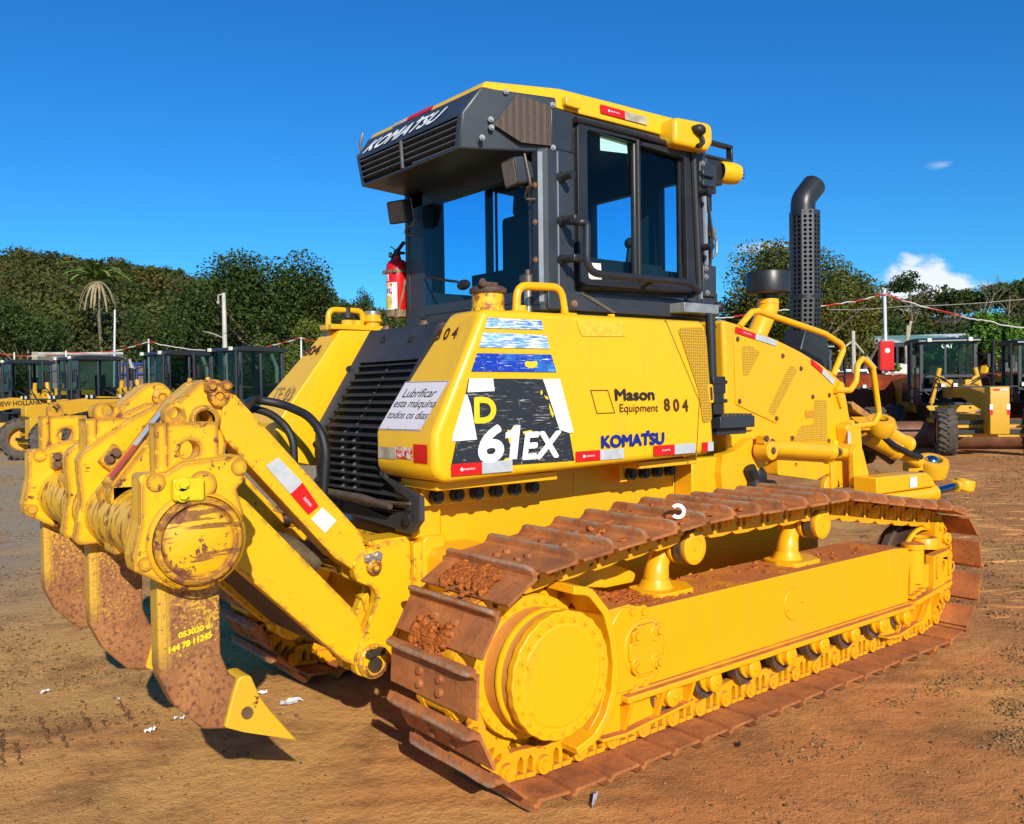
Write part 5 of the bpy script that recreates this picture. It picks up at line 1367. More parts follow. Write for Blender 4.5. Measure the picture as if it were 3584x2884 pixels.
# middle holder is formed by the two inner tower plates
b = MB(); b.prism([(-1.236, 1.30), (-1.042, 1.34), (-1.042, 1.490), (-1.236, 1.490)], 'y', -.075, .06, [circ(-1.133, 1.403, .0305, 28)]); b.prism([(-1.240, 1.30), (-1.205, 1.30), (-1.205, 1.492), (-1.240, 1.492)], 'y', -.083, -.070); b.build('holder_box', 'worn', beam, .008, 3)
b = MB(); b.prism(fillet([(-1.206, 1.488), (-1.208, 1.525), (-1.19, 1.549), (-1.13, 1.552), (-1.11, 1.53), (-1.10, 1.488)], .012, 3), 'y', -.065, -.03, [circ(-1.155, 1.521, .020, 18)]); b.build('lifting_eye', 'worn', beam, .004)
mo = fillet([(-.955, 1.552), (-1.03, 1.52), (-1.093, 1.489), (-1.27, 1.368), (-1.285, 1.34), (-1.275, 1.19), (-1.30, 1.038), (-1.285, 1.02), (-1.22, 1.02), (-1.18, .99), (-1.08, .99), (-.99, 1.08), (-.90, 1.20), (-.86, 1.34), (-.86, 1.50)], .025, 3)
for y0, y1 in ((-.13, -.075), (.075, .13)):
    b = MB(); b.prism(mo, 'y', y0, y1); b.build('tower_plate', 'worn', beam, .010, 3)
b = MB(); mt = Matrix.Translation((-1.155, -.13, 1.335)) @ Matrix.Rotation(R(40), 4, 'Y'); b.prism(fillet([(-.045, -.045), (.055, -.045), (.055, .045), (-.045, .045)], .008, 3), 'y', 0, -.035); b.xf(mt).build('pin_retainer', 'worn', beam, .005)
b = MB(); b.bolt((-1.18, -.165, 1.338), (0, -1, 0), .0145, .016); b.bolt((-1.158, -.165, 1.36), (0, -1, 0), .0145, .016); b.each('bolt', 'bolt', beam)
# outer towers carrying the upper links
to = fillet([(-.855, 1.640), (-.925, 1.625), (-1.0, 1.560), (-1.255, 1.232), (-1.235, 1.16), (-1.10, 1.02), (-.98, 1.08), (-.90, 1.20), (-.845, 1.33), (-.825, 1.42), (-.795, 1.57)], [.06, .05, .05, .03, .03, .05, .05, .05, .03, .03, .06], 5)
for y0, y1 in ((-.43, -.38), (-.30, -.25), (.25, .30), (.34, .39)):
    b = MB(); b.prism(to, 'y', y0, y1, [circ(-.918, 1.484, .034, 24)] if y0 in (-.43, -.30) else []); b.build('link_tower', 'worn', beam, .012, 3)
for yc, yf in ((-.34, -.43), (.32, .25)):
    b = MB(); b.prism([(-.90, 1.63), (-.94, 1.61), (-1.01, 1.555), (-1.24, 1.262), (-1.22, 1.25), (-.99, 1.52), (-.92, 1.585), (-.88, 1.60)], 'y', yc - .06, yc + .06); b.build('tower_edge', 'worn', beam, .006)
    b = MB(); b.lathe([(.040, 0), (.040, .022), (.034, .026), (.018, .026), (.016, .016), (0, .016)], (-.862, yf, 1.570), (0, -1, 0), 28, False)
    b.build('tower_pin', worn_paint('rusty_pin', 3.5), beam)
b = MB(); b.bb(-.915, -.815, -.43, -.455, 1.590, 1.620); b.bolt((-.893, -.455, 1.607), (0, -1, 0), .016, .016); b.bolt((-.838, -.455, 1.607), (0, -1, 0), .016, .016); b.build('pin_keeper', 'worn', beam, .004)
b = MB(); b.lathe([(.034, .43), (.055, .43), (.055, .455), (.044, .458), (.036, .455)], (-.918, 0, 1.484), (0, -1, 0), 28, False); b.build('hole_collar', 'worn', beam)
# tape on the sloped rear edge of the right tower
e0, e1 = Vector((-1.24, -.395, 1.262)), Vector((-1.0, -.395, 1.567)); de = (e1 - e0); ne = Vector((-de.z, 0, de.x)).normalized()
def edge_q(s0, s1, w=.028): a, c = e0 + de * s0, e0 + de * s1; y = Vector((0, w, 0)); return [a - y, c - y, c + y, a + y]
decal('reflective_tape', 'red_tape', beam, edge_q(.06, .42), .016, ne); decal('reflective_tape', 'silver_tape', beam, edge_q(.42, .80), .016, ne)
b = MB(); b.bb(-1.24, -1.17, -.43, -.30, 1.02, 1.26); b.build('tower_gusset', 'worn', beam, .01)

# upper links (hydraulic cylinders in box covers) and lower links
def bar(p, q, wdt, y0, y1, name, mat, ends=True):
    p, q = Vector(p), Vector(q); d = (q - p).normalized(); n_ = Vector((-d.y, d.x)) * wdt / 2
    b_ = MB(); b_.prism([tuple(p + n_), tuple(q + n_), tuple(q - n_), tuple(p - n_)], 'y', y0, y1); return b_.build(name, mat, DZ, .010, 3)
up0, up1 = (-.86, 1.52), (-.268, .870)
for sg in (-1, 1):
    y0, y1 = (-.45, -.34) if sg < 0 else (.34, .45)
    b = MB(); b.prism(fillet([(-.84, 1.585), (-.80, 1.575), (-.275, .99), (-.25, .90), (-.285, .82), (-.40, .905), (-.845, 1.41), (-.86, 1.45)], .02, 3), 'y', y0, y1); ul = b.build('upper_link', 'worn_light', DZ, .010, 3)
    if sg < 0:
        y = -.452
        def ulp(x, z): return (x, y, z)
        tape(ul, [ulp(-.602, 1.194), ulp(-.452, 1.03) if 0 else ulp(-.560, 1.146), ulp(-.524, 1.06), ulp(-.477, 1.10), ulp(-.53, 1.19), ulp(-.56, 1.23)], txt='') if False else None
        P = lambda s, o: Vector((-.715, y, 1.300)) + (Vector((.242, 0, -.253)) * s) + Vector((.05, 0, .048)) * o
        # silver part, then red part along the link
        a0, a1, a2 = Vector((-.690, y, 1.300)), Vector((-.590, y, 1.182)), Vector((-.516, y, 1.094)); up3 = Vector((.052, 0, .027))
        decal('reflective_tape', 'silver_tape', ul, [a0, a1, a1 + Vector((.052, 0, .042)), a0 + Vector((.052, 0, .030))], .004, (0, -1, 0))
        decal('reflective_tape', 'red_tape', ul, [a1, a2, a2 + Vector((.046, 0, .030)), a1 + Vector((.052, 0, .042))], .004, (0, -1, 0))
        ex = (a2 - a1); ey = Vector((.048, 0, .036)); o = a1 + ex * .42 + ey * .42
        text('SHERMAN', 'white', ul, o, o + ex * .4, o + ey * .2, 0, 0, .0052)
        decal('paper_label', 'paper', ul, [(-.505, y, 1.075), (-.445, y, 1.012), (-.392, y, 1.058), (-.455, y, 1.118)], .004, (0, -1, 0))
b = MB(); b.prism(fillet([(-.80, 1.20), (-.76, 1.165), (-.30, .66), (-.265, .56), (-.29, .43), (-.36, .47), (-.86, .97), (-.86, 1.10)], [.02, .05, .02, .05, .03, .02, .03, .05], 3), 'y', -.45, -.37); b.build('lower_link', 'worn_light', DZ, .012, 3)
b = MB(); b.prism(fillet([(-.80, 1.20), (-.76, 1.165), (-.30, .66), (-.265, .56), (-.29, .43), (-.36, .47), (-.86, .97), (-.86, 1.10)], [.02, .05, .02, .05, .03, .02, .03, .05], 3), 'y', .37, .45); b.build('lower_link', 'worn_light', DZ, .012, 3)
b = MB(); b.add([(-.83, -.38, .99), (-.83, .38, .99), (-.33, .38, .47), (-.33, -.38, .47), (-.80, -.38, 1.02), (-.80, .38, 1.02), (-.30, .38, .50), (-.30, -.38, .50)], [(0, 1, 2, 3), (4, 5, 6, 7), (0, 1, 5, 4), (1, 2, 6, 5), (2, 3, 7, 6), (3, 0, 4, 7)]); b.build('lower_plate', simple('soiled_plate', (.085, .042, .022, 1), .7, .1, .35, 8), DZ)
# cylinders between the links
for y in (-.20, .20):
    b = MB(); b.tube([(-.80, y, 1.05), (-.36, y, .86)], .06, 20); b.lathe([(.068, 0), (.068, .05)], (-.42, y, .886), (.918, 0, -.396), 20); hc = b.build('ripper_cylinder', 'steel_worn', DZ)
    b = MB(); b.tube([(-.36, y, .86), (-.20, y, .79)], .03, 14); b.build('rod', 'chrome', hc)
# hull brackets
hb = fillet([(-.045, .950), (-.215, .935), (-.29, .915), (-.325, .865), (-.31, .80), (-.26, .772), (-.235, .765), (-.215, .735), (-.222, .69), (-.325, .48), (-.315, .41), (-.25, .378), (-.175, .395), (-.14, .45), (-.068, .64), (-.042, .69)], .03, 3)
for y0, y1 in ((-.46, -.41), (-.34, -.29), (.29, .34), (.41, .46)):
    b = MB(); b.prism(hb, 'y', y0, y1); b.build('link_bracket', 'worn_light', DZ, .010, 3)
b = MB(); b.bb(-.04, .002, -.48, .48, .42, .93); b.bb(-.24, -.02, -.45, -.30, .935, .955); b.bb(-.24, -.02, .30, .45, .935, .955); b.prism([(-.23, .70), (-.20, .72), (-.12, .48), (-.15, .45)], 'y', -.36, -.30); b.prism([(-.30, .62), (-.27, .63), (-.20, .45), (-.24, .44)], 'y', -.20, -.14); b.build('mounting_plate', 'worn_light', DZ, .006)
b = MB(); b.lathe([(.034, 0), (.034, .02), (.022, .026), (.018, .02), (0, .02)], (-.232, -.46, .850), (0, -1, 0), 24, False); b.build('link_pin', worn_paint('rusty_link_pin', 3.5), DZ)
b = MB(); b.bb(-.275, -.205, -.46, -.478, .875, .905); b.bolt((-.258, -.478, .89), (0, -1, 0), .012, .012); b.bolt((-.218, -.478, .893), (0, -1, 0), .015, .014); b.build('pin_keeper', 'bolt_galv', DZ)
b = MB(); b.lathe([(.072, 0), (.072, .02), (.062, .026), (.058, .016), (0, .016)], (-.242, -.46, .455), (0, -1, 0), 32, False); b.build('lower_pin', worn_paint('rusty_lower_pin', 2.2), DZ)
b = MB(); b.bb(-.283, -.205, -.475, -.487, .478, .508); b.cyl((-.24, -.475, .442), (-.24, -.488, .442), .032, n=20); b.bolt((-.268, -.487, .49), (0, -1, 0), .012, .012); b.bolt((-.212, -.487, .495), (0, -1, 0), .012, .012); b.build('pin_lock', simple('oily_steel', (.07, .055, .035, 1), .4, .4, .3, 20), DZ)
# hydraulic hoses looping over to the ripper
hs1 = [(-.52, .16, 1.52), (-.40, .36, 1.555), (-.28, .30, 1.53), (-.22, .15, 1.475), (-.20, .055, 1.40), (-.19, .03, 1.31), (-.20, .045, 1.10), (-.28, .06, .95)]
hs2 = [(-.50, .34, 1.50), (-.42, .46, 1.52), (-.32, .36, 1.49), (-.27, .28, 1.42), (-.25, .25, 1.35), (-.25, .245, 1.20), (-.30, .23, 1.0)]
hs3 = [(-.55, .10, 1.52), (-.36, .26, 1.55), (-.24, .2, 1.50), (-.2, .12, 1.42)]
for h_, r in ((hs1, .021), (hs2, .019)):
    b = MB(); b.tube(fillet(h_, .25, 6, False), r, 12); b.build('hydraulic_hose', 'black', DZ)
b = MB(); b.bb(-.30, -.04, .10, .34, 1.02, 1.06); b.build('hose_shelf', 'steel_worn', DZ)

# shanks with tips
sh_o = fillet([(-1.230, 1.34), (-1.036, 1.34), (-1.036, .735), (-1.005, .655), (-.955, .630), (-.920, .600), (-.965, .505), (-1.02, .487), (-1.10, .505), (-1.185, .60), (-1.230, .70)], [0, 0, .06, .05, .02, 0, .02, .03, .05, .05, .04], 5)
b = MB(); b.prism(sh_o, 'y', -.038, .038)
b.prism([(-1.232, 1.3), (-1.200, 1.3), (-1.200, .70), (-1.232, .72)], 'y', -.040, .040)
sk0 = b.build('ripper_shank', 'shank', DZ, .008, 3)
b = MB()
top = [(-1.005, .565), (-.995, .640), (-.955, .655), (-.925, .640), (-.895, .555), (-.765, .372), (-.985, .470), (-1.02, .50)]
# wedge tip: side plates taper to the point
def tipsec(x, z0, z1, wd): return [(x, -wd, z0), (x, wd, z0), (x, wd, z1), (x, -wd, z1)]
def tip_mesh():
    b_ = MB()
    poly = fillet([(-1.035, .500), (-1.005, .600), (-.985, .655), (-.945, .652), (-.915, .575), (-.875, .515), (-.765, .374), (-.97, .468)], [.01, .02, .02, .02, .03, .01, 0, .01], 3)
    n_ = len(poly)
    def wd(x): return .056 if x < -.92 else max(.012, .056 - (x + .92) * .28)
    vs_ = [(p[0], -wd(p[0]), p[1]) for p in poly] + [(p[0], wd(p[0]), p[1]) for p in poly]
    return b_.add(vs_, [tuple(range(n_)), tuple(reversed(range(n_, 2 * n_)))] + [(i, (i + 1) % n_, n_ + (i + 1) % n_, n_ + i) for i in range(n_)])
tp0 = tip_mesh().build('ripper_tip', yellow_paint('fresh_tip_yellow', (.70, .42, .02, 1), .5, .45, .6), sk0, .005)
b = MB(); b.cyl((-.962, -.0565, .533), (-.962, -.064, .533), .019, n=20); pin0 = b.build('tip_pin', 'bolt', sk0)
s2 = copy_tree(sk0, DZ); s3 = copy_tree(sk0, DZ)
sk0.location = (0, -.852, 0); s2.location = (0, 0, -.01); s3.location = (0, .845, -.015)
text('053020 d', 'yellow_ink', sk0, (-1.170, -.0385, .812), (-1.072, -.0385, .828), (-1.170, -.0385, .829), 0, 0, .004, fat=.0015)
text('144 78 11245', 'yellow_ink', sk0, (-1.200, -.0385, .770), (-1.068, -.0385, .797), (-1.200, -.0385, .789), 0, 0, .004, fat=.0015)
text('4', 'yellow_ink', sk0, (-1.172, -.0385, .752), (-1.163, -.0385, .753), (-1.172, -.0385, .762), .012, 0, .002)
b = MB()

# ---------------------------------------------------------------- fire extinguisher (hangs on the cab)
fe = empty('fire_extinguisher', (.6, .672, 2.0)); tag(fe, "red fire extinguisher strapped to the rear left corner of the bulldozer cab", "fire extinguisher")
b = MB(); b.lathe([(.0, .018), (.058, .018), (.066, .03), (.066, .29), (.060, .318), (.045, .335), (.024, .345), (.022, .360), (0, .362)], (0, 0, 0), (0, 0, 1), 36, False); b.build('cylinder', 'red_enamel', fe)
b = MB(); b.lathe([(.069, .012), (.069, .05), (.066, .05)], (0, 0, 0), (0, 0, 1), 36, False); b.lathe([(.069, .262), (.069, .276)], (0, 0, 0), (0, 0, 1), 36, False)
b.box((-.045, -.055, .03), (.012, .03, .05)); b.box((-.05, -.048, .269), (.02, .03, .02)); b.box((-.058, .038, .269), (.02, .03, .02)); b.tube([(-.03, -.058, .05), (-.01, -.068, .13), (.01, -.070, .22)], .007, 6)
b.build('strap', 'strap', fe)
b = MB(); b.cyl((0, 0, .355), (0, 0, .395), .02, n=16); b.tube([(0, .02, .385), (0, -.03, .405), (.0, -.075, .43)], .011, 8); b.tube([(0, .0, .395), (0, -.04, .375), (0, -.075, .37)], .009, 8); b.tube(fillet([(0, .02, .38), (0, .05, .37), (0, .06, .30)], .03, 4, False), .009, 8); b.tube([(0, .01, .40), (0, .075, .428)], .003, 6)
b.build('valve', 'black', fe)
b = MB(); b.cyl((-.015, .035, .372), (-.03, .04, .372), .016, n=16); b.build('gauge', 'bolt_galv', fe)
def wrap(a0, a1, z0, z1, mat, r=.0668, name='label'):
    b_ = MB(); k = 8
    vs_ = [(r * math.cos(R(a0 + (a1 - a0) * i / k)), r * math.sin(R(a0 + (a1 - a0) * i / k)), z) for z in (z0, z1) for i in range(k + 1)]
    b_.add(vs_, [(i, i + 1, k + 2 + i, k + 1 + i) for i in range(k)]); return b_.build(name, mat, fe)
wrap(145, 236, .052, .205, 'white'); wrap(170, 205, .06, .13, 'yellow_ink', .0672); wrap(166, 205, .185, .2, 'yellow_ink', .0672); wrap(176, 184, .145, .172, 'blue_ink', .0673); wrap(190, 197, .145, .172, 'blue_ink', .0673); wrap(198, 212, .08, .20, 'peeled_tape', .0674)
wrap(160, 192, .215, .252, 'white'); wrap(166, 186, .22, .242, 'olive', .0672)
# white hook caught on the track
b = MB(); hk = [(.035 * math.cos(R(a)), .035 * math.sin(R(a))) for a in range(40, 321, 20)]; hk2 = [(.018 * math.cos(R(a)), .018 * math.sin(R(a))) for a in range(320, 39, -20)]
b.prism(hk + hk2, 'x', -.006, .006); b.xf(Matrix.Translation((.93, -1.12, 1.035)) @ Matrix.Rotation(R(35), 4, 'Z')); tag(b.build('plastic_hook', 'white', None, .002, origin=True), "small white C-shaped plastic piece lying on the muddy track shoes", "plastic piece")
# ================================================================== GROUND
from mathutils import noise as mn
def dig(px, py): return None
t = MT('bare_soil_ground', .95, spec=.12)
co = t.co(); rw = t.raw
n1 = t.noise(.35, 6, .6, raw=True, dist=.6); n2 = t.noise(1.9, 7, .65, raw=True); n3 = t.noise(14, 6, .7, raw=True); n4 = t.noise(75, 4, .65, raw=True)
tan_, red_, grey_, dk = L(214, 160, 92), L(196, 128, 74), L(160, 146, 122), L(140, 98, 60)
s0 = t.n("ShaderNodeSeparateXYZ"); t.l(rw, s0.inputs[0]); bias = t.ramp(t.mathn('SUBTRACT', t.mathn('MULTIPLY', s0.outputs['X'], .6), t.mathn('MULTIPLY', s0.outputs['Y'], .4)), -1.2, 1.8, -.10, .07)
c = t.mix(t.ramp(t.mathn('ADD', n1, bias), .42, .60, 0, .9), tan_, red_)
c = t.mix(t.ramp(n2, .47, .66, 0, .75), c, dk)
sx = t.n("ShaderNodeSeparateXYZ"); t.l(rw, sx.inputs[0])
# greyer gravelled yard on the far left side
gm = t.mathn('MULTIPLY', t.ramp(t.mathn('SUBTRACT', sx.outputs['Y'], sx.outputs['X']), 3.5, 7.0), t.ramp(n1, .35, .55, .45, .9))
c = t.mix(gm, c, grey_)
c = t.mix(t.ramp(t.noise(.9, 4, raw=True), .62, .72, 0, .6), c, L(178, 100, 60))
c = t.mix(t.ramp(n3, .52, .72, 0, .40), c, L(112, 88, 62))
c = t.mix(t.ramp(n4, .60, .74, 0, .40), c, L(200, 168, 124))
t.base(c)
# grouser prints: rows of ribs in a few patches
mp = t.n("ShaderNodeMapping"); t.l(rw, mp.inputs[0]); mp.inputs['Rotation'].default_value = (0, 0, R(-52))
wv = t.n("ShaderNodeTexWave", wave_type='BANDS', bands_direction='X'); wv.inputs['Scale'].default_value = 1.6; wv.inputs['Distortion'].default_value = 5; wv.inputs['Detail'].default_value = 4
t.l(mp.outputs[0], wv.inputs[0])
pm = t.ramp(t.noise(.5, 3, raw=True), .52, .60)
hgt = t.mathn('ADD', t.mathn('MULTIPLY', t.mathn('MULTIPLY', wv.outputs['Fac'], pm), .28), t.mathn('ADD', t.mathn('MULTIPLY', n3, .8), t.mathn('ADD', t.mathn('MULTIPLY', n4, .35), t.mathn('MULTIPLY', n2, .7))))
t.bump(hgt, .8, .030)
M['ground'] = t.m
def gz(x, y):
    d = math.hypot(x - CAM.x, y - CAM.y)
    a = .018 * mn.fractal(Vector((x * .9, y * .9, 3.1)), .8, 2.1, 4) + (.007 * mn.fractal(Vector((x * 6, y * 6, 7.7)), .8, 2.1, 3) if d < 14 else 0)
    a += min(.10, d * .004) * mn.noise(Vector((x * .11, y * .11, 9.3)))
    # keep the ground under the machine level so the tracks bear on it
    ex = max(0, max(-.4 - x, x - 3.9)); ey = max(0, abs(y) - 1.3); k = min(1, math.hypot(ex, ey) / .5)
    return a * k - .006
vs_, fs = [], []
rad = [0]
r = .35
while r < 3500: rad.append(r); r *= 1.035 if r < 45 else 1.16
NA = 420
cx0, cy0 = CAM.x, CAM.y
vs_.append((cx0, cy0, 0))
for r in rad[1:]:
    for i in range(NA):
        a = 2 * PI * i / NA; x, y = cx0 + r * math.cos(a), cy0 + r * math.sin(a)
        vs_.append((x, y, gz(x, y) if r < 70 else 0))
for i in range(NA): fs.append((0, 1 + i, 1 + (i + 1) % NA))
for j in range(len(rad) - 2):
    o = 1 + j * NA
    for i in range(NA): fs.append((o + i, o + NA + i, o + NA + (i + 1) % NA, o + (i + 1) % NA))
me = bpy.data.meshes.new('ground'); me.from_pydata(vs_, [], fs); me.materials.append(M['ground']); me.polygons.foreach_set('use_smooth', [True] * len(me.polygons))
go = bpy.data.objects.new('ground', me); COL.objects.link(go); tag(go, "bare brown and reddish soil of the yard", None, None, 'structure')

# gravel and crumbs on the soil
def scatter_mesh(name, mat, pts, sizes, flat=.6):
    """many small angular stones in one mesh"""
    base = np.array([(1, 0, 0), (0, 1, 0), (-1, 0, 0), (0, -1, 0), (0, 0, 1), (0, 0, -.4)], float)
    tri = np.array([(0, 1, 4), (1, 2, 4), (2, 3, 4), (3, 0, 4), (1, 0, 5), (2, 1, 5), (3, 2, 5), (0, 3, 5)])
    n_ = len(pts); V = base[None] * (1 + rng.uniform(-.35, .35, (n_, 6, 3))); V *= sizes[:, None, None]; V[:, :, 2] *= flat
    a = rng.uniform(0, 2 * PI, n_); ca, sa = np.cos(a)[:, None], np.sin(a)[:, None]
    X = V[:, :, 0] * ca - V[:, :, 1] * sa; Y = V[:, :, 0] * sa + V[:, :, 1] * ca
    V = np.stack([X, Y, V[:, :, 2]], -1) + pts[:, None, :]
    Fc = (tri[None] + (np.arange(n_) * 6)[:, None, None]).reshape(-1, 3)
    me_ = bpy.data.meshes.new(name); me_.vertices.add(n_ * 6); me_.vertices.foreach_set('co', V.reshape(-1))
    me_.loops.add(len(Fc) * 3); me_.loops.foreach_set('vertex_index', Fc.reshape(-1).astype(np.int32))
    me_.polygons.add(len(Fc)); me_.polygons.foreach_set('loop_start', np.arange(0, len(Fc) * 3, 3, dtype=np.int32))
    me_.update(calc_edges=True); me_.validate(); me_.materials.append(mat)
    o = bpy.data.objects.new(name, me_); COL.objects.link(o); return o
gp, gs = [], []
def spot(x, y, s): gp.append((x, y, gz(x, y) + s * .12)); gs.append(s)
for k in range(60000):      # loose gravel lying in drifts in the right foreground
    x, y = rng.normal(2.6, 1.2), rng.normal(-2.45, .55)
    if y > -1.42 or x < .2: continue
    if mn.fractal(Vector((x * 1.5, y * 2.4, 5.5)), .8, 2.0, 3) + .12 * (x - 2.2) < rng.uniform(-.12, .35): continue
    spot(x, y, abs(rng.normal(.0045, .003)) + .0025)
for k in range(9000):       # thin scatter everywhere near
    d = 2.2 + 13 * rng.random() ** 1.6; px = rng.uniform(-60, 2220); p = at(px, 826, d)
    if -.4 < p.x < 4 and abs(p.y) < 1.3: continue
    spot(p.x, p.y, abs(rng.normal(.0025, .0025)) + .002 + .0004 * d)
for k in range(16000):      # gritty yard on the left
    d = 4.2 + 14 * rng.random() ** 1.5; px = rng.uniform(-60, 620); p = at(px, 826, d)
    if mn.fractal(Vector((p.x * .8, p.y * .8, 1.5)), .8, 2.0, 3) < rng.uniform(-.3, .3): continue
    spot(p.x, p.y, abs(rng.normal(.004, .003)) + .002 + .0006 * d)
for k in range(7000):       # crumbs on the far right
    d = 5.5 + 14 * rng.random(); px = rng.uniform(1800, 2250); p = at(px, 826, d)
    if p.x < 4 and abs(p.y) < 1.4: continue
    if mn.fractal(Vector((p.x * .8, p.y * 1.6, 8.5)), .8, 2.0, 3) < rng.uniform(-.2, .3): continue
    spot(p.x, p.y, abs(rng.normal(.004, .004)) + .003 + .0006 * d)
t = MT('gravel_stone', .9, spec=.15); g_ = t.n("ShaderNodeNewGeometry")
t.base(t.mix(g_.outputs['Random Per Island'], L(98, 74, 48), L(164, 128, 84))); M['gravel'] = t.m
tag(scatter_mesh('gravel', t.m, np.array(gp), np.array(gs)), "loose gravel and crumbs scattered over the soil", "gravel", kind='stuff')

# tyre and grouser prints: low ridges of pressed soil
b = MB()
def ridge(x, y, ln, wd, hh, a):
    n_ = 7; rows_ = []
    for i in range(n_):
        s_ = (i / (n_ - 1) - .5) * ln; env = max(.02, 1 - (2 * s_ / ln) ** 2) ** .6
        cx_, cy_ = x + s_ * math.cos(a) + random.uniform(-.006, .006), y + s_ * math.sin(a) + random.uniform(-.006, .006)
        for t_, z_ in ((-1, -.012), (-.4, .6), (.15, 1), (1, -.012)):
            w_ = t_ * wd * env * random.uniform(.8, 1.2); zz = gz(cx_, cy_) + (hh * env * z_ * random.uniform(.75, 1.2) if z_ > 0 else -.01)
            rows_.append((cx_ - w_ * math.sin(a), cy_ + w_ * math.cos(a), zz))
    b.add(rows_, [(i * 4 + j, i * 4 + j + 1, (i + 1) * 4 + j + 1, (i + 1) * 4 + j) for i in range(n_ - 1) for j in range(3)])
for k in range(260):
    d = random.uniform(5.5, 17); p = at(random.uniform(1900, 2230), 826, d)
    if p.x < 4.2 and abs(p.y) < 1.4: continue
    ridge(p.x, p.y, random.uniform(.12, .40), random.uniform(.02, .045), random.uniform(.004, .014), R(-38 + random.uniform(-25, 25)))
tag(b.build('soil_ridges', 'ground', None, ang=80), "low ridges of pressed soil left by tyres and tracks", "soil prints", kind='stuff')

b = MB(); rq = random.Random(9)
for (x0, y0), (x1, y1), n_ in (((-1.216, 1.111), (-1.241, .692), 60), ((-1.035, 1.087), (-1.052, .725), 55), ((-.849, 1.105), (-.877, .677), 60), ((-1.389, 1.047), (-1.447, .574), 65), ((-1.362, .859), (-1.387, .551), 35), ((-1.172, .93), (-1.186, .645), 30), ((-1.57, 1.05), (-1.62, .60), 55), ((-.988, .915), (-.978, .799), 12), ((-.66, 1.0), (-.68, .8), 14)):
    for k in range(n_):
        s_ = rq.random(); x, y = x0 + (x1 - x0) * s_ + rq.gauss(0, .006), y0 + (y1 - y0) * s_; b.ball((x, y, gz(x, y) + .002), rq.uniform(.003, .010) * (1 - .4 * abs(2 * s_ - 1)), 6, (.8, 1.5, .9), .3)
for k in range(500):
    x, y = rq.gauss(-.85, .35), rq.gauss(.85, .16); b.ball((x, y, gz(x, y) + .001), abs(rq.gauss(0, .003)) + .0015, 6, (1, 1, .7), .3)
tag(b.build('turned_soil', simple('dark_turned_soil', L(104, 72, 44), .95, 0, .3, 30), None), "dark crumbs of turned soil in rows left by a track's grousers", "soil crumbs", kind='stuff')  # crumbs coloured darker than the ground around them
# litter on the soil
def scrap(px, py, w_, h_, rot, lab, mat='white'):
    d = F + RT * ((px * 1.6623 - 1792) / FOC) + UP * ((1442 - py * 1.6623) / FOC); s = -CAM.z / d.z; p = CAM + d * s
    b_ = MB(); n_ = 5
    pts = [[(w_ * (i / n_ - .5) * (1 + random.uniform(-.1, .1)), h_ * (j / 2 - .5) * (1 + random.uniform(-.35, .35)), .004 + random.uniform(0, .018)) for i in range(n_ + 1)] for j in range(3)]
    fl = [q for r_ in pts for q in r_]; k = n_ + 1
    top = fl + [(x, y, z - .0015) for x, y, z in fl]; o = len(fl)
    f_ = [(j * k + i, j * k + i + 1, (j + 1) * k + i + 1, (j + 1) * k + i) for j in range(2) for i in range(n_)]
    b_.add(top, f_ + [tuple(v + o for v in reversed(q)) for q in f_])
    ob = b_.build('paper_scrap', mat, None, smooth=False); ob.location = (p.x, p.y, gz(p.x, p.y) + .004); ob.rotation_euler = (0, 0, R(rot)); tag(ob, lab, "litter", "paper scraps lying on the soil")
scrap(612, 1480, .11, .055, 15, "crumpled white paper scrap on the soil right of the near ripper tip")
scrap(551, 1461, .06, .02, -10, "thin white paper strip on the soil just behind the near ripper tip")
scrap(497, 1315, .075, .02, 25, "small bluish-white scrap lying in the shadow beside the ripper shank")
scrap(95, 1459, .05, .02, 30, "white scrap on bare soil at the far left of the foreground")
scrap(377, 1513, .045, .022, -30, "small white scrap on the soil left of the near ripper shank's foot")
scrap(315, 1543, .055, .02, 20, "white scrap on the soil in the left foreground, nearest the camera of the left ones")
scrap(249, 1475, .028, .014, 50, "tiny white scrap on the soil between the tyre ribs and the near ripper")
scrap(1252, 1688, .12, .012, 40, "long thin grey plastic strip on the soil in front of the right track", 'silver_tape')
scrap(1556, 1571, .05, .012, 30, "dark torn scrap on the soil in front of the right track", 'black')
for i, (px, py) in enumerate(((45, 1590), (95, 1575), (185, 1525), (40, 1530), (230, 1505))):
    pass

# ================================================================== VEGETATION
def foliage(name, cols, big=.06):
    t_ = MT(name, .65, spec=.2); g = t_.n("ShaderNodeNewGeometry"); rnd_ = g.outputs['Random Per Island']
    a_ = t_.mix(rnd_, cols[0], cols[1])
    if name == 'hill_forest_leaves':
        ta = t_.n('ShaderNodeAttribute', attribute_name='tint'); a_ = t_.mix(t_.ramp(ta.outputs['Fac'], .25, .75, 0, .8), a_, (.10, .115, .02, 1)); a_ = t_.mix(t_.ramp(ta.outputs['Fac'], .82, .9, 0, .7), a_, (.17, .085, .02, 1)); a_ = t_.mix(t_.ramp(ta.outputs['Fac'], .22, .12, 0, .8), a_, (.018, .035, .010, 1))
    a_ = t_.mix(t_.ramp(t_.noise(big, 4, .6, raw=True), .42, .60), a_, cols[2])
    a_ = t_.mix(t_.ramp(t_.noise(big * 7, 4, .6, raw=True), .45, .62, 0, .75), a_, cols[3]); t_.base(a_); return t_.m
M['hill_leaf'] = foliage('hill_forest_leaves', [(.040, .062, .012, 1), (.075, .095, .018, 1), (.095, .085, .018, 1), (.030, .055, .014, 1)], .05)
M['dark_leaf'] = foliage('dark_tree_leaves', [(.022, .045, .010, 1), (.05, .085, .016, 1), (.035, .06, .012, 1), (.07, .095, .018, 1)], .3)
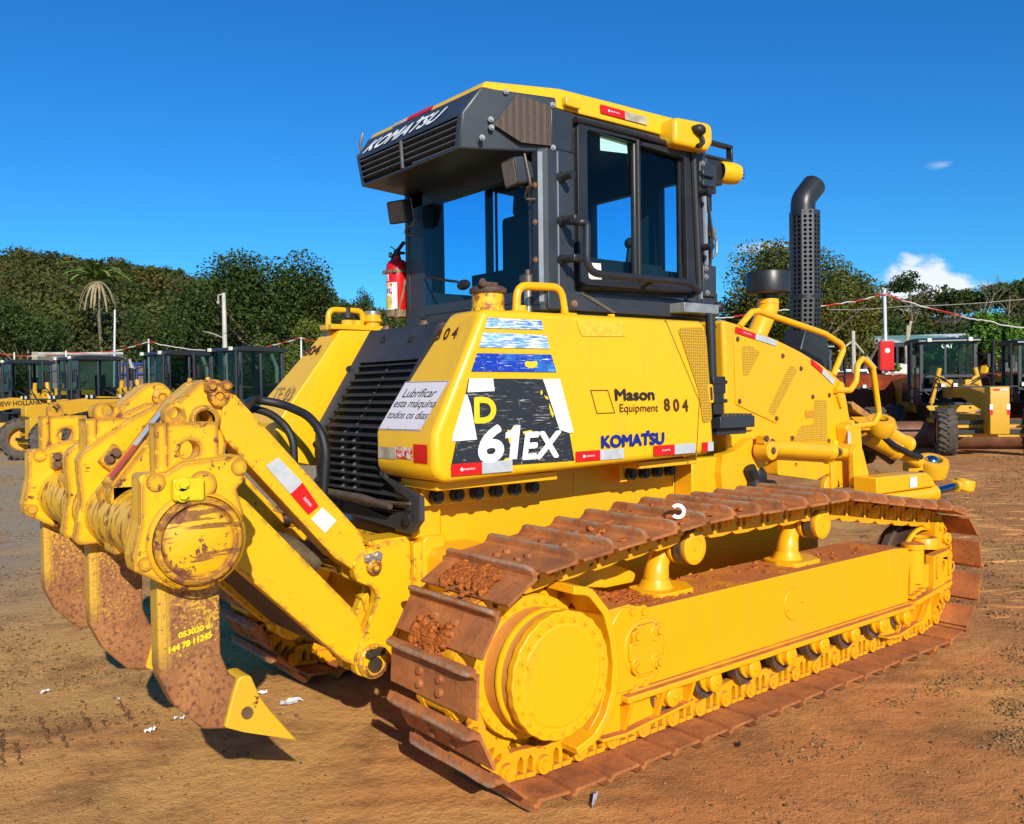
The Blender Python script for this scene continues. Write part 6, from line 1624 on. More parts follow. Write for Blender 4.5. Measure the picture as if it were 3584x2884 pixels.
M['olive_leaf'] = foliage('olive_tree_leaves', [(.10, .105, .016, 1), (.20, .18, .028, 1), (.05, .075, .014, 1), (.035, .055, .012, 1)], .35)
M['bright_leaf'] = foliage('bright_shrub_leaves', [(.07, .17, .018, 1), (.13, .27, .03, 1), (.05, .11, .015, 1), (.16, .26, .04, 1)], 1.2)
M['lime_leaf'] = foliage('lime_bush_leaves', [(.08, .11, .012, 1), (.15, .17, .02, 1), (.05, .08, .012, 1), (.11, .14, .02, 1)], .5)
M['bark'] = simple('grey_bark', (.16, .12, .085, 1), .9, 0, .35, 4, .5, 20)
M['pale_bark'] = simple('pale_bark', (.42, .34, .24, 1), .9, 0, .25, 6, .4, 20)

def leaf_arrays(cent, size, upb=.35):
    n_ = len(cent); nrm = rng.normal(0, 1, (n_, 3)); nrm[:, 2] = np.abs(nrm[:, 2]) + upb; nrm /= np.linalg.norm(nrm, axis=1)[:, None]
    a = np.cross(nrm, rng.normal(0, 1, (n_, 3))); a /= np.linalg.norm(a, axis=1)[:, None] + 1e-9; b_ = np.cross(nrm, a)
    s = (size * rng.uniform(.55, 1.25, n_))[:, None]; el = rng.uniform(.4, .8, n_)[:, None]
    return np.stack([cent - a * s, cent + b_ * s * el, cent + a * s, cent - b_ * s * el], 1)
def quads_object(name, mat, V, parent=None, tint=None):
    n_ = len(V); me_ = bpy.data.meshes.new(name); me_.vertices.add(n_ * 4); me_.vertices.foreach_set('co', V.reshape(-1))
    me_.loops.add(n_ * 4); me_.loops.foreach_set('vertex_index', np.arange(n_ * 4, dtype=np.int32))
    me_.polygons.add(n_); me_.polygons.foreach_set('loop_start', np.arange(0, n_ * 4, 4, dtype=np.int32))
    me_.update(calc_edges=True); me_.materials.append(M[mat] if isinstance(mat, str) else mat)
    if tint is not None:
        at_ = me_.attributes.new('tint', 'FLOAT', 'FACE'); at_.data.foreach_set('value', tint.astype(np.float32))
    o = bpy.data.objects.new(name, me_); COL.objects.link(o)
    if parent: o.parent = parent
    return o
def crown_points(c, rx, rz, n_, blobs=9, spread=.62, flat=False):
    cs = []
    for k in range(blobs):
        a, e = rng.uniform(0, 2 * PI), rng.uniform(-.5, 1.0); q = rng.uniform(.45, 1)
        cs.append((rx * spread * q * math.cos(a), rx * spread * q * math.sin(a), rz * spread * e * (1 if not flat else .5)))
    cs = np.array(cs); idx = rng.integers(0, blobs, n_); v = rng.normal(0, 1, (n_, 3)); v /= np.linalg.norm(v, axis=1)[:, None]
    rr = rng.uniform(.12, 1.0, n_)[:, None] ** .5
    rb = np.array([rng.uniform(.32, .52) for _ in range(blobs)])[idx][:, None]
    return np.array(c)[None] + cs[idx] + v * rr * rb * np.array([[rx, rx, rz * (1 if not flat else .6)]])

def tree(name, label, base, H, cw, cb, n_, leaf, mat, trunk_r=.16, blobs=12, group=None, bark='bark', flat=False, cat='tree', upb=.35):
    """H height, cw crown radius, cb height of the crown's underside"""
    r_ = empty(name, base); tag(r_, label, cat, group)
    rzc = (H - cb) / 2; cz = cb + rzc; b_ = MB()
    tops = []
    lean = Vector((random.uniform(-.06, .06) * H, random.uniform(-.06, .06) * H, 0))
    b_.tube([(0, 0, -.1), (lean.x * .4, lean.y * .4, cb * .6), (lean.x, lean.y, cb + rzc * .5), (lean.x * 1.1, lean.y * 1.1, cb + rzc * 1.4)], [trunk_r * 1.2, trunk_r, trunk_r * .7, trunk_r * .25], 9)
    for k in range(7):
        a = 2 * PI * k / 7 + random.uniform(-.4, .4); z0 = cb * random.uniform(.6, 1.0) + rzc * random.uniform(0, .4); l_ = cw * random.uniform(.55, .9)
        b_.tube([(lean.x * z0 / H, lean.y * z0 / H, z0), (l_ * .5 * math.cos(a), l_ * .5 * math.sin(a), z0 + rzc * .45), (l_ * math.cos(a), l_ * math.sin(a), z0 + rzc * .8)], [trunk_r * .45, trunk_r * .3, trunk_r * .1], 6)
    b_.build('trunk', bark, r_)
    P = crown_points((lean.x, lean.y, cz), cw, rzc, n_, blobs, .66, flat)
    quads_object('crown', mat, leaf_arrays(P, leaf, upb), r_)
    return r_

# hills behind the yard: height of the skyline by bearing
prof_x = [-900, -300, -100, 0, 60, 130, 200, 260, 330, 400, 450, 520, 600, 660, 720, 790, 900, 1200, 1500, 1620, 1750, 1880, 1960, 2050, 2156, 2300, 2700, 3300]
prof_y = [640, 560, 540, 530, 523, 522, 533, 545, 552, 566, 585, 600, 612, 616, 630, 640, 650, 655, 650, 640, 625, 610, 608, 606, 596, 590, 610, 700]
def sky_y(px): return float(np.interp(px, prof_x, prof_y))
D0, D1 = 62., 175.
def hill_top(px): return at(px, sky_y(px), D1).z - 5.9
def hill_h(px, d):
    s = max(0, min(1, (d - D0) / (D1 - D0))); s = s * s * (3 - 2 * s) if px > 1300 else s ** .85
    return max(0, hill_top(px)) * s
b = MB(); cols_ = list(range(-900, 3301, 60)); rows_ = [D0 - 4, D0, 75, 90, 105, 120, 140, 160, D1, 200, 260, 360]
vv = []
for d in rows_:
    for px in cols_:
        p = at(px, 826, d); h_ = hill_h(px, d) if d <= D1 else hill_top(px) * max(0, 1 - (d - D1) / 185); vv.append((p.x, p.y, h_ + random.uniform(-.3, .3) - .2))
k = len(cols_)
b.add(vv, [(j * k + i, j * k + i + 1, (j + 1) * k + i + 1, (j + 1) * k + i) for j in range(len(rows_) - 1) for i in range(k - 1)])
tag(b.build('hill', simple('hill_undergrowth', (.030, .036, .012, 1), .95, 0, .3, .2), None), "dark wooded hillside behind the yard", None, None, 'structure')
P = []; Sz = []; Tn = []
for k_ in range(520):
    px = rng.uniform(-160, 2320) if k_ > 260 else rng.uniform(-160, 800)
    d = D0 + 2 + (D1 - D0) * rng.random() ** .8
    p = at(px, 826, d); h_ = hill_h(px, d); rx = rng.uniform(2.6, 4.6); rz = rx * rng.uniform(.5, .75)
    n_ = int(900 if d < 110 else 620); Tn.append(np.full(n_, rng.random()))
    P.append(crown_points((p.x, p.y, h_ + rng.uniform(2.0, 3.6)), rx, rz, n_, 8, .7)); Sz.append(np.full(n_, .15 + .0008 * d))
for px in np.arange(-160, 2320, 22):         # crowns along the ridge
    d = D1 + rng.uniform(-6, 4); p = at(px, 826, d); rx = rng.uniform(2.4, 4.0)
    P.append(crown_points((p.x, p.y, hill_top(px) + rng.uniform(1.4, 3.2)), rx, rx * .55, 700, 8, .75)); Sz.append(np.full(700, .27)); Tn.append(np.full(700, rng.random()))
for px in np.concatenate([np.arange(-120, 760, 20), np.arange(1520, 2300, 20)]):   # scrub at the foot of the hill
    d = D0 + rng.uniform(-7, 2); p = at(px, 826, d); rx = rng.uniform(1.6, 2.8)
    P.append(crown_points((p.x, p.y, rng.uniform(1.0, 2.4)), rx, rx * .8, 700, 7, .75)); Sz.append(np.full(700, .15)); Tn.append(np.full(700, rng.random()))
Pn = np.concatenate(P); Sn = np.concatenate(Sz)
fo = quads_object('forest', 'hill_leaf', leaf_arrays(Pn, Sn, .5), None, np.concatenate(Tn)); tag(fo, "dense dark green and rusty forest covering the hillside", "forest", kind='stuff')

def put(px, py_top, depth, z0=0.0):
    """ground point under a column of the view and the height of something whose top shows at py_top"""
    p = ground(px, depth, z0); return p, at(px, py_top, depth).z - z0
p, H = put(545, 528, 58, .5); tree('broad_tree', "big dark broad-crowned tree left of the cab, tallest against the sky", p, H, 4.9, H * .25, 26000, .125, 'dark_leaf', .28, 26)
p, H = put(655, 590, 60, .5); tree('broad_tree', "dark leafy tree just left of the fire extinguisher, lower than its neighbour", p, H, 3.2, H * .2, 11000, .115, 'dark_leaf', .2, 14)
p, H = put(440, 572, 61, .3); tree('broad_tree', "dark tree behind the white lamp post, left shoulder of the tall tree", p, H, 2.9, H * .2, 10000, .115, 'dark_leaf', .2, 12)
p, H = put(625, 655, 47, .2); tree('lime_bush', "yellow-green bush behind the tape fence beside the left fuel tank", p, H, 2.6, .4, 12000, .085, 'lime_leaf', .12, 14, cat='bush')
p, H = put(320, 640, 55, .2); tree('broad_tree', "medium green tree behind the cabs between palm and lamp post", p, H, 2.6, H * .25, 8000, .11, 'dark_leaf', .16, 12)
p, H = put(60, 610, 56, .2); tree('broad_tree', "medium green tree at the far left edge behind the parked graders", p, H, 3.0, H * .25, 9000, .11, 'dark_leaf', .16, 12)
p, H = put(765, 590, 150, 5.5); tree('lone_tree', "small lone round-crowned tree on the skyline left of the cab", p, H, 1.75, H * .45, 1600, .16, 'dark_leaf', .14, 8)
p, H = put(1690, 496, 38, .6); tree('olive_tree', "large olive-green tree behind the exhaust stack", p, H, 3.3, H * .12, 30000, .075, 'olive_leaf', .22, 26)
p, H = put(1800, 540, 40, .6); tree('olive_tree', "lower right neighbour of the olive tree, left of the white pole", p, H, 2.0, H * .12, 12000, .08, 'olive_leaf', .16, 14)
p, H = put(1590, 585, 39, .6); tree('olive_tree', "feathery low tree behind the pre-cleaner bowl", p, H, 1.5, H * .12, 8000, .08, 'dark_leaf', .14, 12)
for px, py, cw, lab in ((1928, 556, 2.7, "flat-topped tree on the right skyline, nearest the white pole"), (2010, 590, 2.4, "low flat-topped tree on the right skyline, middle one"), (2068, 592, 2.0, "low flat-topped tree under the bare dead tree"), (2118, 572, 2.5, "taller flat-topped tree at the right end of the skyline"), (2168, 560, 2.6, "flat-topped tree cut by the right edge of the view")):
    p, H = put(px, py, 92, 2.5); tree('umbrella_tree', lab, p, H, cw, H * .62, 1500, .17, 'dark_leaf', .13, 9, "flat-topped trees on the right skyline", flat=True)
for px, py, w_, lab in ((1890, 660, 3.0, "dark green thicket behind the white pole"), (1985, 655, 3.2, "dark green thicket behind the grader cab with the white letters"), (2080, 660, 3.0, "dark green thicket right of the grader cab"), (2170, 650, 3.0, "dark green thicket at the right edge of the view")):
    p, H = put(px, py, 50, .8); tree('thicket', lab, p, H, w_, .3, 12000, .09, 'dark_leaf', .14, 14, cat='thicket')
# bare dead tree
p, H = put(2070, 540, 90, 2.5); b = MB(); rd = random.Random(4)
def branch(p0, d, l_, r_, dep):
    p1 = p0 + d * l_; mid_ = p0.lerp(p1, .5) + Vector((rd.uniform(-.06, .06), rd.uniform(-.06, .06), 0)) * l_
    b.tube([p0, mid_, p1], [r_, r_ * .8, r_ * .6], 5)
    if dep:
        for k in range(3): branch(p0.lerp(p1, rd.uniform(.55, 1)), (d + Vector((rd.uniform(-.7, .7), rd.uniform(-.7, .7), rd.uniform(0, .4)))).normalized(), l_ * .55, r_ * .55, dep - 1)
branch(Vector((0, 0, 0)), Vector((0, 0, 1)), H * .52, .10, 4)
dt = b.build('dead_tree', simple('grey_dead_wood', (.22, .18, .14, 1), .9, 0, .2, 3), None); dt.location = p; tag(dt, "bare leafless dead tree standing on the right skyline", "tree")
# palm
p, H = put(211, 592, 66, .5); pr = empty('palm_tree', p); tag(pr, "tall single palm tree with drooping dead fronds before the left hill", "palm tree")
b = MB(); b.tube([(.35, 0, -.2), (.22, 0, H * .35), (.05, 0, H * .7), (0, 0, H)], [.17, .14, .12, .13], 10); b.build('trunk', 'bark', pr)
def fronds(n_, up_, ln, drop, wd):
    V = []
    for k in range(n_):
        a = 2 * PI * k / n_ + rng.uniform(-.2, .2); e = up_ + rng.uniform(-.25, .25); pr_ = np.array([0, 0, H]); d_ = np.array([math.cos(a) * math.cos(e), math.sin(a) * math.cos(e), math.sin(e)]); l_ = ln * rng.uniform(.8, 1.15); st = 12
        sd_ = np.array([-math.sin(a), math.cos(a), 0])
        for s in range(st):
            q = pr_ + d_ * l_ / st; d_ = d_ + np.array([0, 0, -drop / st]); d_ /= np.linalg.norm(d_)
            w_ = wd * (1 - .7 * s / st)
            for sg in (-1, 1):
                tip = pr_ + sd_ * sg * w_ + np.array([0, 0, -w_ * .45]) + (q - pr_) * 1.2
                V.append([pr_, q, tip, pr_ + sd_ * sg * w_ * .6 + np.array([0, 0, -w_ * .2])])
            pr_ = q
    return np.array(V)
quads_object('frond_crown', foliage('palm_fronds', [(.12, .18, .03, 1), (.20, .26, .05, 1), (.10, .16, .03, 1), (.16, .22, .04, 1)], 2), fronds(28, .85, 3.0, 1.7, .30), pr)
quads_object('dead_fronds', foliage('dry_palm_fronds', [(.30, .24, .13, 1), (.42, .34, .20, 1), (.22, .17, .09, 1), (.36, .29, .17, 1)], 2), fronds(22, -.25, 2.6, 2.3, .15), pr)

# ================================================================== RIGHT-HAND EARTH BANK
t = MT('red_earth', .95, spec=.1); t.base(t.mix(t.ramp(t.noise(1.3, 7, .65), .35, .68), L(172, 78, 40), L(120, 52, 30))); t.bump(t.noise(5, 7, .7), .9, .12); M['red_earth'] = t.m
def bank_top(px): return 788 + 6 * mn.noise(Vector((px * .02, 1, 2))) - (px - 1800) * .012
b = MB(); cols_ = list(range(1480, 2420, 8)); rws = [(26.0, 0, -.1), (26.4, .35, 0), (26.9, .72, 0), (27.5, .95, 0), (28.3, 1.0, 0), (34, 1.05, 0), (60, .9, 0)]
vv = []
for d, f_, dz in rws:
    for px in cols_:
        p = at(px, 826, d + .5 * mn.noise(Vector((px * .03, d, 4)))); h_ = at(px, bank_top(px), 28).z * min(1, (px - 1480) / 160)
        vv.append((p.x, p.y, h_ * f_ + dz + .10 * mn.fractal(Vector((p.x, p.y, f_ * 3)), .8, 2, 3) * (1 if f_ else 0)))
k = len(cols_)
b.add(vv, [(j * k + i, j * k + i + 1, (j + 1) * k + i + 1, (j + 1) * k + i) for j in range(len(rws) - 1) for i in range(k - 1)])
tag(b.build('earth_bank', 'red_earth', None), "low bank of bare red earth behind the graders", None, None, 'structure')
def bz(px): return at(px, bank_top(px), 28).z
# shrubs on the bank
for px, py, d, w_, n_, lab in ((2010, 700, 30, .75, 2600, "bright green leafy shrub behind the right side of the grader cab"), (2105, 655, 30, .95, 4200, "tall bright green leafy plant at the right edge above the red bank"), (2060, 725, 31, .8, 2600, "bright green shrub low on the bank between cab and right edge"), (2150, 690, 30, .8, 3000, "bright green shrub cut by the right edge of the view"), (1935, 745, 32, .8, 2200, "green shrub seen through the grader's windscreen")):
    p, H = put(px, py, d, bz(px)); tree('leafy_shrub', lab, p, H, w_, .15, n_, .085, 'bright_leaf', .05, 10, "bright green shrubs on the earth bank", 'pale_bark', cat='shrub')
p, H = put(1880, 758, 28.2, bz(1880)); tree('small_shrub', "small green tuft at the foot of the white pole", p, .38, .3, .02, 500, .05, 'bright_leaf', .02, 6, cat='shrub', bark='pale_bark')
for px, py, lab in ((2128, 700, "pale tree trunk standing in the shrubs at the right edge"), (2142, 745, "short pale stump among the shrubs at the right edge")):
    p, H = put(px, py, 29.5, bz(px)); b = MB(); b.tube([(0, 0, -.1), (.03, 0, H * .5), (-.02, 0, H)], [.10, .085, .06], 9); b.tube([(.02, 0, H * .55), (.12, 0, H * .8), (.16, .05, H)], [.05, .04, .02], 7); o = b.build('tree_trunk', 'pale_bark', None); o.location = p; tag(o, lab, "trunk")

# ================================================================== POSTS, TAPES, WALL, SHED
def rod(name, lab, cat, p0, p1, r0, r1, mat, group=None, extra=None):
    b_ = MB(); p0, p1 = Vector(p0), Vector(p1); b_.cyl((0, 0, 0), p1 - p0, r0, r1, 12)
    if extra: extra(b_, p1 - p0)
    o = b_.build(name, mat, None); o.location = p0; tag(o, lab, cat, group); return o
M['pole_white'] = simple('white_painted_pole', (.62, .66, .70, 1), .5, 0, .12, 3)
M['concrete'] = simple('weathered_concrete', (.36, .34, .30, 1), .9, 0, .25, 2, .3, 15)
for px0, y0, px1, y1, d, lab in ((237, 770, 242, 652, 40, "leaning white pole left of the row of cabs, tallest of the white poles"), (313, 800, 313, 714, 40, "thin white pole between the second and third cab"), (634, 790, 634, 711, 40, "short white pole beside the left fuel tank")):
    g0 = ground(px0, d); rod('white_pole', lab, 'pole', g0, at(px1, y1, d), .045, .04, 'pole_white', "white poles of the tape fence")
def cap_(b_, v): b_.box(v + Vector((0, 0, .01)), (.09, .09, .03))
p = ground(1866, 28.1, bz(1866)); rod('white_pole', "white pole on the earth bank that carries the red box", 'pole', p, at(1862, 610, 28.1), .055, .05, 'pole_white', None, cap_)
b = MB(); bc = at(1865.5, 749, 27.95); wv_ = 46 * 1.6623 / 1.5 / FOC * 28
b.prism(fillet([(-.22, -.46), (.22, -.46), (.22, .46), (-.22, .46)], .02, 2), 'y', -.09, .09); b.prism(fillet([(-.19, -.43), (.19, -.43), (.19, .43), (-.19, .43)], .02, 2), 'y', -.10, -.088); b.lathe([(.085, .09), (.085, .106), (0, .107)], (0.0, 0, .16), (0, -1, 0), 20, False)
rb = empty('hose_cabinet', bc, 0); rb.rotation_euler = (0, 0, -YAW); tag(rb, "red metal cabinet with a round white mark hung on the white pole", "cabinet")
b.build('box', 'red_enamel', rb, .006); b = MB(); b.lathe([(.08, .108), (.08, .112), (0, .113)], (0, 0, .16), (0, -1, 0), 20, False); b.build('round_mark', 'paper', rb)
# lamp post with two arms
p = ground(476, 46); b = MB(); top = at(471, 617, 46); vtop = top - p
b.tube([(0, 0, 0), vtop], [.15, .10], 8); lp = b.build('lamp_post', simple('pale_concrete_pole', (.52, .48, .42, 1), .85, 0, .15, 2), None); lp.location = p; tag(lp, "pale concrete lamp post with a bracket arm behind the row of cabs", "lamp post")
b = MB(); b.tube([vtop * .66, vtop * .70 - RT * .7, vtop * .715 - RT * 1.15], .03, 6); b.build('bracket_arm', 'concrete', lp); b = MB(); b.tube([vtop * .99, vtop * .985 - RT * .28, vtop * .93 - RT * .3], .05, 6); b.ball(vtop * .93 - RT * .3, .09, 8); b.build('lamp_head', 'concrete', lp)
# bent-topped concrete fence posts
for px, y1, d, lab in ((284, 757, 38, "bent-topped concrete fence post right of the second cab"), (437, 748, 38, "bent-topped concrete fence post between third and fourth cab"), (584, 746, 38, "bent-topped concrete fence post right of the fourth cab")):
    g0 = ground(px, d); z1 = at(px, y1, d).z; b = MB(); b.tube([(0, 0, 0), (0, 0, z1 - .55)], .085, 6); b.tube([(0, 0, z1 - .58), tuple(-RT * .22 + Vector((0, 0, z1)))], .075, 6); o = b.build('fence_post', 'concrete', None); o.location = g0; tag(o, lab, 'fence post', "bent-topped concrete fence posts")
# barrier tapes and a cable
t = MT('striped_barrier_tape', .55); wv = t.n("ShaderNodeTexWave", wave_type='BANDS', bands_direction='DIAGONAL'); wv.inputs['Scale'].default_value = 2.4; t.co(); t.l(t.raw, wv.inputs[0]); t.base(t.mix(t.ramp(wv.outputs['Fac'], .46, .54), L(196, 44, 36), (.60, .55, .50, 1))); M['barrier'] = t.m
def tape_line(name, lab, pts, d, wdt, mat, cat, wob=.02):
    Q = []
    for i in range(len(pts) - 1):
        a_, c_ = at(*pts[i], d), at(*pts[i + 1], d); n_ = 10
        for k in range(n_): Q.append(a_.lerp(c_, k / n_) - Vector((0, 0, .05 * math.sin(PI * k / n_))) + Vector((0, 0, random.uniform(-wob, wob))))
    Q.append(at(*pts[-1], d)); b_ = MB()
    b_.tube(Q, wdt, 5); o = b_.build(name, mat, None); tag(o, lab, cat); return o
tape_line('barrier_tape', "red and white tape sagging between the poles on the left", [(-40, 742), (0, 745), (84, 749), (138, 741), (230, 741), (314, 718), (377, 732), (469, 739), (548, 732), (632, 711), (700, 722)], 39.8, .020, 'barrier', 'tape')
tape_line('barrier_tape', "red and white tape running left from the white pole with the red box", [(1500, 668), (1560, 664), (1650, 652), (1760, 640), (1862, 618)], 28, .020, 'barrier', 'tape')
tape_line('barrier_tape', "red and white tape running down to the right from the white pole", [(1862, 618), (1990, 656), (2075, 675), (2170, 690)], 28, .020, 'barrier', 'tape')
tape_line('overhead_cable', "thin pale cable crossing behind the white pole", [(1745, 652), (1900, 645), (2156, 630)], 34, .012, 'concrete', 'cable', .004)
tape_line('overhead_cable', "thin dark cable from the leaning pole towards the lamp post", [(242, 655), (330, 680), (470, 702), (640, 716)], 40, .010, 'black', 'cable', .004)
for px, y1, lab in ((30, 742, "short pale stake of the tape fence at the far left"), (139, 738, "short pale stake of the tape fence before the concrete wall")):
    g0 = ground(px, 39.8); rod('fence_stake', lab, 'stake', g0, at(px, y1, 39.8), .035, .03, 'paper', "short stakes of the tape fence")
# concrete wall on the left
a_, c_ = ground(76, 44), ground(262, 45); dv = (c_ - a_); ln = Vector((dv.x, dv.y, 0)).length; rzw = math.atan2(dv.y, dv.x); hw = at(150, 742, 44.5).z
b = MB(); b.bb(0, ln, -.08, .08, 0, hw - .12); b.bb(0, ln, -.1, .1, hw * .62, hw * .64)
wl = b.build('boundary_wall', simple('stained_wall', (.10, .105, .085, 1), .9, 0, .45, 1.2, .3, 12), None); wl.location = a_; wl.rotation_euler = (0, 0, rzw); tag(wl, "low stained concrete wall behind the parked graders on the left", "wall")
b = MB(); b.bb(-.12, .14, -.14, .14, 0, hw + .02); b.build('pier', simple('pale_concrete_pier', (.30, .27, .20, 1), .9, 0, .15, 2), wl); b = MB(); b.bb(.14, ln, -.12, .12, hw - .119, hw); b.build('coping', 'concrete', wl)
# blue lorry body with side rails
g0 = ground(248, 42); g1 = ground(330, 42); b = MB(); W = (g1 - g0).length; zt = at(280, 764, 42).z
lb = empty('blue_truck_body', g0, math.atan2((g1 - g0).y, (g1 - g0).x)); tag(lb, "blue slatted truck body parked behind the second and third cab", "truck body")
b.bb(0, W, -.05, .05, zt - .08, zt); b.bb(0, W, -.05, .05, zt - .55, zt - .48); b.bb(0, W, -.05, .05, .6, .75)
for k in range(5): b.bb(W * k / 4 - .035, W * k / 4 + .035, -.056, .056, .6, zt - .002)
b.build('side_rails', simple('blue_truck_paint', L(28, 66, 150), .45, 0, .15, 2), lb); b = MB(); b.bb(.02, W - .02, .08, 1.8, .6, zt - .12); b.build('load', simple('brown_load', (.16, .11, .08, 1), .9, 0, .3, 3), lb)
b = MB(); b.bb(.3, W - .3, .2, 1.6, .45, .6)
for x in (.5, W - .5): b.cyl((x, -.02, .42), (x, .25, .42), .42, n=20)
b.build('chassis', 'black', lb)
# shed roof, low white wall and van on the right
def local(px, d, z=0.0): o = ground(px, d, z); return o
sh = empty('open_shed', local(1935, 44, .6), -YAW - .25); tag(sh, "open shed with a pale green sheet roof behind the graders", "shed")
zr = at(1935, 712, 44).z - .6
b = MB(); n_ = 60
for k in range(n_): b.add([(-3.2 + 7.2 * k / n_, -.1, zr - .22 + .02 * (k % 2)), (-3.2 + 7.2 * (k + 1) / n_, -.1, zr - .22 + .02 * ((k + 1) % 2)), (-3.2 + 7.2 * (k + 1) / n_, 3.5, zr + .35 + .02 * ((k + 1) % 2)), (-3.2 + 7.2 * k / n_, 3.5, zr + .35 + .02 * (k % 2))], [(0, 1, 2, 3)])
t = MT('weathered_green_roof', .6); t.base(t.mix(t.ramp(t.noise(.5, 4, stretch=(1, .2, 1)), .44, .56), L(112, 152, 138), (.66, .68, .64, 1))); b.build('roof', t.m, sh)
b = MB(); b.bb(-3.1, 3.9, -.06, 0, zr - .42, zr - .2); [b.bb(x - .05, x + .05, -.04, .06, 0, zr - .2) for x in (-3, -1, 1, 3)]; b.build('frame', 'black_metal', sh); b = MB(); b.bb(-3.1, 3.9, 3.3, 3.4, 0, zr); b.build('back_wall', 'interior', sh)
lw = empty('low_wall', local(1850, 36, 1.0), -YAW - .2); tag(lw, "low grey-white wall with peeling plaster behind the red cabinet", "wall")
b = MB(); b.bb(-1.0, 2.3, 0, .2, 0, 1.05); b.build('panel', simple('peeling_plaster', (.52, .50, .46, 1), .9, 0, .4, 3, .3, 10), lw); b = MB(); b.bb(-1.05, 2.35, -.03, .24, 1.051, 1.13); b.build('coping', 'black_metal', lw)
sk = empty('white_sacks', local(1885, 30.5, bz(1885) - .05), -YAW); tag(sk, "pale sacks heaped on the red bank beside the white pole", "sacks")
b = MB(); [b.ball((x, 0, .16), .2, 12, (1.6, 1, .8), .1) for x in (-.15, .25, .62)]; b.ball((.2, .02, .34), .16, 12, (1.6, 1, .7), .1); b.build('heap', simple('pale_sackcloth', (.62, .58, .50, 1), .9, 0, .15, 6, .3, 20), sk)
# white van
vn = empty('white_van', local(1795, 34, .75), -YAW + .1); tag(vn, "white van parked behind the bank left of the bracing post", "van")
b = MB(); b.prism(fillet([(-.9, .25), (.9, .25), (.95, .8), (.82, 1.02), (.62, 1.55), (-.62, 1.55), (-.82, 1.02), (-.95, .8)], .06, 3), 'y', 0, 3.4); b.build('body', 'white', vn, .02)
b = MB(); b.prism([(-.74, 1.05), (.74, 1.05), (.58, 1.46), (-.58, 1.46)], 'y', -.012, -.004); b.build('windscreen', 'interior', vn); b = MB(); b.bb(-.9, .9, -.03, -.002, .45, .62); b.build('grille', 'black', vn)
for sx_ in (-.8, .8): b = MB(); b.cyl((sx_ - .1, .6, .3), (sx_ + .1, .6, .3), .3, n=20); b.cyl((sx_ - .1, 2.8, .3), (sx_ + .1, 2.8, .3), .3, n=20); b.build('wheel', 'black', vn)
# braced wooden post and split stump
p = ground(1798, 29, bz(1798)); v = at(1796, 697, 29) - p; b = MB(); b.tube([(0, 0, 0), v], [.075, .065], 8); a1 = v * .78; e1 = at(1845, 775, 29.2) - p; e2 = at(1765, 740, 29) - p; b.tube([a1, e1], .035, 6); b.tube([a1, e2], .03, 6); o = b.build('braced_post', simple('old_post', (.48, .42, .34, 1), .9, 0, .2, 4), None); o.location = p; tag(o, "old pale post with two diagonal braces left of the red cabinet", "post")
p = ground(1911, 31, bz(1911)); v = at(1908, 712, 31) - p; b = MB(); b.tube([(0, 0, 0), v * .9], [.10, .09], 8); b.tube([v * .85, at(1918, 676, 31) - p], [.07, .045], 7); b.tube([v * .85, at(1911, 685, 31) - p], [.05, .03], 7); o = b.build('split_stump', 'pale_bark', None); o.location = p; tag(o, "pale forked tree stump rising above the grader cab's left corner", "stump")
# yellow digger arm among the shrubs
p = ground(2080, 38, bz(2080)); b = MB(); q = [at(2078, 742, 38) - p, at(2090, 722, 38) - p, at(2116, 706, 38) - p, at(2126, 700, 38) - p]; b.tube(q, [.16, .2, .17, .12], 4); b.tube([q[0], Vector((-.4, 0, 0))], .15, 4); o = b.build('digger_arm', 'yellow', None); o.location = p; tag(o, "yellow digger arm showing between the green shrubs on the right", "digger arm")

# ================================================================== MOTOR GRADERS
M['tyre'] = simple('dusty_tyre_rubber', (.085, .068, .052, 1), .9, 0, .35, 6, .3, 40)
M['grader_yellow'] = yellow_paint('grader_yellow', (.62, .33, .012, 1), .4, .5, 1.6, .5)
M['cab_glass'] = M['glass_green']
def wheel(parent, x, y, steer=0, r_=.54, w_=.40):
    sg = 1 if x > 0 else -1
    b_ = MB(); b_.lathe([(r_ * .56, -w_ / 2), (r_ * .80, -w_ / 2), (r_ * .93, -w_ * .40), (r_ * .95, 0), (r_ * .93, w_ * .40), (r_ * .80, w_ / 2), (r_ * .56, w_ / 2)], (0, 0, 0), (1, 0, 0), 40, False)
    for k in range(22):
        for s in (-1, 1):
            a = 2 * PI * (k + (.25 if s > 0 else -.25)) / 22; mt_ = Matrix.Rotation(a, 4, 'X') @ Matrix.Translation((s * w_ * .25, 0, r_ * .955)) @ Matrix.Rotation(R(32) * s, 4, 'Z')
            c_ = MB().box((0, 0, 0), (w_ * .56, .055, r_ * .09)); c_.xf(mt_); b_.add(c_.v, c_.f)
    wh = b_.build('wheel', 'tyre', parent); wh.location = (x, y, r_); wh.rotation_euler = (0, 0, steer)
    b_ = MB(); b_.lathe([(r_ * .57, w_ * .42), (r_ * .53, w_ * .40), (r_ * .50, w_ * .18), (r_ * .2, w_ * .14), (r_ * .18, w_ * .26), (0, w_ * .27)], (0, 0, 0), (sg, 0, 0), 32, False); b_.lathe([(r_ * .57, -w_ * .42), (r_ * .5, -w_ * .1), (0, -w_ * .1)], (0, 0, 0), (sg, 0, 0), 32, False)
    b_.build('rim', 'grader_yellow', wh); return wh
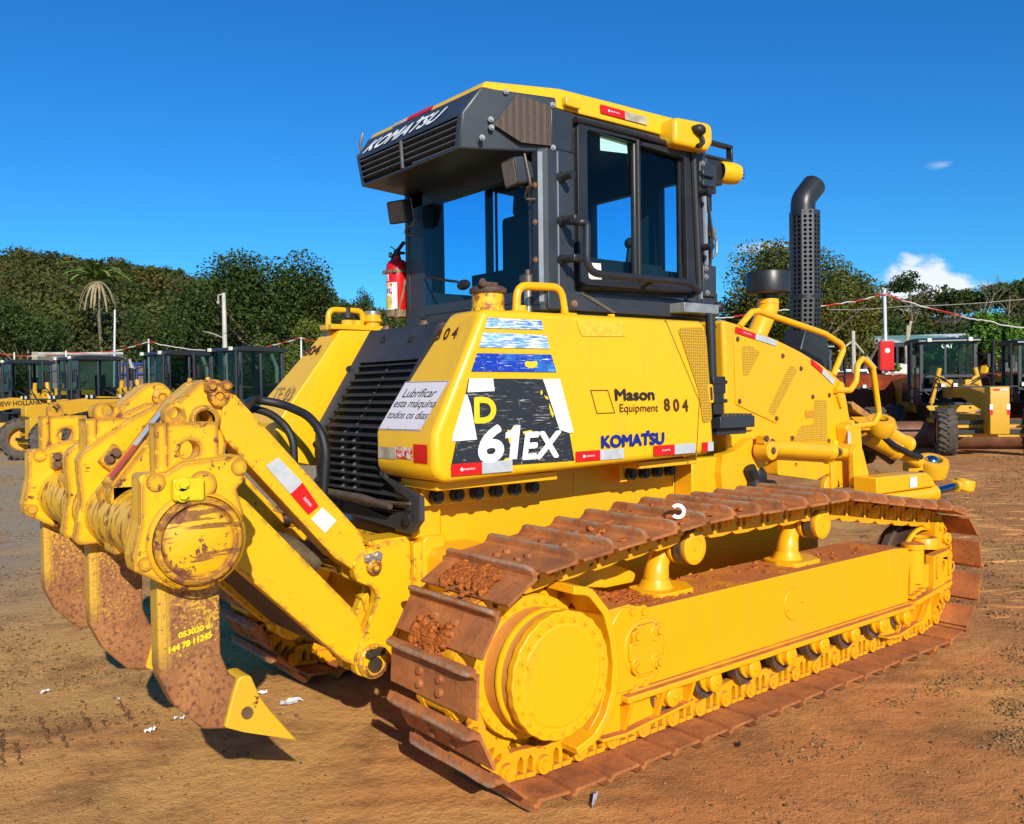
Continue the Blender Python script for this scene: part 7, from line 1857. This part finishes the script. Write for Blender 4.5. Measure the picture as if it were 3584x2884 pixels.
def grader(name, label, loc, rz, block=True, steer=0, group=None):
    g = empty(name, loc, rz); tag(g, label, 'motor grader', group)
    for x in (-.95, .95): wheel(g, x, 0, steer)
    for x in (-.92, .92):
        wheel(g, x, 5.0); wheel(g, x, 6.3)
    b_ = MB(); b_.bb(-.85, .85, -.14, .14, .42, .58); b_.bb(-.9, .9, -.06, .06, .62, .70); b_.prism([(-.2, .55), (.2, .55), (.14, 1.2), (-.14, 1.2)], 'y', -.2, .16); b_.build('front_axle', 'grader_yellow', g, .01)
    b_ = MB(); b_.prism(fillet([(-.30, 1.12), (.3, 1.05), (1.6, 1.30), (3.2, 1.28), (3.2, 1.55), (1.6, 1.62), (.2, 1.45), (-.30, 1.40)], .06, 3), 'x', -.15, .15); gf_ = b_.build('gooseneck', 'grader_yellow', g, .015)
    if block:
        b_ = MB(); b_.prism(fillet([(-.62, .50), (-.30, .50), (-.24, .9), (-.24, 1.56), (-.62, 1.56)], .02, 2), 'x', -.20, .20); bl = b_.build('push_block', 'grader_yellow', g, .02)
        for x in (-.175, .175):
            tape_pts = [(x - .03, -.623, .93), (x + .03, -.623, .93), (x + .03, -.623, 1.05), (x - .03, -.623, 1.05)]
            decal('reflective_tape', 'red_tape', bl, tape_pts, .003, (0, -1, 0)); decal('reflective_tape', 'white', bl, [(p_[0], p_[1], p_[2] + .12) for p_ in tape_pts], .003, (0, -1, 0))
        decal('reflective_tape', 'red_tape', bl, [(-.14, -.623, 1.47), (0, -.623, 1.47), (0, -.623, 1.51), (-.14, -.623, 1.51)], .003, (0, -1, 0)); decal('reflective_tape', 'silver_tape', bl, [(0, -.623, 1.47), (.15, -.623, 1.47), (.15, -.623, 1.51), (0, -.623, 1.51)], .003, (0, -1, 0))
    b_ = MB(); b_.bb(-1.1, 1.1, .12, .18, 1.545, 1.58); b_.bb(-.75, .75, -.10, -.04, .72, .80); b_.bb(-.80, -.2, -.2, -.05, .50, .58); b_.bb(.2, .8, -.2, -.05, .50, .58); b_.build('front_bar', 'black_metal', g)
    for x in (-.98, -.72, .72, .98):
        b_ = MB(); b_.bb(x - .055, x + .055, .05, .14, 1.56, 1.66); hl = b_.build('headlight', 'black', g); b_ = MB(); b_.bb(x - .045, x + .045, .040, .049, 1.57, 1.65); b_.build('lens', 'pale_lens', hl)
    # circle, drawbar, mouldboard
    b_ = MB(); b_.prism([(-.15, .2), (.15, .2), (.7, 2.0), (-.7, 2.0)], 'z', .78, .90); b_.lathe([(.55, .66), (.75, .66), (.75, .78), (.55, .78)], (0, 2.3, 0), (0, 0, 1), 36, False); b_.build('drawbar', 'grader_yellow', g, .01)
    cr = [(2.36 - .26 * math.sin(a), .36 + .34 * math.cos(a)) for a in [PI * k / 12 for k in range(13)]]; cr2 = [(y + .03, z) for y, z in reversed(cr)]
    b_ = MB(); b_.prism(cr + cr2, 'x', -1.55, 1.55); bld = b_.build('mouldboard', simple('rusty_mouldboard', (.20, .085, .045, 1), .6, .3, .3, 3), g)
    b_ = MB(); [b_.prism([(y - .03, z) for y, z in cr] + [(y + .05, z) for y, z in reversed(cr)], 'x', s * 1.55 - .03, s * 1.55 + .03) for s in (-1, 1)]; b_.build('end_bit', 'grader_yellow', bld)
    # lift cylinders, linkage clutter around the frame
    for s in (-1, 1):
        b_ = MB(); b_.cyl((s * .62, 2.45, 1.15), (s * .42, 2.45, 2.05), .06, n=16); b_.cyl((s * .62, 2.45, .75), (s * .62, 2.45, 1.2), .03, n=12); b_.lathe([(.10, -.06), (.10, .06)], (s * .42, 2.40, 1.75), (0, 1, 0), 20); b_.bb(s * .15, s * .45, 2.3, 2.6, 1.55, 1.75); b_.build('lift_cylinder', 'grader_yellow', g)
        b_ = MB(); b_.tube(fillet([(s * .3, 2.3, 1.7), (s * .8, 2.2, 2.0), (s * .85, 2.5, 1.5), (s * .4, 2.5, 1.2)], .25, 5, False), .018, 6); b_.tube(fillet([(s * .2, 2.2, 1.6), (s * .6, 1.9, 1.9), (s * .7, 2.2, 1.3)], .25, 5, False), .016, 6); b_.tube([(s * .98, 2.9, 1.15), (s * 1.0, 2.9, 2.75)], .035, 8); b_.build('hose', 'black', g)
    b_ = MB(); b_.prism(fillet([(-.85, 1.10), (.75, 1.10), (.62, .98), (.2, .92), (-.3, .95), (-.75, .98)], .05, 3), 'y', 2.1, 2.2, [circ(x, 1.04, .03, 10) for x in (-.6, -.3, .2, .5)]); b_.cyl((.1, 2.05, .85), (.75, 2.05, 1.1), .045, n=14); b_.build('link_bar', 'grader_yellow', g, .005)
    b_ = MB(); b_.cyl((.3, 2.02, .92), (.62, 2.02, 1.05), .028, n=12); b_.build('rod', 'chrome', g)
    # cab
    x1, y0, y1, z0, z1 = .66, 3.2, 4.55, 1.15, 2.84
    b_ = MB()
    for x in (-x1, x1):
        b_.bb(x - .045, x + .045, y0, y0 + .08, z0 + .3, z1 - .1); b_.bb(x - .045, x + .045, y1 - .08, y1, z0, z1 - .1); b_.bb(x - .03, x + .03, y0 + .62, y0 + .68, z0, z1 - .1)
        b_.bb(x - .03, x + .03, y0 + .08, y1 - .08, z0, z0 + .34)
    b_.bb(-x1 + .045, x1 - .045, y0 + .01, y0 + .06, z0 + .66, z0 + .74); b_.bb(-x1 + .045, x1 - .045, y0 + .02, y0 + .05, z0 + .3, z0 + .38); b_.bb(-.1, -.04, y0 + .015, y0 + .055, z0 + .38, z1 - .1)
    b_.bb(-x1 + .045, x1 - .045, y1 - .06, y1 - .01, z0, z0 + .7); b_.bb(-x1, x1, y0 + .1, y1 - .1, z0 - .06, z0)
    cb_ = b_.build('cab', 'cab_dark', g, .01)
    b_ = MB(); b_.prism(fillet([(y0 - .12, z1 - .10), (y1 + .10, z1 - .10), (y1 + .08, z1 - .02), (y1 - .2, z1 + .03), (y0 + .2, z1 + .03), (y0 - .10, z1 - .02)], .03, 3), 'x', -x1 - .10, x1 + .10); b_.build('cab_roof', 'black_metal', cb_, .02, 3)
    b_ = MB(); b_.sheet([(-x1, y0 + .035, z0 + .74), (x1, y0 + .035, z0 + .74), (x1, y0 + .035, z1 - .1), (-x1, y0 + .035, z1 - .1)])
    for x in (-x1, x1): b_.sheet([(x, y0 + .08, z0 + .34), (x, y1 - .08, z0 + .34), (x, y1 - .08, z1 - .1), (x, y0 + .08, z1 - .1)])
    b_.sheet([(-x1, y1 - .035, z0 + .7), (x1, y1 - .035, z0 + .7), (x1, y1 - .035, z1 - .1), (-x1, y1 - .035, z1 - .1)]); b_.build('window', 'cab_glass', cb_, smooth=False)
    b_ = MB(); b_.bb(-.25, .25, y0 + .55, y0 + 1.05, z0, z0 + .5); b_.bb(-.24, .24, y0 + .95, y0 + 1.08, z0 + .5, z0 + 1.15); b_.bb(-.3, .3, y0 + .1, y0 + .3, z0 + .3, z0 + .68); b_.lathe([(.17, 0), (.19, .012), (.17, .024)], (0, y0 + .42, z0 + .82), (0, -.6, .8), 20, False); b_.build('seat', 'interior', cb_, .03)
    for x in (-.95, .95):
        b_ = MB(); b_.prism(fillet([(x - .085, 2.06), (x + .085, 2.06), (x + .085, 2.42), (x - .085, 2.42)], .03, 3), 'y', y0 - .26, y0 - .20); b_.tube([(x, y0 - .2, 2.35), (x * .72, y0, 2.45)], .018, 6); b_.build('mirror', 'black', cb_, .01)
    for x in (-.5, .5): b_ = MB(); b_.bb(x - .05, x + .05, y0 - .16, y0 - .10, z1 - .08, z1 + .01); b_.build('roof_lamp', 'pale_lens', cb_)
    # rear body
    b_ = MB(); b_.prism(fillet([(4.55, .85), (7.2, .85), (7.35, 1.2), (7.25, 1.80), (4.55, 1.92)], .06, 3), 'x', -.52, .52); rbd = b_.build('engine_hood', 'grader_yellow', g, .03, 3)
    b_ = MB(); [b_.bb(s * .525, s * .53, 4.8, 5.9, 1.15, 1.7) for s in (-1, 1)]; b_.build('side_grille', 'black_metal', rbd); b_ = MB(); b_.cyl((.25, 5.2, 1.85), (.25, 5.2, 2.5), .06, n=14); b_.build('exhaust', 'black_metal', rbd)
    b_ = MB(); [b_.bb(s * .78, s * .98, 4.7, 6.6, .42, .66) for s in (-1, 1)]; b_.bb(-.8, .8, 5.5, 5.8, .45, .75); b_.bb(-.45, .45, 3.0, 4.8, .75, 1.1); b_.build('tandem_case', 'black_metal', g)
    return g
YV = lambda a: (F * math.cos(R(a)) + RT * math.sin(R(a)))
def heading(a): d = YV(a); return math.atan2(d.y, d.x) - PI / 2
p = ground(2085, 20.0); g1 = grader('motor_grader', "yellow motor grader facing the camera on the right, square push block in front", p, heading(11), True, R(-8), "parked motor graders")
cabn = [c for c in g1.children if c.name.startswith('cab')][0]
text('CAT', simple('pale_green_letters', L(205, 232, 216), .5, 0, 0), cabn, (-.16, 3.225, 2.59), (.12, 3.225, 2.59), (-.16, 3.225, 2.71), .03, 0, .004)
p = ground(2085, 20.0) + RT * 3.3 + F * 1.2; p.z = 0; g2 = grader('motor_grader', "second grader standing right of the push block, cut by the right edge of the view", p, heading(11), False, 0, "parked motor graders")
p = ground(1760, 22.5); p.z = 0; g3 = copy_tree(g2); g3.location = p; g3.rotation_euler = (0, 0, heading(6)); g3['label'] = "grader half hidden behind the bulldozer hood, only its dark cab showing"
# row of graders on the left, seen from their front quarter
PHI = 40
Yl = YV(PHI); Xl = RT * math.cos(R(PHI)) - F * math.sin(R(PHI))
labs = ["leftmost black-cabbed grader of the row on the left", "grader on the left with the dark maker's lettering along its yellow neck", "third grader cab of the left row, behind the middle ripper tower", "rightmost grader cab of the left row, beside the left fuel tank"]
src = None
for i, (c_, D_) in enumerate(((50, 29.5), (190, 27.4), (377, 25.2), (523, 23.6))):
    q = ground(c_, D_) - Yl * 3.9; q.z = 0
    if src is None: src = grader('motor_grader', labs[i], q, heading(PHI), False, R(-20), "parked motor graders"); gl = src
    else: gl = copy_tree(src); gl.location = q; gl['label'] = labs[i]
    if i == 1:
        gn = [c for c in gl.children if c.name.startswith('gooseneck')][0]
        text('NEW HOLLAND', 'ink', gn, (.151, 1.15, 1.36), (.151, 2.40, 1.415), (.151, 1.15, 1.50), .02, 0, .006)
